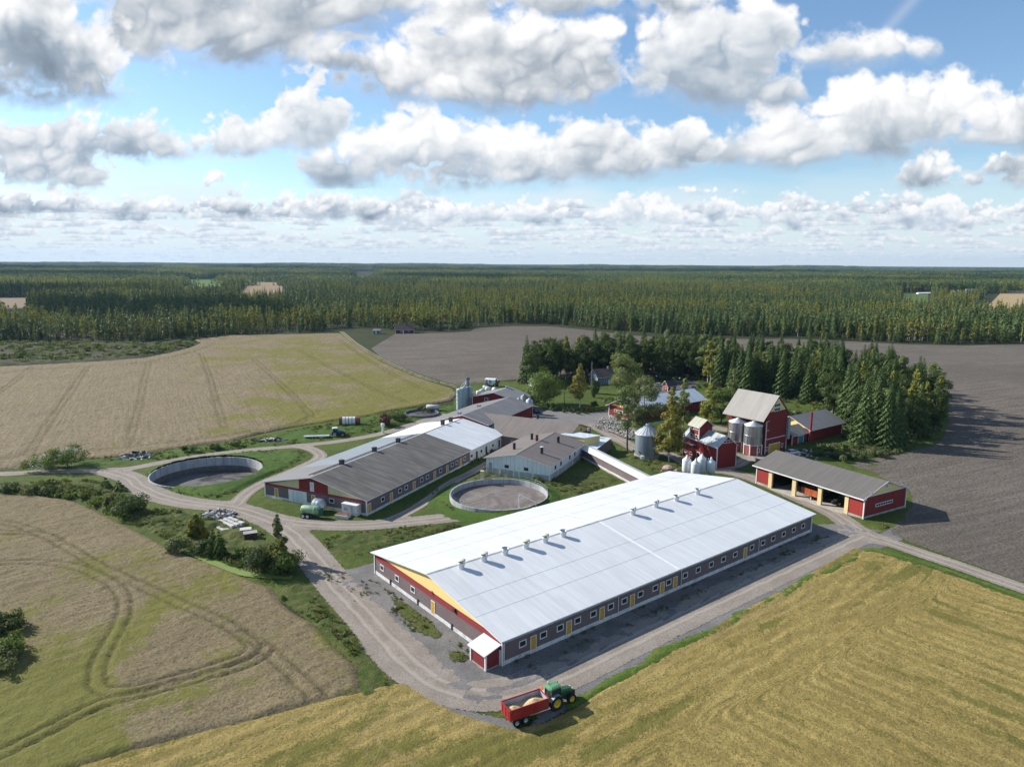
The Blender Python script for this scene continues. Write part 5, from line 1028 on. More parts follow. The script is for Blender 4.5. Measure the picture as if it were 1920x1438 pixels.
tx,ty=5.15,79.55
TR=tractor('green tractor with yellow wheel rims hitched to the red grain trailer',tx,ty,D(34),M_jgreen,paint('cab_roof_green',(.11,.26,.13),.5,.15),M_jyel,M_grf)
MB().box(-.85,.75,2.0,-.80,1.15,2.45).build('warning_plate',paint('orange_plate',(.75,.13,.02),.5),TR)
MB().tube((-.3,.5,2.85),(-.3,.5,3.15),.07).build('beacon',M_wht,TR)
M_tred=paint('trailer_red',(.34,.022,.022),.48,.18,spec=.4,dirt=(.20,.075,.055));M_tin=paint('trailer_inside',(.44,.44,.46),.6,.15,.8,dirt=(.30,.28,.27))
def trailer(label,x,y,rz,Lb,Wb,z0,z1,mb,mi,name='grain_trailer'):
    t=thing(name,label,'trailer',x,y,rz)
    b=MB();th=.07
    b.box(0,0,z0,Lb,th,z1).box(0,Wb-th,z0,Lb,Wb,z1).box(0,th,z0,th,Wb-th,z1).box(Lb-th,th,z0,Lb,Wb-th,z1).box(th,th,z0,Lb-th,Wb-th,z0+.08)
    for s in(0,1): b.box(-.03,(-.05 if s==0 else Wb-.06),z1-.10,Lb+.03,(.06 if s==0 else Wb+.05),z1+.03)
    b.box(-.04,.06,z1-.1,.06,Wb-.06,z1+.03);b.box(Lb-.06,.06,z1-.1,Lb+.04,Wb-.06,z1+.03)
    for q in(.33,.66): b.box(Lb*q-.05,-.04,z0+.05,Lb*q+.05,0,z1-.1);b.box(Lb*q-.05,Wb,z0+.05,Lb*q+.05,Wb+.04,z1-.1)
    for q in(.15,.5,.85): b.box(-.05,Wb*q-.05,z0+.05,0,Wb*q+.05,z1-.1)
    b.build('body',mb,t)
    b=MB();e=.075;b.poly([(e,e,z0+.09),(Lb-e,e,z0+.09),(Lb-e,e,z1-.11),(e,e,z1-.11)]);b.poly([(e,Wb-e,z0+.09),(Lb-e,Wb-e,z0+.09),(Lb-e,Wb-e,z1-.11),(e,Wb-e,z1-.11)]);b.poly([(e,e,z0+.09),(e,Wb-e,z0+.09),(e,Wb-e,z1-.11),(e,e,z1-.11)]);b.poly([(Lb-e,e,z0+.09),(Lb-e,Wb-e,z0+.09),(Lb-e,Wb-e,z1-.11),(Lb-e,e,z1-.11)]);b.build('lining',mi,t)
    b=MB();b.box(.3,Wb/2-.45,z0-.28,Lb-.2,Wb/2-.3,z0-.01).box(.3,Wb/2+.3,z0-.28,Lb-.2,Wb/2+.45,z0-.01);b.tube((Lb-.3,Wb/2-.35,z0-.15),(Lb+1.3,Wb/2,.55),.07).tube((Lb-.3,Wb/2+.35,z0-.15),(Lb+1.3,Wb/2,.55),.07).build('drawbar',M_dark,t)
    return t
# trailer frame: x forward, y left
tv=np.array((math.cos(D(29.)),math.sin(D(29.))));t0=np.array(G(880+.12519*610,1230+.12519*985,.95))
RT=trailer('red grain trailer heaped with pale grain behind the green tractor',t0[0],t0[1],D(29.),5.35,2.2,.95,2.35,M_tred,M_tin)
for xx in(.95,2.15):
    for s,yy in((-1,.12),(1,2.08)): wheel(RT,xx,yy,.47,.4,M_galv,s)
b=MB();[b.tube((xx,.1,.47),(xx,2.1,.47),.08) for xx in(.95,2.15)];b.build('axle',M_dark,RT)
for yy in(.3,1.9): MB().box(-.06,yy-.12,1.0,-.01,yy+.12,1.12).build('tail_lamp',paint('lamp_red',(.5,.02,.01),.3),RT)
gx,gy=np.meshgrid(np.linspace(.09,5.26,60),np.linspace(.09,2.11,28));X_,Y_=gx.ravel(),gy.ravel()
hh=.95+.55+.66*np.maximum(0,1-np.hypot((X_-3.85)/1.75,(Y_-1.05)/1.35))+.48*np.maximum(0,1-np.hypot((X_-1.0)/1.3,(Y_-1.15)/1.2));hh=hh+.03*(vnoise(X_*6,Y_*6,5)-.5)
i=np.arange(60*28).reshape(28,60);F=np.stack([i[:-1,:-1].ravel(),i[:-1,1:].ravel(),i[1:,1:].ravel(),i[1:,:-1].ravel()],1)
n=N('grain');nn=n.noise(9,4,.7);mg=n.bsdf(n.mix(nn,(.44,.335,.18),(.62,.49,.29)),.9,0,.1,n.bump(nn,.5,.03))
g=npmesh('grain_heap',np.column_stack([X_,Y_,hh]),F,mg,smooth=True);g.location=(t0[0],t0[1],0);g.rotation_euler=(0,0,D(29.));tag(g,'heap of pale grain filling the red trailer','grain')
# machines inside the shed
def inshed(u,v): return (75.8+math.cos(D(30))*u-math.sin(D(30))*v,145.2+math.sin(D(30))*u+math.cos(D(30))*v)
x,y=inshed(5.2,8.1);tractor('green tractor parked in the right bay of the open machine shed',x,y,D(30+168),bpy.data.materials['tractor_green'],bpy.data.materials['tractor_green'],M_jyel,M_jgreen,sc=.95)
x,y=inshed(3.2,12.4);ot=trailer('orange box trailer standing in the middle bay of the machine shed',x,y,D(120),4.2,2.1,1.0,2.5,paint('orange_box',(.40,.095,.03),.55,.2),M_dark,name='box_trailer')
for s,yy in((-1,.1),(1,2.)): wheel(ot,1.6,yy,.5,.4,M_galv,s)
# blue tractor and its trailer by the field
x,y=G(628,818);tractor('blue tractor with white cab roof on the grass by the oat field',x,y,D(12),paint('tractor_blue',(.03,.10,.20),.4,.15),M_wht,M_grf,bpy.data.materials['tractor_blue'])
x,y=G(598,822);t=thing('flat_trailer','long low pale trailer behind the blue tractor','trailer',x,y,D(10));MB().box(-4.5,-.9,.7,3.2,.9,.95).box(3.2,-.1,.6,5.2,.1,.75).build('bed',paint('pale_bed',(.34,.37,.38),.6),t)
for xx in(-1.8,-.9):
    for s in(-1,1): wheel(t,xx,s*.8,.38,.3,M_galv,s)
# slurry tanker and dome by the old barn
x,y=G(584,970);t=thing('slurry_tanker','green slurry tanker trailer parked before the old barn gable','tanker',x,y,D(-12))
prof=[(-2.3,.01),(-2.25,.5),(-2.05,.8),(-1.8,.92),(1.6,.92),(1.9,.8),(2.1,.5),(2.15,.01)]
MB().lathe([(r,z) for z,r in prof],n=28).build('barrel',paint('tanker_green',(.20,.36,.20),.45,.18,dirt=(.40,.40,.30)),t,True,(0,0,1.75),(0,math.pi/2,0))
MB().lathe([(.95,-.1),(.97,-.02),(.95,.1)],n=28).build('band',M_cream,t,False,(.9,0,1.75),(0,math.pi/2,0))
for xx in(-1.4,-.35):
    for s in(-1,1): wheel(t,xx,s*.95,.56,.5,M_wht,s)
MB().box(-2.2,-.4,.7,2.6,-.25,.9).box(-2.2,.25,.7,2.6,.4,.9).box(2.3,-.12,.55,4.2,.12,.72).box(1.9,-.6,.6,2.5,.6,2.1).build('frame',paint('dark_green',(.015,.11,.06),.5),t)
x,y=G(599,960);t=thing('metal_dome','grey ribbed metal dome tank lying between tanker and barn wall','tank',x,y,D(-20));MB().lathe([(1.5,-1.1),(1.52,.5),(1.35,.9),(.9,1.25),(.01,1.4)],n=30).build('shell',paint('dome_steel',(.50,.54,.58),.4,.12,metal=.4),t,True,(0,0,1.52),(0,math.pi/2,0))
MB().lathe([(1.53,-.4),(1.58,-.35),(1.53,-.3),(1.53,.3),(1.58,.35),(1.53,.4)],n=30).build('hoop',M_galv,t,False,(0,0,1.52),(0,math.pi/2,0))
x,y=G(661,965);t=thing('white_container','battered white container against the old barn corner','container',x,y,D(-25));MB().box(-2.,-1.1,.3,2.,1.1,2.6).build('body',paint('dirty_white',(.58,.57,.54),.6,.1,.8,dirt=(.32,.28,.24)),t);MB().box(-2.06,-1.16,2.58,2.06,1.16,2.7).build('lid',M_wht,t);MB().box(.4,-1.14,.5,.9,-1.09,2.4).box(-1.4,-1.14,1.2,-.5,-1.09,2.).build('panel',M_grf,t);MB().box(-1.8,-1.,0,-1.5,1,.31).box(1.5,-1,0,1.8,1,.31).build('skid',M_dark,t)
x,y=G(643,970);t=thing('feed_trough','low white trough with rusty lid beside the white container','trough',x,y,D(-18));MB().prism([(-.7,0),(-.85,.75),(.85,.75),(.7,0)],-1.5,1.5).build('body',M_wht,t);MB().box(-1.45,-.7,.74,1.4,.7,.82).build('lid',paint('rust',(.17,.075,.045),.8,.3),t)
x,y=G(656,797);t=thing('drum_tank','horizontal drum tank with white bands and rusty ends by the oat field','tank',x,y,D(8));MB().lathe([(.01,-3.4),(1.35,-3.4),(1.35,3.4),(.01,3.4)],n=28).build('barrel',bpy.data.materials['rust'],t,False,(0,0,1.5),(0,math.pi/2,0));
for z in(-1.9,-.8,.3,1.4): MB().lathe([(1.38,z-.46),(1.38,z+.46)],n=28).build('band',M_wht,t,False,(0,0,1.5),(0,math.pi/2,0))
MB().box(-2,-.9,0,-1.6,.9,.7).box(1.6,-.9,0,2,.9,.7).build('cradle',M_conc,t)
x,y=G(812,771);t=thing('white_tanker','white horizontal tank on wheels behind the small slurry tank','tanker',x,y,D(-8));t.scale=(.8,)*3;MB().lathe([(.01,-3.2),(.8,-3.1),(1.2,-2.7),(1.2,2.7),(.8,3.1),(.01,3.2)],n=24).build('barrel',paint('grey_white',(.48,.49,.48),.6,.15,dirt=(.3,.3,.28)),t,True,(0,0,1.9),(0,math.pi/2,0))
for xx in(-1.6,.2): wheel(t,xx,-.9,.55,.4,M_grf,-1);wheel(t,xx,.9,.55,.4,M_grf,1)
MB().box(-2.8,-.5,.7,2.8,.5,.95).build('frame',M_dark,t)
x,y=G(702.5,800);t=thing('white_post_box','small white vent post on the grass behind the panel roof','post',x,y);x,y=G(718,813);t.location=(x,y,0);MB().lathe([(.35,0),(.35,2.4),(.6,2.5),(.6,3.3),(.2,3.5)],n=12).build('post',M_wht,t)
# white machine and bale heaps behind the red barn
x,y=G(921,724);t=thing('white_machine','white boxy harvester machine on the grass before the ploughed field','machine',x,y,D(-20))
b=MB();b.prism([(-1.3,.9),(-1.3,3.0),(-.9,3.5),(.9,3.5),(1.3,3.0),(1.3,.9)],-2.6,2.4);b.build('body',M_wht,t);MB().prism([(-1.1,1.5),(-1.1,2.9),(1.1,2.9),(1.1,1.5)],2.4,3.6).build('cab',M_cab,t);MB().box(-2.2,-1.33,1.2,-1.2,-1.28,3.).box(-.6,-1.33,1.2,.6,-1.28,2.8).build('panel',M_grf,t)
for xx in(-1.6,2.2): wheel(t,xx,-1.2,.75,.5,M_grf,-1);wheel(t,xx,1.2,.75,.5,M_grf,1)
for i,(px,py) in enumerate(((909,731),(914,733),(927,735),(897,741),(903,738))):
    x,y=G(px,py);t=thing('wrapped_bale','white plastic wrapped bale lying near the white machine','bale',x,y,i*1.1,'white wrapped bales');MB().lathe([(.01,-.9),(.8,-.85),(1.0,-.6),(1.02,.6),(.8,.85),(.01,.9)],n=18).build('wrap',M_wht,t,True,(0,0,.95),(0,math.pi/2,0))
# cars
def car(label,px,py,rz,mb):
    x,y=G(px,py);t=thing('parked_car',label,'car',x,y,rz)
    def sc(xx,w,z0,z1): return [(xx,-w,z0),(xx,w,z0),(xx,w*1.0,z1*.8+z0*.2),(xx,w*.93,z1),(xx,-w*.93,z1),(xx,-w,z1*.8+z0*.2)]
    b=MB();loft([sc(-2.25,.72,.45,.85),sc(-2.1,.85,.3,.98),sc(-.9,.88,.28,1.0),sc(.9,.88,.28,.98),sc(1.9,.84,.3,.86),sc(2.25,.68,.42,.72)],b);b.build('body',mb,t,True)
    b=MB();loft([[(-1.85,-.78,.97),(1.15,-.78,.95),(1.15,.78,.95),(-1.85,.78,.97)],[(-1.35,-.62,1.42),(.35,-.62,1.44),(.35,.62,1.44),(-1.35,.62,1.42)]],b);b.build('cab_window',M_cab,t)
    b=MB();b.box(-1.32,-.6,1.425,.33,.6,1.48);b.build('roof',mb,t)
    for xx in(-1.35,1.35):
        for s in(-1,1): wheel(t,xx,s*.78,.32,.2,M_grf,s)
    return t
car('white car parked in the yard among the trees',1235.5,724,D(8),paint('car_white',(.70,.71,.72),.3,.04,spec=.6))
car('dark blue car beside the pale silos on the yard',1004,774,D(-60),paint('car_dark',(.012,.020,.030),.25,.1,spec=.6))
car('dark car parked next to the white car under the grove',1222,719,D(10),bpy.data.materials['car_dark'])
car('white car behind the machine shed roof by the teal door',1486,852,D(20),bpy.data.materials['car_white'])
# ------------------------------------------------------------------ rubble, blocks, stones
def rock(name,label,cat,x,y,s,mat,seed,flat=.6,group=None):
    r=random.Random(seed);bm=bmesh.new();bmesh.ops.create_icosphere(bm,subdivisions=2,radius=1)
    k=[Vector((r.uniform(-1,1),r.uniform(-1,1),r.uniform(-1,1))).normalized() for _ in range(7)]
    for v in bm.verts:
        d=1.
        for q in k: d=min(d,.78/max(.4,v.co.normalized().dot(q)) if v.co.normalized().dot(q)>.55 else d)
        v.co=v.co*d*s;v.co.z*=flat
    me=bpy.data.meshes.new(name);bm.to_mesh(me);bm.free();me.materials.append(mat);o=bpy.data.objects.new(name,me);link(o);o.location=(x,y,s*flat*.35);o.rotation_euler=(0,0,r.uniform(0,6));return tag(o,label,cat,group)
M_stone=paint('stone',(.30,.285,.27),.9,.3,1.5)
M_slab=paint('broken_concrete',(.46,.45,.43),.9,.2,.8)
def slabs(name,label,px,py,rx,ry,n,seed,mats,hmax=1.6,smin=.5,smax=1.5,kind=None,cat='rubble'):
    r=random.Random(seed);x0,y0=G(px,py);b=MB()
    for i in range(n):
        a=r.uniform(0,6.28);q=math.sqrt(r.random());x,y=q*rx*math.cos(a),q*ry*math.sin(a);z=hmax*(1-q)*r.uniform(.2,1.);M=Matrix.Translation((x,y,z))@Matrix.Rotation(r.uniform(0,6.28),4,'Z')@Matrix.Rotation(r.uniform(-.7,.7),4,'X')@Matrix.Rotation(r.uniform(-.5,.5),4,'Y')
        l,w,h=r.uniform(smin,smax),r.uniform(smin*.6,smax*.6),r.uniform(.1,.3);k=len(b.v);b.box(-l/2,-w/2,-h/2,l/2,w/2,h/2,r.randrange(len(mats)))
        b.v[k:]=[tuple(M@Vector(p)) for p in b.v[k:]]
    o=b.build(name,mats,loc=(x0,y0,.05));return tag(o,label,cat,kind=kind)
slabs('rubble_heap','heap of broken concrete slabs and dark scrap beside the drive',411,966,3.6,2.6,110,1,[M_slab,M_dark,M_slab,M_stone],1.5)
slabs('brush_heap','heap of grey brushwood and bleached boards by the oat field',255,858,5.,2.6,150,2,[paint('grey_wood',(.17,.14,.12),.9,.3),M_dark,M_slab],1.9,.6,2.6)
slabs('scrap_row','low row of dark pipes and wrapped scrap on the grass strip',507,828,5.5,1.6,50,3,[M_dark,paint('grey_pipe',(.20,.21,.22),.6),M_dark],.6,.8,3.)
slabs('debris','scattered stones and boards on the scrub by the tall barn',1520,850,6.,4.,60,5,[M_stone,M_slab,M_dark],.9,.4,1.6)
slabs('debris','pale stones and boards around the mossy annex',1500,858,5,3.,30,6,[M_slab,M_stone,M_grf],.7,.4,1.5)
for i,dx in enumerate((-1.1,0,1.1)):
    x,y=G(434,984);c=D(-38);b=MB();b.prism([(-.42,0),(-.42,.55),(-.2,.62),(.2,.62),(.42,.55),(.42,0)],-2.7,2.7)
    o=b.build('concrete_beam',M_slab,loc=(x-math.sin(c)*dx,y+math.cos(c)*dx,.25+.0*i),rot=(0,0,c));tag(o,('nearest','middle','farthest')[i]+' of three long concrete beams lying side by side','beam','concrete beams in the grass')
x,y=G(419,994);o=MB().box(-2.4,-.7,0,2.4,.7,.25).build('concrete_slab',M_slab,loc=(x,y,.15),rot=(0,.05,D(-35)));tag(o,'flat grey concrete slab lying in the weeds','slab')
x,y=G(461,1000);o=MB().box(-1.1,-.8,0,1.1,.8,.95).build('concrete_block',paint('pale_block',(.52,.50,.46),.9,.15),loc=(x,y,.1),rot=(0,0,D(20)));tag(o,'pale concrete block on the weedy bank','block')
x,y=G(470,1010);t=thing('dark_crate','dark wooden crate with pale lid next to the concrete block','crate',x,y,D(24));MB().box(-1.2,-.7,0,1.2,.7,1.3).build('body',M_brn,t);MB().box(-1.3,-.8,1.3,1.3,.8,1.42).build('lid',M_conc,t)
for i,(px,py,s) in enumerate(((1254,882,1.9),(1268,885,1.1),(1245,884,1.))): 
    x,y=G(px,py);rock('boulder',('large reddish boulder near the white silos','small reddish boulder right of the large one','small reddish boulder left of the large one')[i],'boulder',x,y,s,paint('red_stone',(.33,.235,.19),.9,.25,1.) if i==0 else bpy.data.materials['red_stone'],i,.6)
# stone bank under the workshop: uncountable stones
r=np.random.RandomState(4);pl=np.array(GP([(1108,802),(1128,788),(1150,781),(1180,800),(1198,815),(1190,828),(1170,824),(1140,812)]));cub=[];cf=[]
cnt=0
while cnt<900:
    p=pl.min(0)+r.rand(2)*(pl.max(0)-pl.min(0))
    if sdpoly(p[None],pl)[0]<.2: continue
    s=r.uniform(.18,.5);R_=Matrix.Rotation(r.uniform(0,6.3),3,Vector(r.randn(3)).normalized());k=len(cub)
    for q in((1,0,0),(-1,0,0),(0,1,0),(0,-1,0),(0,0,.8),(0,0,-.8)): v=R_@Vector(q)*s*r.uniform(.8,1.2);cub.append((p[0]+v.x,p[1]+v.y,.25+max(0,v.z)+0.6*vnoise(np.array([p[0]*.2]),np.array([p[1]*.2]),9)[0]))
    for a,b_,c in((0,2,4),(2,1,4),(1,3,4),(3,0,4),(2,0,5),(1,2,5),(3,1,5),(0,3,5)): cf.append((k+a,k+b_,k+c))
    cnt+=1
tag(npmesh('rubble',cub,cf,paint('field_stone',(.33,.31,.295),.9,.35,.9)),'bank of loose grey field stones below the red workshop','stones',kind='stuff')
# ------------------------------------------------------------------ lamps, poles
for i,(px,py,lab) in enumerate(((1077,770,'white globe garden lamp by the hedge bend'),(1131,767,'white globe garden lamp left of the red workshop'),(1037.5,758,'white globe lamp in front of the round maple'),(1030,757,'white globe lamp at the left side of the round maple'),(998,748,'white globe lamp at the corner of the dull grey roof'),(1230,718,'globe lamp behind the white parked car'),(1274,722,'globe lamp on the far side of the parking yard'),(1256,728,'globe lamp in front of the garden shed'))):
    x,y=G(px,py);t=thing('garden_lamp',lab,'lamp',x,y,0,'globe lamps in the garden');MB().tube((0,0,0),(0,0,2.9),.05,n=6).build('pole',M_dark,t);MB().lathe([(.01,2.85),(.22,2.95),(.30,3.15),(.22,3.36),(.01,3.45)],n=14).build('globe',M_wht,t,True)
x,y=G(1109,728);t=thing('flagpole','tall white flagpole in the garden','flagpole',x,y);MB().tube((0,0,0),(0,0,11.5),.09,.05,8).build('pole',M_wht,t);MB().lathe([(.01,11.4),(.14,11.5),(.01,11.64)],n=8).build('finial',M_jyel,t)
x,y=G(1058,767);t=thing('gate_post','pole with dark trunk like post in the garden','post',x,y);MB().tube((0,0,0),(0,0,6.5),.13,.1,8).build('pole',M_brn,t)
x,y=G(1100,768);t=thing('garden_table','red wooden garden table with benches on the lawn','table',x,y);MB().box(-.9,-.5,.7,.9,.5,.78).build('tabletop',M_redl,t)
for s in(-1,1): MB().box(-.9,s*.85-.15,.42,.9,s*.85+.15,.48).build('bench',M_redl,t)
MB().box(-.6,-.9,0,-.5,.9,.69).box(.5,-.9,0,.6,.9,.69).build('trestle',M_redl,t)
# ------------------------------------------------------------------ vegetation
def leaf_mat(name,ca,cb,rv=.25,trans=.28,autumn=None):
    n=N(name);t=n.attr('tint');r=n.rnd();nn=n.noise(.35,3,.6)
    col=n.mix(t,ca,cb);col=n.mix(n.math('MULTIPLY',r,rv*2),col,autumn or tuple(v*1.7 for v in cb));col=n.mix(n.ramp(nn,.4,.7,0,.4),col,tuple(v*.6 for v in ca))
    d=n.new('ShaderNodeBsdfPrincipled');n.put(d.inputs['Base Color'],col);d.inputs['Roughness'].default_value=.65;d.inputs['Specular IOR Level'].default_value=.25
    tr=n.new('ShaderNodeBsdfTranslucent');n.put(tr.inputs[0],n.mix(.5,col,(.20,.24,.02)))
    ms=n.new('ShaderNodeMixShader');ms.inputs[0].default_value=trans;n.t.links.new(d.outputs[0],ms.inputs[1]);n.t.links.new(tr.outputs[0],ms.inputs[2]);n.t.links.new(ms.outputs[0],n.out.inputs[0]);return n.m
L_spr=leaf_mat('spruce_needles',(.036,.070,.022),(.094,.146,.040),.26,.15)
L_pin=leaf_mat('pine_needles',(.072,.110,.033),(.165,.200,.062),.25,.18)
L_bir=leaf_mat('birch_leaves',(.165,.195,.032),(.370,.365,.070),.35,.36,autumn=(.30,.28,.045))
L_gold=leaf_mat('autumn_birch_leaves',(.160,.150,.032),(.285,.255,.055),.3,.36,autumn=(.36,.27,.04))
L_dec=leaf_mat('green_leaves',(.056,.098,.020),(.125,.175,.038),.25,.3)
L_asp=leaf_mat('aspen_leaves',(.030,.058,.016),(.072,.108,.028),.2,.25)
L_pale=leaf_mat('pale_green_leaves',(.115,.150,.042),(.205,.230,.075),.2,.34)
L_will=leaf_mat('willow_leaves',(.085,.108,.042),(.150,.168,.075),.2,.3)
L_flow=leaf_mat('white_flowers',(.55,.57,.48),(.70,.70,.62),.1,.2)
L_dark=leaf_mat('dark_bush_leaves',(.030,.052,.018),(.065,.098,.030),.2,.2)
L_red=leaf_mat('red_leaves',(.10,.040,.040),(.17,.07,.065),.2,.2)
def bark(name,c,d):
    n=N(name);v=n.noise(1.,4,.6,n.co((2,2,.9)));return n.bsdf(n.mix(n.ramp(v,.45,.62),c,d),.9,0,.15)
B_bir=bark('birch_bark',(.58,.56,.52),(.16,.14,.13));B_spr=bark('spruce_bark',(.085,.062,.048),(.05,.04,.03));B_pin=bark('pine_bark',(.20,.105,.055),(.10,.065,.045));B_dec=bark('grey_bark',(.13,.115,.10),(.07,.06,.05))
def leaves(C,L,Wd,rng,out=None,down=.0,nrm=None):
    """bent leaf-spray quads at centres C; out = preferred long axis"""
    n=len(C);a=rng.randn(n,3)
    if out is not None:a=out+.45*a
    a[:,2]-=down;a/=np.linalg.norm(a,axis=1)[:,None]+1e-9;b=rng.randn(n,3)
    if nrm is not None:
        q=nrm/(np.linalg.norm(nrm,axis=1)[:,None]+1e-9)+.42*rng.randn(n,3);q/=np.linalg.norm(q,axis=1)[:,None]+1e-9;a-=q*(a*q).sum(1)[:,None];a/=np.linalg.norm(a,axis=1)[:,None]+1e-9;b=np.cross(a,q)
    else: b-=a*(a*b).sum(1)[:,None];b/=np.linalg.norm(b,axis=1)[:,None]+1e-9
    l=(L*(.6+.8*rng.rand(n)))[:,None]/2;w=(Wd*(.6+.8*rng.rand(n)))[:,None]/2
    k=.35*rng.rand(n,1)
    v=np.stack([C-a*l,C+b*w+a*l*k,C+a*l,C-b*w-a*l*k*.5],1).reshape(-1,3);f=np.arange(4*n).reshape(n,4);return v,f
def crown_spruce(h,r,n,rng,base=.08,size=1.,thin=1.):
    t=rng.rand(n)**1.25;z=h*(base+(.985-base)*t);wh=.62*size;z=np.round(z/wh+rng.randn(n)*.27)*wh;z=np.clip(z,h*base,h*.985)
    u=np.clip((z/h-base)/(1-base),0,1);R=r*(1-u)**.88*(.72+.28*np.sin(z*5.1+1.3)**2)+.10
    nb=7;an=rng.rand(n)*2*math.pi;an=np.round(an*nb/(2*math.pi)+rng.randn(n)*.33)*2*math.pi/nb+z*1.9
    q=np.sqrt(rng.rand(n)*.75+.25)*(.8+.4*rng.rand(n));pr=R*q
    C=np.stack([pr*np.cos(an),pr*np.sin(an),z-pr*.22],1);o=np.stack([np.cos(an),np.sin(an),-.30+0*an],1)
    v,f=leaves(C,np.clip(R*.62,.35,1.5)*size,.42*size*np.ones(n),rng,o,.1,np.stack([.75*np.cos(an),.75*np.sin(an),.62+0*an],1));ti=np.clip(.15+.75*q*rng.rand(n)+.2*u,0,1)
    return v,f,np.repeat(ti,4)
def crown_clumps(blobs_,n,L,Wd,rng,down=.15,hollow=.45):
    """leaves gathered in clumps (x,y,z,r): leaves sit towards each clump's surface"""
    B=np.asarray(blobs_);w=B[:,3]**2;i=rng.choice(len(B),n,p=w/w.sum());d=rng.randn(n,3);d/=np.linalg.norm(d,axis=1)[:,None]
    q=(hollow+(1-hollow)*rng.rand(n))**.6*(.75+.45*rng.rand(n));C=B[i,:3]+d*(B[i,3]*q)[:,None]*np.array((1,1,.8))
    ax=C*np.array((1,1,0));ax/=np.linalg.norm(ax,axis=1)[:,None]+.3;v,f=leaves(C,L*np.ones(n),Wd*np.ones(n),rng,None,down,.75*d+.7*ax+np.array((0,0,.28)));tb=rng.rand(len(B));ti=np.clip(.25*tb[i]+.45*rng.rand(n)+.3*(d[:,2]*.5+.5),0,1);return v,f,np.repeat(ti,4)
def birch_blobs(h,r,rng,n=26,z0=.25,top=1.):
    o=[]
    for k in range(n):
        t=rng.rand()**.85;z=h*(z0+(.95-z0)*t);R=r*math.sin(math.pi*min(1,(.10+.90*(1-t)**.75)))**.8 if t<.9 else r*.2
        R=r*(1-t)**.6*(.35+.65*min(1,t*5+.25));a=rng.rand()*6.28;q=math.sqrt(rng.rand())*.85;o.append((R*q*math.cos(a),R*q*math.sin(a),z,r*(.22+.20*rng.rand())*(.55+.6*(1-t))))
    o.append((0,0,h*.95,r*.14));o.append((0,0,h*.88,r*.22));return o
def round_blobs(h,r,rng,n=30,z0=.2):
    o=[];zc=h*(z0+1)/2;hz=h*(1-z0)/2
    for k in range(n):
        d=rng.randn(3);d/=np.linalg.norm(d);q=.55+.38*rng.rand();o.append((d[0]*r*q,d[1]*r*q,zc+d[2]*hz*q,r*(.24+.16*rng.rand())))
    return o
def pine_blobs(h,r,rng,n=13,z0=.5):
    o=[]
    for k in range(n):
        t=rng.rand();z=h*(z0+(.93-z0)*t);R=r*(.35+.65*math.sin(math.pi*(.12+.8*t)));a=rng.rand()*6.28;q=.35+.6*rng.rand();o.append((R*q*math.cos(a),R*q*math.sin(a),z,r*(.24+.16*rng.rand())))
    o.append((0,0,h*.94,r*.34));return o
def trunk_mesh(h,r0,rng,n=7,bend=.02,limbs=(),seg=6):
    b=MB();p=Vector((0,0,-.1));ps=[p]
    for i in range(1,seg+1): ps.append(Vector((rng.randn()*bend*h*.3,rng.randn()*bend*h*.3,h*i/seg)))
    for i in range(seg): b.tube(ps[i],ps[i+1],r0*(1-.88*i/seg),r0*(1-.88*(i+1)/seg),n,cap=False)
    for x,y,z in limbs:
        zz=max(.15*h,z-math.hypot(x,y)*.6);rr=r0*(1-.88*zz/h)*.5;b.tube((0,0,zz),(x,y,z),max(.02,rr),max(.012,rr*.35),5,cap=False)
    return b
def quads_of(b):
    f=[q if len(q)==4 else (*q,q[-1]) for q in b.f];return np.array(b.v),np.array([q[:4] for q in f])
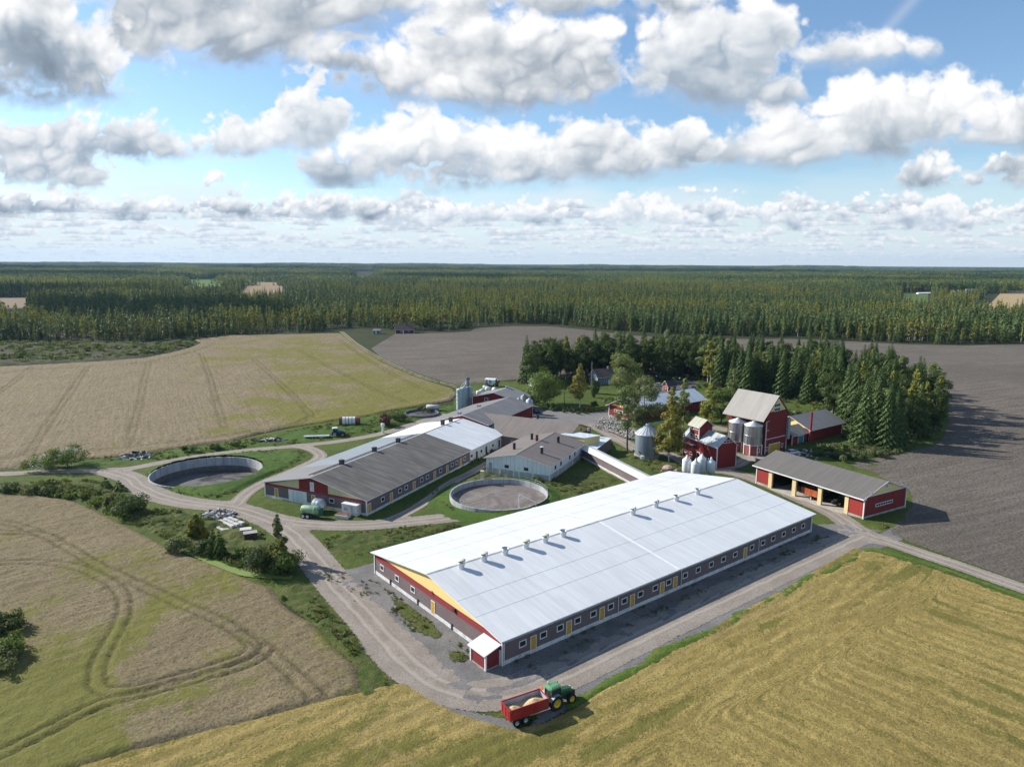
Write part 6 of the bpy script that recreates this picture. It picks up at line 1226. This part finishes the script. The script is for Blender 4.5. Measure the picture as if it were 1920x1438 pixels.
def tree_meshes(kind,h,r,n,seed,mats=None,lod=False):
    """-> (crown arrays, trunk arrays, crown material, trunk material)"""
    rng=np.random.RandomState(seed);s=1. if not lod else 1.9
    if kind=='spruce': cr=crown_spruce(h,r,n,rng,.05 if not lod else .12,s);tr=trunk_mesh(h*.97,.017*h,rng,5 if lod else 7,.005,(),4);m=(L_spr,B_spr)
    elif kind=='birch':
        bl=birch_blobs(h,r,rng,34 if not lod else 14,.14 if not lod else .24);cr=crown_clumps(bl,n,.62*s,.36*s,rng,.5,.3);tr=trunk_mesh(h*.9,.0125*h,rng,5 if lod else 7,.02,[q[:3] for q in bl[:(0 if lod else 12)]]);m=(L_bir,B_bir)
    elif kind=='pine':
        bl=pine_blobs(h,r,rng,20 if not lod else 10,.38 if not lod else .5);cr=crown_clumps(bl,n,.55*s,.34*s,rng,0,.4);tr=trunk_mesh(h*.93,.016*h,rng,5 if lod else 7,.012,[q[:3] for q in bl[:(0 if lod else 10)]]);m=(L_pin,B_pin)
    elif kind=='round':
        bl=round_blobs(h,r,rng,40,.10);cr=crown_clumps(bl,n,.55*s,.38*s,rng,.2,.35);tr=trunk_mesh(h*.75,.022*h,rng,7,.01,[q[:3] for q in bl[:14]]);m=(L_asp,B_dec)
    elif kind=='bush':
        bl=[];
        for k in range(16): a=rng.rand()*6.28;q=math.sqrt(rng.rand())*r*.8;z=h*(.25+.5*rng.rand()*(1-(q/r)**2*.6));bl.append((q*math.cos(a),q*math.sin(a),z,h*(.18+.18*rng.rand())))
        cr=crown_clumps(bl,n,.42*s,.24*s,rng,.1,.3);tr=trunk_mesh(h*.5,.02*h,rng,5,.05,[q[:3] for q in bl[:9]],3);m=(L_dec,B_dec)
    elif kind=='column':
        t=rng.rand(n);z=h*(.03+.95*t);R=r*np.sin(np.pi*np.clip(.15+.85*(1-t),0,1))**.6;a=rng.rand(n)*6.28;q=np.sqrt(.3+.7*rng.rand(n));C=np.stack([R*q*np.cos(a),R*q*np.sin(a),z],1);v,f=leaves(C,.5*np.ones(n),.22*np.ones(n),rng,np.array([[0,0,1.]]).repeat(n,0),0,np.stack([np.cos(a),np.sin(a),.3+0*a],1));cr=(v,f,np.repeat(rng.rand(n),4));tr=trunk_mesh(h*.8,.02*h,rng,5,.01);m=(L_dark,B_spr)
    if mats:m=tuple(a or b for a,b in zip(mats,m))
    return cr,quads_of(tr),m[0],m[1]
_proto={}
def plant(name,kind,label,cat,x,y,h,r,n,seed,mats=None,group=None,rz=None,sc=None):
    """a tree as an empty with a trunk and a crown; same seed and kind share meshes"""
    key=(kind,h,r,n,seed,mats and mats[0] and mats[0].name)
    t=thing(name,label,cat,x,y,random.uniform(0,6.28) if rz is None else rz,group)
    if key not in _proto:
        cr,tr,mc,mt=tree_meshes(kind,h,r,n,seed,mats);a=npmesh('crown',cr[0],cr[1],mc,{'tint':cr[2]},t);b=npmesh('trunk',tr[0],tr[1],mt,None,t,True);_proto[key]=(a.data,b.data)
    else:
        for nm,me in zip(('crown','trunk'),_proto[key]):
            o=bpy.data.objects.new(nm,me);link(o,t)
    if sc:t.scale=sc
    return t
# ---- the farm's own trees
def tp(px,py,ytop):
    """ground point under a tree and its height from the photo"""
    g=G(px,py);lo,hi=.2,52.
    for _ in range(40):
        m_=(lo+hi)/2
        if PX(g[0],g[1],m_)[1]>ytop:lo=m_
        else:hi=m_
    return g[0],g[1],lo
def yard(name,kind,label,cat,px,py,ytop,wpx,n,seed,mats=None,group=None):
    x,y,h=tp(px,py,ytop);dist=math.sqrt(x*x+y*y+HC*HC);return plant(name,kind,label,cat,x,y,h,wpx/2*dist/FPX*1.18,int(n*1.35),seed,mats,group)
yard('maple_tree','round','dark green round maple standing on the lawn behind the pale silos','tree',1022,760,692,62,5200,1,(L_dec,B_dec))
yard('birch_tree','birch','golden tipped birch on the lawn near the bend of the yard','tree',1087,763,680,46,3000,2,(L_gold,B_bir))
yard('linden_tree','round','big pale green broad tree in front of the dark farmhouse','tree',1172,742,658,52,5000,3,(L_pale,B_dec))
yard('pine_tree','pine','slim bare stemmed pine standing left of the grain bin','tree',1176,846,722,48,2000,4,(L_pin,B_dec))
yard('willow_tree','round','bushy grey green willow between the pine and the golden birch','tree',1206,815,708,58,4800,5,(L_will,B_dec))
yard('birch_tree','birch','ragged golden birch hiding the right side of the grain bin','tree',1254,866,738,56,3800,6,(L_gold,B_bir))
yard('birch_tree','birch','thin pale birch with narrow top before the pale blue roof','tree',1281,806,706,34,2200,7,(L_pale,B_bir))
yard('birch_tree','birch','leaning green birch left of the narrow topped one','tree',1258,812,724,36,2000,8,(L_bir,B_bir))
yard('birch_tree','birch','yellow green birch at the right end of the workshop roof','tree',1330,792,718,42,2600,9,(L_bir,B_bir))
yard('alder_tree','round','rounded green alder left of the beige roof','tree',1352,795,722,42,3000,10,(L_dec,B_dec))
yard('bare_tree','birch','almost leafless pinkish tree top above the willow','tree',1196,798,708,44,420,11,(leaf_mat('dry_twigs',(.22,.17,.15),(.34,.28,.25),.1,.1),B_dec))
yard('birch_tree','birch','white stemmed thin birch in front of the dark spruces','tree',1372,770,688,30,1500,12,(L_pale,B_bir))
for i,(px,py,yt) in enumerate(((1112,738,712),(1119,738,714),(1113,746,722))): yard('thuja_shrub','column',('tallest dark thuja column beside the flagpole','right dark thuja column beside the flagpole','small front thuja below the two columns')[i],'shrub',px,py,yt,10,700,20+i,None,'thuja columns')
for i,(px,py,yt,w,l) in enumerate(((1000,757,742,36,'low hedge bush left below the maple'),(1022,766,752,34,'low hedge bush under the maple'),(1041,769,757,28,'small hedge bush at the lawn edge'),(1062,772,763,34,'clipped hedge bush along the yard, left part'),(1092,775,765,40,'clipped hedge bush along the yard, middle part'),(1124,771,761,36,'clipped hedge bush along the yard, right part'),(1116,764,751,22,'round bush by the garden lamp'),(1150,757,742,40,'flower bushes at the left end of the workshop'),(1010,745,735,30,'bush behind the dull grey roof'),(1060,720,706,40,'bush at the foot of the grove by the lawn'))):
    yard('hedge_bush','bush',l,'bush',px,py,yt,w,900,30+i,(L_dec if i%2 else L_dark,B_dec))
yard('flowering_bush','bush','big bush flecked with white blossom by the oat field','bush',128,877,828,62,2600,50,(L_dec,B_dec))
yard('flowering_bush','bush','lower left part of the white flecked bush by the oat field','bush',85,881,842,58,2000,51,(L_dec,B_dec))
for q,(px,py,dz) in enumerate(((128,877,3.6),(85,881,2.6))):
    rng=np.random.RandomState(60+q);x,y=G(px,py);nn=520;d=rng.randn(nn,3);d/=np.linalg.norm(d,axis=1)[:,None];d[:,2]=np.abs(d[:,2]);C=d*np.array((3.9,3.3,dz*.95))*(.9+.2*rng.rand(nn,1))+np.array((0,0,dz*.55));v,f=leaves(C,.34*np.ones(nn),.24*np.ones(nn),rng)
    par=[o for o in COL.objects if o.name.startswith('flowering_bush') and o.type=='EMPTY'][q];npmesh('blossom',v,f,L_flow,{'tint':np.repeat(rng.rand(nn),4)},par)
bank=[('willow_bush','bush','dark rounded willow bush on the bank below the bend of the drive','bush',238,966,925,54,2600,(L_dark,B_dec)),('willow_bush','bush','olive willow bush left of the dark rounded one','bush',214,950,921,38,1200,(L_will,B_dec)),
('pine_sapling','spruce','small young pine at the bend of the drive, left one','tree',199,916,895,17,420,(L_pin,B_pin)),('pine_sapling','spruce','small young pine at the bend of the drive, right one','tree',224,919,901,20,420,(L_pin,B_pin)),
('aspen_tree','birch','tall slender grey green aspen beside the drive','tree',523,1050,962,28,1800,(L_will,B_dec)),('birch_tree','birch','small golden birch group with white stems on the bank','tree',369,1012,965,30,1400,(L_gold,B_bir)),('birch_tree','birch','second golden young birch right behind the first on the bank','tree',381,1014,975,22,800,(L_gold,B_bir)),
('spruce_tree','spruce','small bright green spruce on the bank','tree',413,1045,996,22,900,(L_dec,B_spr)),('spruce_tree','spruce','dark small spruce close left of the bright one','tree',401,1040,993,24,900,(L_spr,B_spr)),
('willow_bush','bush','pale grey willow bush at the ditch','bush',338,1036,1000,34,1100,(L_will,B_dec)),('willow_bush','bush','brownish bush between golden birch and spruces','bush',383,1040,1008,34,1300,(L_dark,B_dec)),('alder_bush','bush','broad dark alder thicket below the aspen, left half','bush',495,1073,1012,46,2200,(L_dark,B_dec)),('alder_bush','bush','broad green alder thicket below the aspen, right half','bush',536,1074,1024,44,2000,(L_dec,B_dec)),
('birch_tree','birch','yellowing young birch in front of the alder thicket','tree',528,1068,1012,34,1300,(L_gold,B_bir)),('willow_bush','bush','low bush under the concrete crate','bush',455,1046,1022,28,800,(L_dec,B_dec)),
('willow_bush','bush','dark thicket at the left picture edge inside the oat field','bush',4,1190,1140,58,1700,(L_dark,B_dec)),('willow_bush','bush','grey green bush spreading below the dark field thicket','bush',16,1232,1182,46,1100,(L_dec,B_dec)),('willow_bush','bush','small olive bush in front of the field thicket','bush',-6,1262,1215,60,1200,(L_will,B_dec)),
('willow_bush','bush','low dark bush at the left end of the bank','bush',20,924,900,30,600,(L_dark,B_dec)),('willow_bush','bush','low olive bush on the bank near the left edge','bush',60,927,903,30,600,(L_will,B_dec)),('willow_bush','bush','low brownish bush on the bank past the left edge','bush',92,929,906,26,500,(L_dark,B_dec)),
('field_bush','bush','small dark bush pair by the far oat field, left','bush',346,849,833,10,260,(L_dark,B_dec)),('field_bush','bush','pale green small bush by the far oat field','bush',361,848,829,10,260,(L_will,B_dec)),('field_bush','bush','brownish round bush by the far oat field','bush',405,843,829,20,500,(L_red if False else L_dark,B_dec)),('field_bush','bush','olive bush nearest the scrap row','bush',442,837,821,18,460,(L_pin,B_dec)),
('rowan_tree','round','red leaved rowan by the field track','tree',722,799,776,22,900,(L_red,B_dec)),('field_bush','bush','dark thicket behind the red rowan','bush',745,790,771,30,900,(L_dark,B_dec)),('field_bush','bush','brown green thicket behind the small slurry tank','bush',788,772,762,40,900,(L_will,B_dec)),
('weedy_bush','bush','big weedy clump behind the round manure tank','bush',1035,885,872,26,700,(L_dec,B_dec)),('weedy_bush','bush','weedy clump by the corner of the white block barn','bush',1008,905,893,18,500,(L_dec,B_dec)),('weedy_bush','bush','weeds by the wall of the white roofed barn','bush',955,853,838,30,700,(L_dark,B_dec)),('weedy_bush','bush','low scrub on the rough ground beside the machine shed','bush',1590,862,842,56,1500,(L_will,B_dec)),('weedy_bush','bush','pale scrub at the edge of the ploughed field','bush',1640,856,838,40,1000,(L_will,B_dec)),('weedy_bush','bush','dark scrub below the red store','bush',1545,852,832,44,1200,(L_dec,B_dec))]
for i,(nm,kd,lb,ct,px,py,yt,w,n_,ms) in enumerate(bank): yard(nm,kd,lb,ct,px,py,yt,w,n_,70+i,ms)
# ---- the grove behind the farm: every tree an individual
GROVE=GP([(962,722),(985,710),(1040,698),(1120,692),(1250,692),(1400,695),(1540,703),(1640,719),(1720,752),(1770,788),(1758,822),(1700,838),(1640,846),(1600,832),(1592,802),(1560,780),(1500,756),(1440,744),(1372,742),(1345,728),(1300,708),(1210,708),(1190,716),(1140,710),(1060,716),(1000,728)])
gp=np.array(GROVE);rng=np.random.RandomState(21);pts=[]
tries=0
while len(pts)<285 and tries<20000:
    tries+=1;p=gp.min(0)+rng.rand(2)*(gp.max(0)-gp.min(0))
    if sdpoly(p[None],gp)[0]<.6: continue
    if any((p[0]-q[0])**2+(p[1]-q[1])**2<2.7**2 for q in pts): continue
    pts.append(p)
GK={'spruce':('spruce_tree','dark spruce in the dense grove behind the red barns','spruces in the grove'),'pine':('pine_tree','dark crowned pine with bare stem in the grove behind the farm','pines in the grove'),'birch':('birch_tree','light green birch among the dark spruces of the grove','birches in the grove'),'round':('aspen_tree','rounded dark green aspen in the grove behind the farm','aspens in the grove')}
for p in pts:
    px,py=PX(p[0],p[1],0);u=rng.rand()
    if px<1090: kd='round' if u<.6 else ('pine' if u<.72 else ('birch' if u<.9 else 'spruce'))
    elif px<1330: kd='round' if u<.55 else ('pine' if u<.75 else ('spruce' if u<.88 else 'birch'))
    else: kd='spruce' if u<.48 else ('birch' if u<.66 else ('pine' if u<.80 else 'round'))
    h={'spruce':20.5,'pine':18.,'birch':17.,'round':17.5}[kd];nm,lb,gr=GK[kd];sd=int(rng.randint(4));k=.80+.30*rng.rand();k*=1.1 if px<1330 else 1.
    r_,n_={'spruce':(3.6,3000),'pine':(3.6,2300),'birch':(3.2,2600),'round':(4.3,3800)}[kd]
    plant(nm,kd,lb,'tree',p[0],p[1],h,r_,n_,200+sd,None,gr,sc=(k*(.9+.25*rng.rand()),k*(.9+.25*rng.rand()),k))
# ---- forest
FR=[(-600,650),(-300,648),(0,642),(100,641),(200,642),(300,641),(352,635),(400,630),(520,626),(600,622),(640,615),(700,614),(760,622),(850,620),(880,616),(896,611),(960,608),(1050,609),(1150,621),(1300,629),(1500,633),(1600,638),(1700,643),(1800,645),(1920,643),(2600,640)]
frx=np.array([q[0] for q in FR]);fry=np.array([q[1] for q in FR],float)
def front(px): return np.interp(px,frx,fry)
# individuals along the edge
rng=np.random.RandomState(31);edge=[]
px=-10.
while px<1935:
    y0=front(px);edge.append((px,y0-rng.rand()*2.2));px+=rng.uniform(20,28)
EK={'spruce':('spruce_tree','spruces on the forest edge'),'pine':('pine_tree','pines on the forest edge'),'birch':('birch_tree','birches on the forest edge'),'round':('alder_tree','alders on the forest edge')}
for px,py in edge:
    u=rng.rand()
    if px<420: kd='pine' if u<.4 else ('birch' if u<.75 else 'spruce');zone='beyond the scrubby clearing at the left'
    elif px<900: kd='birch' if u<.35 else ('spruce' if u<.65 else ('round' if u<.85 else 'pine'));zone='beyond the far end of the oat field'
    elif px<1300: kd='spruce' if u<.55 else ('birch' if u<.8 else 'round');zone='behind the ploughed field, above the grove'
    else: kd='birch' if u<.6 else ('pine' if u<.75 else ('spruce' if u<.9 else 'round'));zone='along the right part of the ploughed field'
    x,y=G(px,py);h={'spruce':19.,'pine':17.,'birch':17.5,'round':10.}[kd];nm,gr=EK[kd];k=.62+.46*rng.rand()
    ad={'spruce':'dark pointed spruce','pine':'bare stemmed pine','birch':'pale stemmed birch','round':'low rounded alder'}[kd]
    plant(nm,kd,ad+' on the forest edge '+zone,'tree',x,y,h,{'spruce':2.8,'pine':2.8,'birch':2.5,'round':3.}[kd],900,300+int(rng.randint(3)),None,gr+' '+zone,sc=(k*1.1,k*1.1,k))
# the forest mass: one object whose points carry tree copies
def src(kind,h,r,n,seed,mats=None):
    cr,tr,mc,mt=tree_meshes(kind,h,r,n,seed,mats,True);v=np.vstack([cr[0],tr[0]]);f=np.vstack([cr[1],tr[1]+len(cr[0])]);mi=np.r_[np.zeros(len(cr[1])),np.ones(len(tr[1]))]
    return npmesh('forest_tree',v,f,[mc,mt],{'tint':np.r_[cr[2],np.zeros(len(tr[0]))]},linkit=False,mi=mi)
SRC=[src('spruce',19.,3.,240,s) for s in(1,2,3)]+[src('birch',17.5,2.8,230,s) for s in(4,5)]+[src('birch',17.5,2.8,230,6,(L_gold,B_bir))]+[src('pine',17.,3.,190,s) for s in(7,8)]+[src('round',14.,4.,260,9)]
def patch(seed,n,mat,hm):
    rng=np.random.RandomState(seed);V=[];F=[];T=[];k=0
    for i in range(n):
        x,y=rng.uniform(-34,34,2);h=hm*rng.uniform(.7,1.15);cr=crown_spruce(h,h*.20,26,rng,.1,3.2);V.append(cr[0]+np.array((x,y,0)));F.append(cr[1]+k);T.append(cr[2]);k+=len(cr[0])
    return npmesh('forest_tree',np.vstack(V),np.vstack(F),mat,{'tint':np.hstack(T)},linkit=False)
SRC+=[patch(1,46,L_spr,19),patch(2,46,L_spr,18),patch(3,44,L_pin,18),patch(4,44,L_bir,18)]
SC=bpy.data.collections.new('forest_sources')
for i,o in enumerate(SRC): o.name='forest_source_%02d'%i;SC.objects.link(o)
KEEP=[np.array(GP([(a,b if i>1 else 494+(a-960)*.0053+(1.5 if b<570 else 1.06)*(b-494-(a-960)*.0053)) for i,(a,b) in enumerate(q)])) for q in ([(340,531),(420,530),(418,521),(350,521)],[(438,542),(534,541),(534,529),(466,528)],[(645,518),(722,515),(704,507),(652,508)],[(226,588),(272,588),(270,572),(236,573)],[(1800,562),(2000,563),(1990,544),(1860,546)],[(-60,566),(54,565),(50,558),(-60,559)],[(1685,556),(1745,557),(1745,550),(1690,550)],[(556,584),(596,584),(594,575),(562,575)])]
KEEP.append(np.array(GP([(690,629),(712,629),(712,619),(692,619)])));KEEP.append(np.array(GP([(733,629),(772,629),(772,618),(736,618)])));KEEP.append(np.array(GP([(1775,560),(1830,558),(1828,549),(1778,549)])))
rng=np.random.RandomState(41);PT=[];IX=[];SCL=[]
def add_ring(r0,r1,dens,patchy):
    th0,th1=math.radians(90-50),math.radians(90+52);n=int(.5*(th1-th0)*(r1*r1-r0*r0)*dens);r=np.sqrt(r0*r0+(r1*r1-r0*r0)*rng.rand(n));t=th0+(th1-th0)*rng.rand(n);P=np.stack([r*np.cos(t),r*np.sin(t)],1)
    X,Y=PX(P[:,0],P[:,1],0.);m=(Y<front(X)-1.6-7*np.clip(fbm(P[:,0]/22+30,P[:,0]*0+3,530,3)-.45,0,1)-(rng.rand(n)<.35)*0)
    for k in KEEP:
        bb=(k.min(0),k.max(0));near=(P>bb[0]).all(1)&(P<bb[1]).all(1)
        if near.any(): q=np.where(near)[0];m[q]&=~(sdpoly(P[q],k)>0)
    P=P[m];X=X[m];Y=Y[m];n=len(P);a=fbm(P[:,0]/150+50,P[:,1]/120+50,500,4);b=fbm(P[:,0]/90+50,P[:,1]/70+50,510,3);u=rng.rand(n)
    # stands: birch where a is high, more so on the right; spruce and pine elsewhere
    bir=np.clip((a-.50)*11+.24+.28*np.clip((X-1000)/500,-1,1)*np.clip((Y-520)/60,0,1),.04,.9);pin=np.clip((b-.45)*3+.12+.25*(X<500),.05,.6)*(1-bir)
    if not patchy:
        k=np.where(u<bir,np.where(rng.rand(n)<.10,5,3+rng.randint(0,2,n)),np.where(u<bir+pin,6+rng.randint(0,2,n),rng.randint(0,3,n)));k=np.where(rng.rand(n)<.03,8,k)
        s=(.50+.62*rng.rand(n)**1.2)*(.72+.56*fbm(P[:,0]/38+20,P[:,1]/38+20,540,3))
    else:
        k=np.where(u<bir*.75,12,np.where(u<bir+pin,11,9+rng.randint(0,2,n)));s=.85+.35*rng.rand(n)
    PT.append(P);IX.append(k);SCL.append(s)
add_ring(430,620,.040,False);add_ring(620,1000,.026,False);add_ring(1000,1700,.0125,False)
add_ring(1700,3600,1/2300.,True);add_ring(3600,12500,1/5600.,True)
fx=rng.uniform(-60,1980,520);fp=np.array([G(a,front(a)+rng.uniform(-2.2,.4)) for a in fx]);fp=fp[fbm(fx/60+9,fx*0+4,560,3)>.42]
PT.append(fp);IX.append(np.where(rng.rand(len(fp))<.7,8,rng.randint(0,5,len(fp))));SCL.append(.16+.34*rng.rand(len(fp)))
PT=np.vstack(PT);IX=np.hstack(IX);SCL=np.hstack(SCL);PZ=hillz(PT[:,0],PT[:,1])
me=bpy.data.meshes.new('forest');me.vertices.add(len(PT));me.vertices.foreach_set('co',np.column_stack([PT,PZ]).astype(np.float32).ravel())
me.attributes.new('idx','INT','POINT').data.foreach_set('value',IX.astype(np.int32));me.attributes.new('scl','FLOAT','POINT').data.foreach_set('value',SCL.astype(np.float32));me.attributes.new('rz','FLOAT','POINT').data.foreach_set('value',(rng.rand(len(PT))*6.28).astype(np.float32))
def scatter_group(name,coll):
    g=bpy.data.node_groups.new(name,'GeometryNodeTree');g.interface.new_socket('Geometry',in_out='INPUT',socket_type='NodeSocketGeometry');g.interface.new_socket('Geometry',in_out='OUTPUT',socket_type='NodeSocketGeometry')
    nn=g.nodes.new;i=nn('NodeGroupInput');o=nn('NodeGroupOutput');ip=nn('GeometryNodeInstanceOnPoints');ci=nn('GeometryNodeCollectionInfo');ci.inputs[0].default_value=coll;ci.inputs['Separate Children'].default_value=True;ci.inputs['Reset Children'].default_value=True
    def na(nm,ty): q=nn('GeometryNodeInputNamedAttribute');q.data_type=ty;q.inputs[0].default_value=nm;return q.outputs[0]
    cx=nn('ShaderNodeCombineXYZ');l=g.links.new;l(i.outputs[0],ip.inputs['Points']);l(ci.outputs[0],ip.inputs['Instance']);ip.inputs['Pick Instance'].default_value=True;l(na('idx','INT'),ip.inputs['Instance Index'])
    l(na('rz','FLOAT'),cx.inputs[2]);er=nn('FunctionNodeEulerToRotation');l(cx.outputs[0],er.inputs[0]);l(er.outputs[0],ip.inputs['Rotation']);l(na('scl','FLOAT'),ip.inputs['Scale']);l(ip.outputs[0],o.inputs[0]);return g
fo=bpy.data.objects.new('forest',me);link(fo);tag(fo,'mixed spruce, pine and birch forest stretching to the horizon','forest',kind='stuff');fo.modifiers.new('trees','NODES').node_group=scatter_group('forest_scatter',SC)
# ---- weeds: uncountable tufts on banks, verges and scrub
def tuft(seed,mat,h,r,n):
    rng=np.random.RandomState(seed);C=np.stack([rng.randn(n)*r*.5,rng.randn(n)*r*.5,h*(.15+.6*rng.rand(n))],1);o=np.stack([C[:,0]*.6,C[:,1]*.6,np.ones(n)*.7],1);v,f=leaves(C,h*.75*np.ones(n),h*.28*np.ones(n),rng,o);return npmesh('tuft',v,f,mat,{'tint':np.repeat(rng.rand(n),4)},linkit=False)
WS=bpy.data.collections.new('weed_sources')
for i,o in enumerate((tuft(1,L_dec,.7,.5,26),tuft(2,L_will,.8,.6,24),tuft(3,L_dec,.45,.6,26),tuft(4,leaf_mat('dry_weeds',(.13,.10,.05),(.22,.17,.09),.2,.2),.8,.45,22),tuft(5,L_dark,.9,.7,30))): o.name='weed_source_%d'%i;WS.objects.link(o)
def weeds(name,label,polys,seed,probs):
    rng=np.random.RandomState(seed);A=[];K=[];S_=[]
    for pl,dn,s0 in polys:
        pl=np.array(GP(pl));ar=np.prod(pl.max(0)-pl.min(0));n=int(ar*dn);P=pl.min(0)+rng.rand(n,2)*(pl.max(0)-pl.min(0));m=(sdpoly(P,pl)>.3)&(fbm(P[:,0]/7+40,P[:,1]/7+40,seed+5,3)>.45)
        m&=(bare(P)>.15)&(np.hypot(*(P-T1C).T)>T1R+.6);P=P[m];A.append(P);K.append(rng.choice(5,len(P),p=probs));S_.append(s0*(.5+.9*rng.rand(len(P))))
    P=np.vstack(A);me=bpy.data.meshes.new(name);me.vertices.add(len(P));me.vertices.foreach_set('co',np.column_stack([P,np.full(len(P),.1)]).astype(np.float32).ravel())
    me.attributes.new('idx','INT','POINT').data.foreach_set('value',np.hstack(K).astype(np.int32));me.attributes.new('scl','FLOAT','POINT').data.foreach_set('value',np.hstack(S_).astype(np.float32));me.attributes.new('rz','FLOAT','POINT').data.foreach_set('value',(rng.rand(len(P))*6.28).astype(np.float32))
    o=bpy.data.objects.new(name,me);link(o);tag(o,label,'weeds',kind='stuff');o.modifiers.new('tufts','NODES').node_group=scatter_group(name+'_scatter',WS);return o
weeds('weeds','tall weeds and tufts on the banks and verges around the drives',[(BANK,2.6,.85),([(620,1005),(600,1020),(600,1040),(650,1046),(700,1040),(800,1008),(880,985),(780,985)],1.6,.6),([(815,945),(840,915),(905,885),(1060,890),(1165,900),(1060,945),(960,965),(850,962)],1.2,.65),([(560,1090),(650,1165),(760,1260),(800,1295),(705,1285),(620,1190),(500,1110)],2.,.6),(ISL,1.5,.5),([(100,867),(300,848),(430,831),(560,806),(740,772),(850,760),(720,808),(560,832),(300,863)],1.2,.7),
  ([(495,905),(590,940),(690,975),(790,925),(880,880),(690,968)],.25,.6),([(1165,840),(1260,870),(1290,885),(1230,895)],.9,.7),([(885,872),(905,868),(960,848),(1000,832),(985,826),(940,842),(880,862)],1.,1.),([(1560,1035),(1640,1010),(1720,965),(1690,975),(1610,1000)],.6,.8)],91,[.34,.22,.30,.12,.02])
weeds('scrub','tall brush filling the ditch below the drive',[([(60,927),(160,946),(215,970),(280,1002),(325,1027),(385,1050),(430,1068),(480,1080),(545,1088),(560,1070),(535,1050),(470,1058),(420,1035),(370,1015),(300,975),(250,955),(200,925),(130,912),(60,908)],.4,1.7)],93,[.28,.2,.12,.12,.28])
weeds('scrub','rough scrub and dead branches on the clearing at the left forest edge',[([(0,642),(200,644),(300,643),(360,639),(370,646),(340,655),(265,670),(100,681),(0,686)],.16,2.2),([(1530,838),(1600,834),(1700,842),(1745,836),(1690,850),(1640,858),(1585,868),(1500,862)],.6,1.2),([(960,722),(1100,712),(1300,708),(1500,715),(1700,740),(1775,790),(1750,830),(1640,846),(1500,790),(1350,742),(1200,716)],.10,1.8)],92,[.25,.3,.1,.15,.2])

def strip_weeds():
    """tufts in the gravel along the foot of the big barn"""
    rng=np.random.RandomState(97);A=[]
    for s0,s1,w0,w1,n in((1,80,-3.6,-2.2,200),(-2.2,-1.2,2,36,70),(-5,-2.5,15,24,80),(-4.5,-2.5,4,6.5,60),(0,80,-1.0,-.3,120),(-8,-3,28,44,60)):
        q=rng.rand(n,2);A+=[L1(s0+(s1-s0)*a,w0+(w1-w0)*b) for a,b in q]
    P=np.array(A);m=fbm(P[:,0]/3+40,P[:,1]/3+40,98,3)>.48;P=P[m];n=len(P)
    me=bpy.data.meshes.new('gravel_weeds');me.vertices.add(n);me.vertices.foreach_set('co',np.column_stack([P,np.full(n,.05)]).astype(np.float32).ravel())
    me.attributes.new('idx','INT','POINT').data.foreach_set('value',rng.choice(5,n,p=[.3,.2,.3,.15,.05]).astype(np.int32));me.attributes.new('scl','FLOAT','POINT').data.foreach_set('value',(.18+.36*rng.rand(n)).astype(np.float32));me.attributes.new('rz','FLOAT','POINT').data.foreach_set('value',(rng.rand(n)*6.28).astype(np.float32))
    o=bpy.data.objects.new('weeds',me);link(o);tag(o,'small weeds growing in the grey gravel along the big white barn','weeds',kind='stuff');o.modifiers.new('tufts','NODES').node_group=scatter_group('strip_scatter',WS)
strip_weeds()

# ---- clouds whose shadows lie over the far forest (they float left of the view, towards the sun)
def cloud_mass():
    rng=np.random.RandomState(55);bm=bmesh.new()
    for tx,ty,rx,ry,h in ((-470,730,230,90,1300),(-900,1150,300,120,1500),(1150,1500,330,110,1900),(-1500,2300,600,240,2400),(-200,2350,620,230,2600),(1000,2250,520,170,2800),(2100,2700,650,230,3300),(-2600,4200,900,380,3800),(-600,4400,1000,420,4200),(1500,4300,900,300,4500),(3300,4700,900,400,4800),(-1500,6800,1500,600,5200),(2000,7000,1600,600,5600)):
        k=h/math.tan(SUN_EL);c=np.array((tx+math.cos(SUN_AZ)*k,ty+math.sin(SUN_AZ)*k,h))
        for i in range(9):
            q=rng.randn(2)*.42;r_=rng.uniform(.28,.55);m=bmesh.ops.create_icosphere(bm,subdivisions=3,radius=1)
            for v in m['verts']:
                n_=v.co.copy();d=1+.16*math.sin(n_.x*5+i)*math.sin(n_.y*6+i*2)*math.cos(n_.z*5)
                v.co=Vector((c[0]+q[0]*rx+n_.x*d*rx*r_,c[1]+q[1]*ry+n_.y*d*ry*r_*1.5,c[2]+max(-.15,n_.z)*d*rx*r_*.45))
    me=bpy.data.meshes.new('clouds');bm.to_mesh(me);bm.free();n=N('cloud_white');me.materials.append(n.bsdf((.85,.85,.85),1.,0,0));o=bpy.data.objects.new('clouds',me);link(o);tag(o,'drifting white clouds casting shade on the far forest','clouds',kind='stuff')
cloud_mass()
# ------------------------------------------------------------------ air
n=N('haze_air');v=n.new('ShaderNodeVolumePrincipled');v.inputs['Color'].default_value=(.40,.62,.95,1);v.inputs['Density'].default_value=HAZE;v.inputs['Anisotropy'].default_value=.25
n.t.links.new(v.outputs[0],n.out.inputs['Volume'])
o=MB().box(-14000,-600,-5,14000,15000,230).build('haze',n.m);tag(o,'thin blue air over the far forest',kind='stuff')
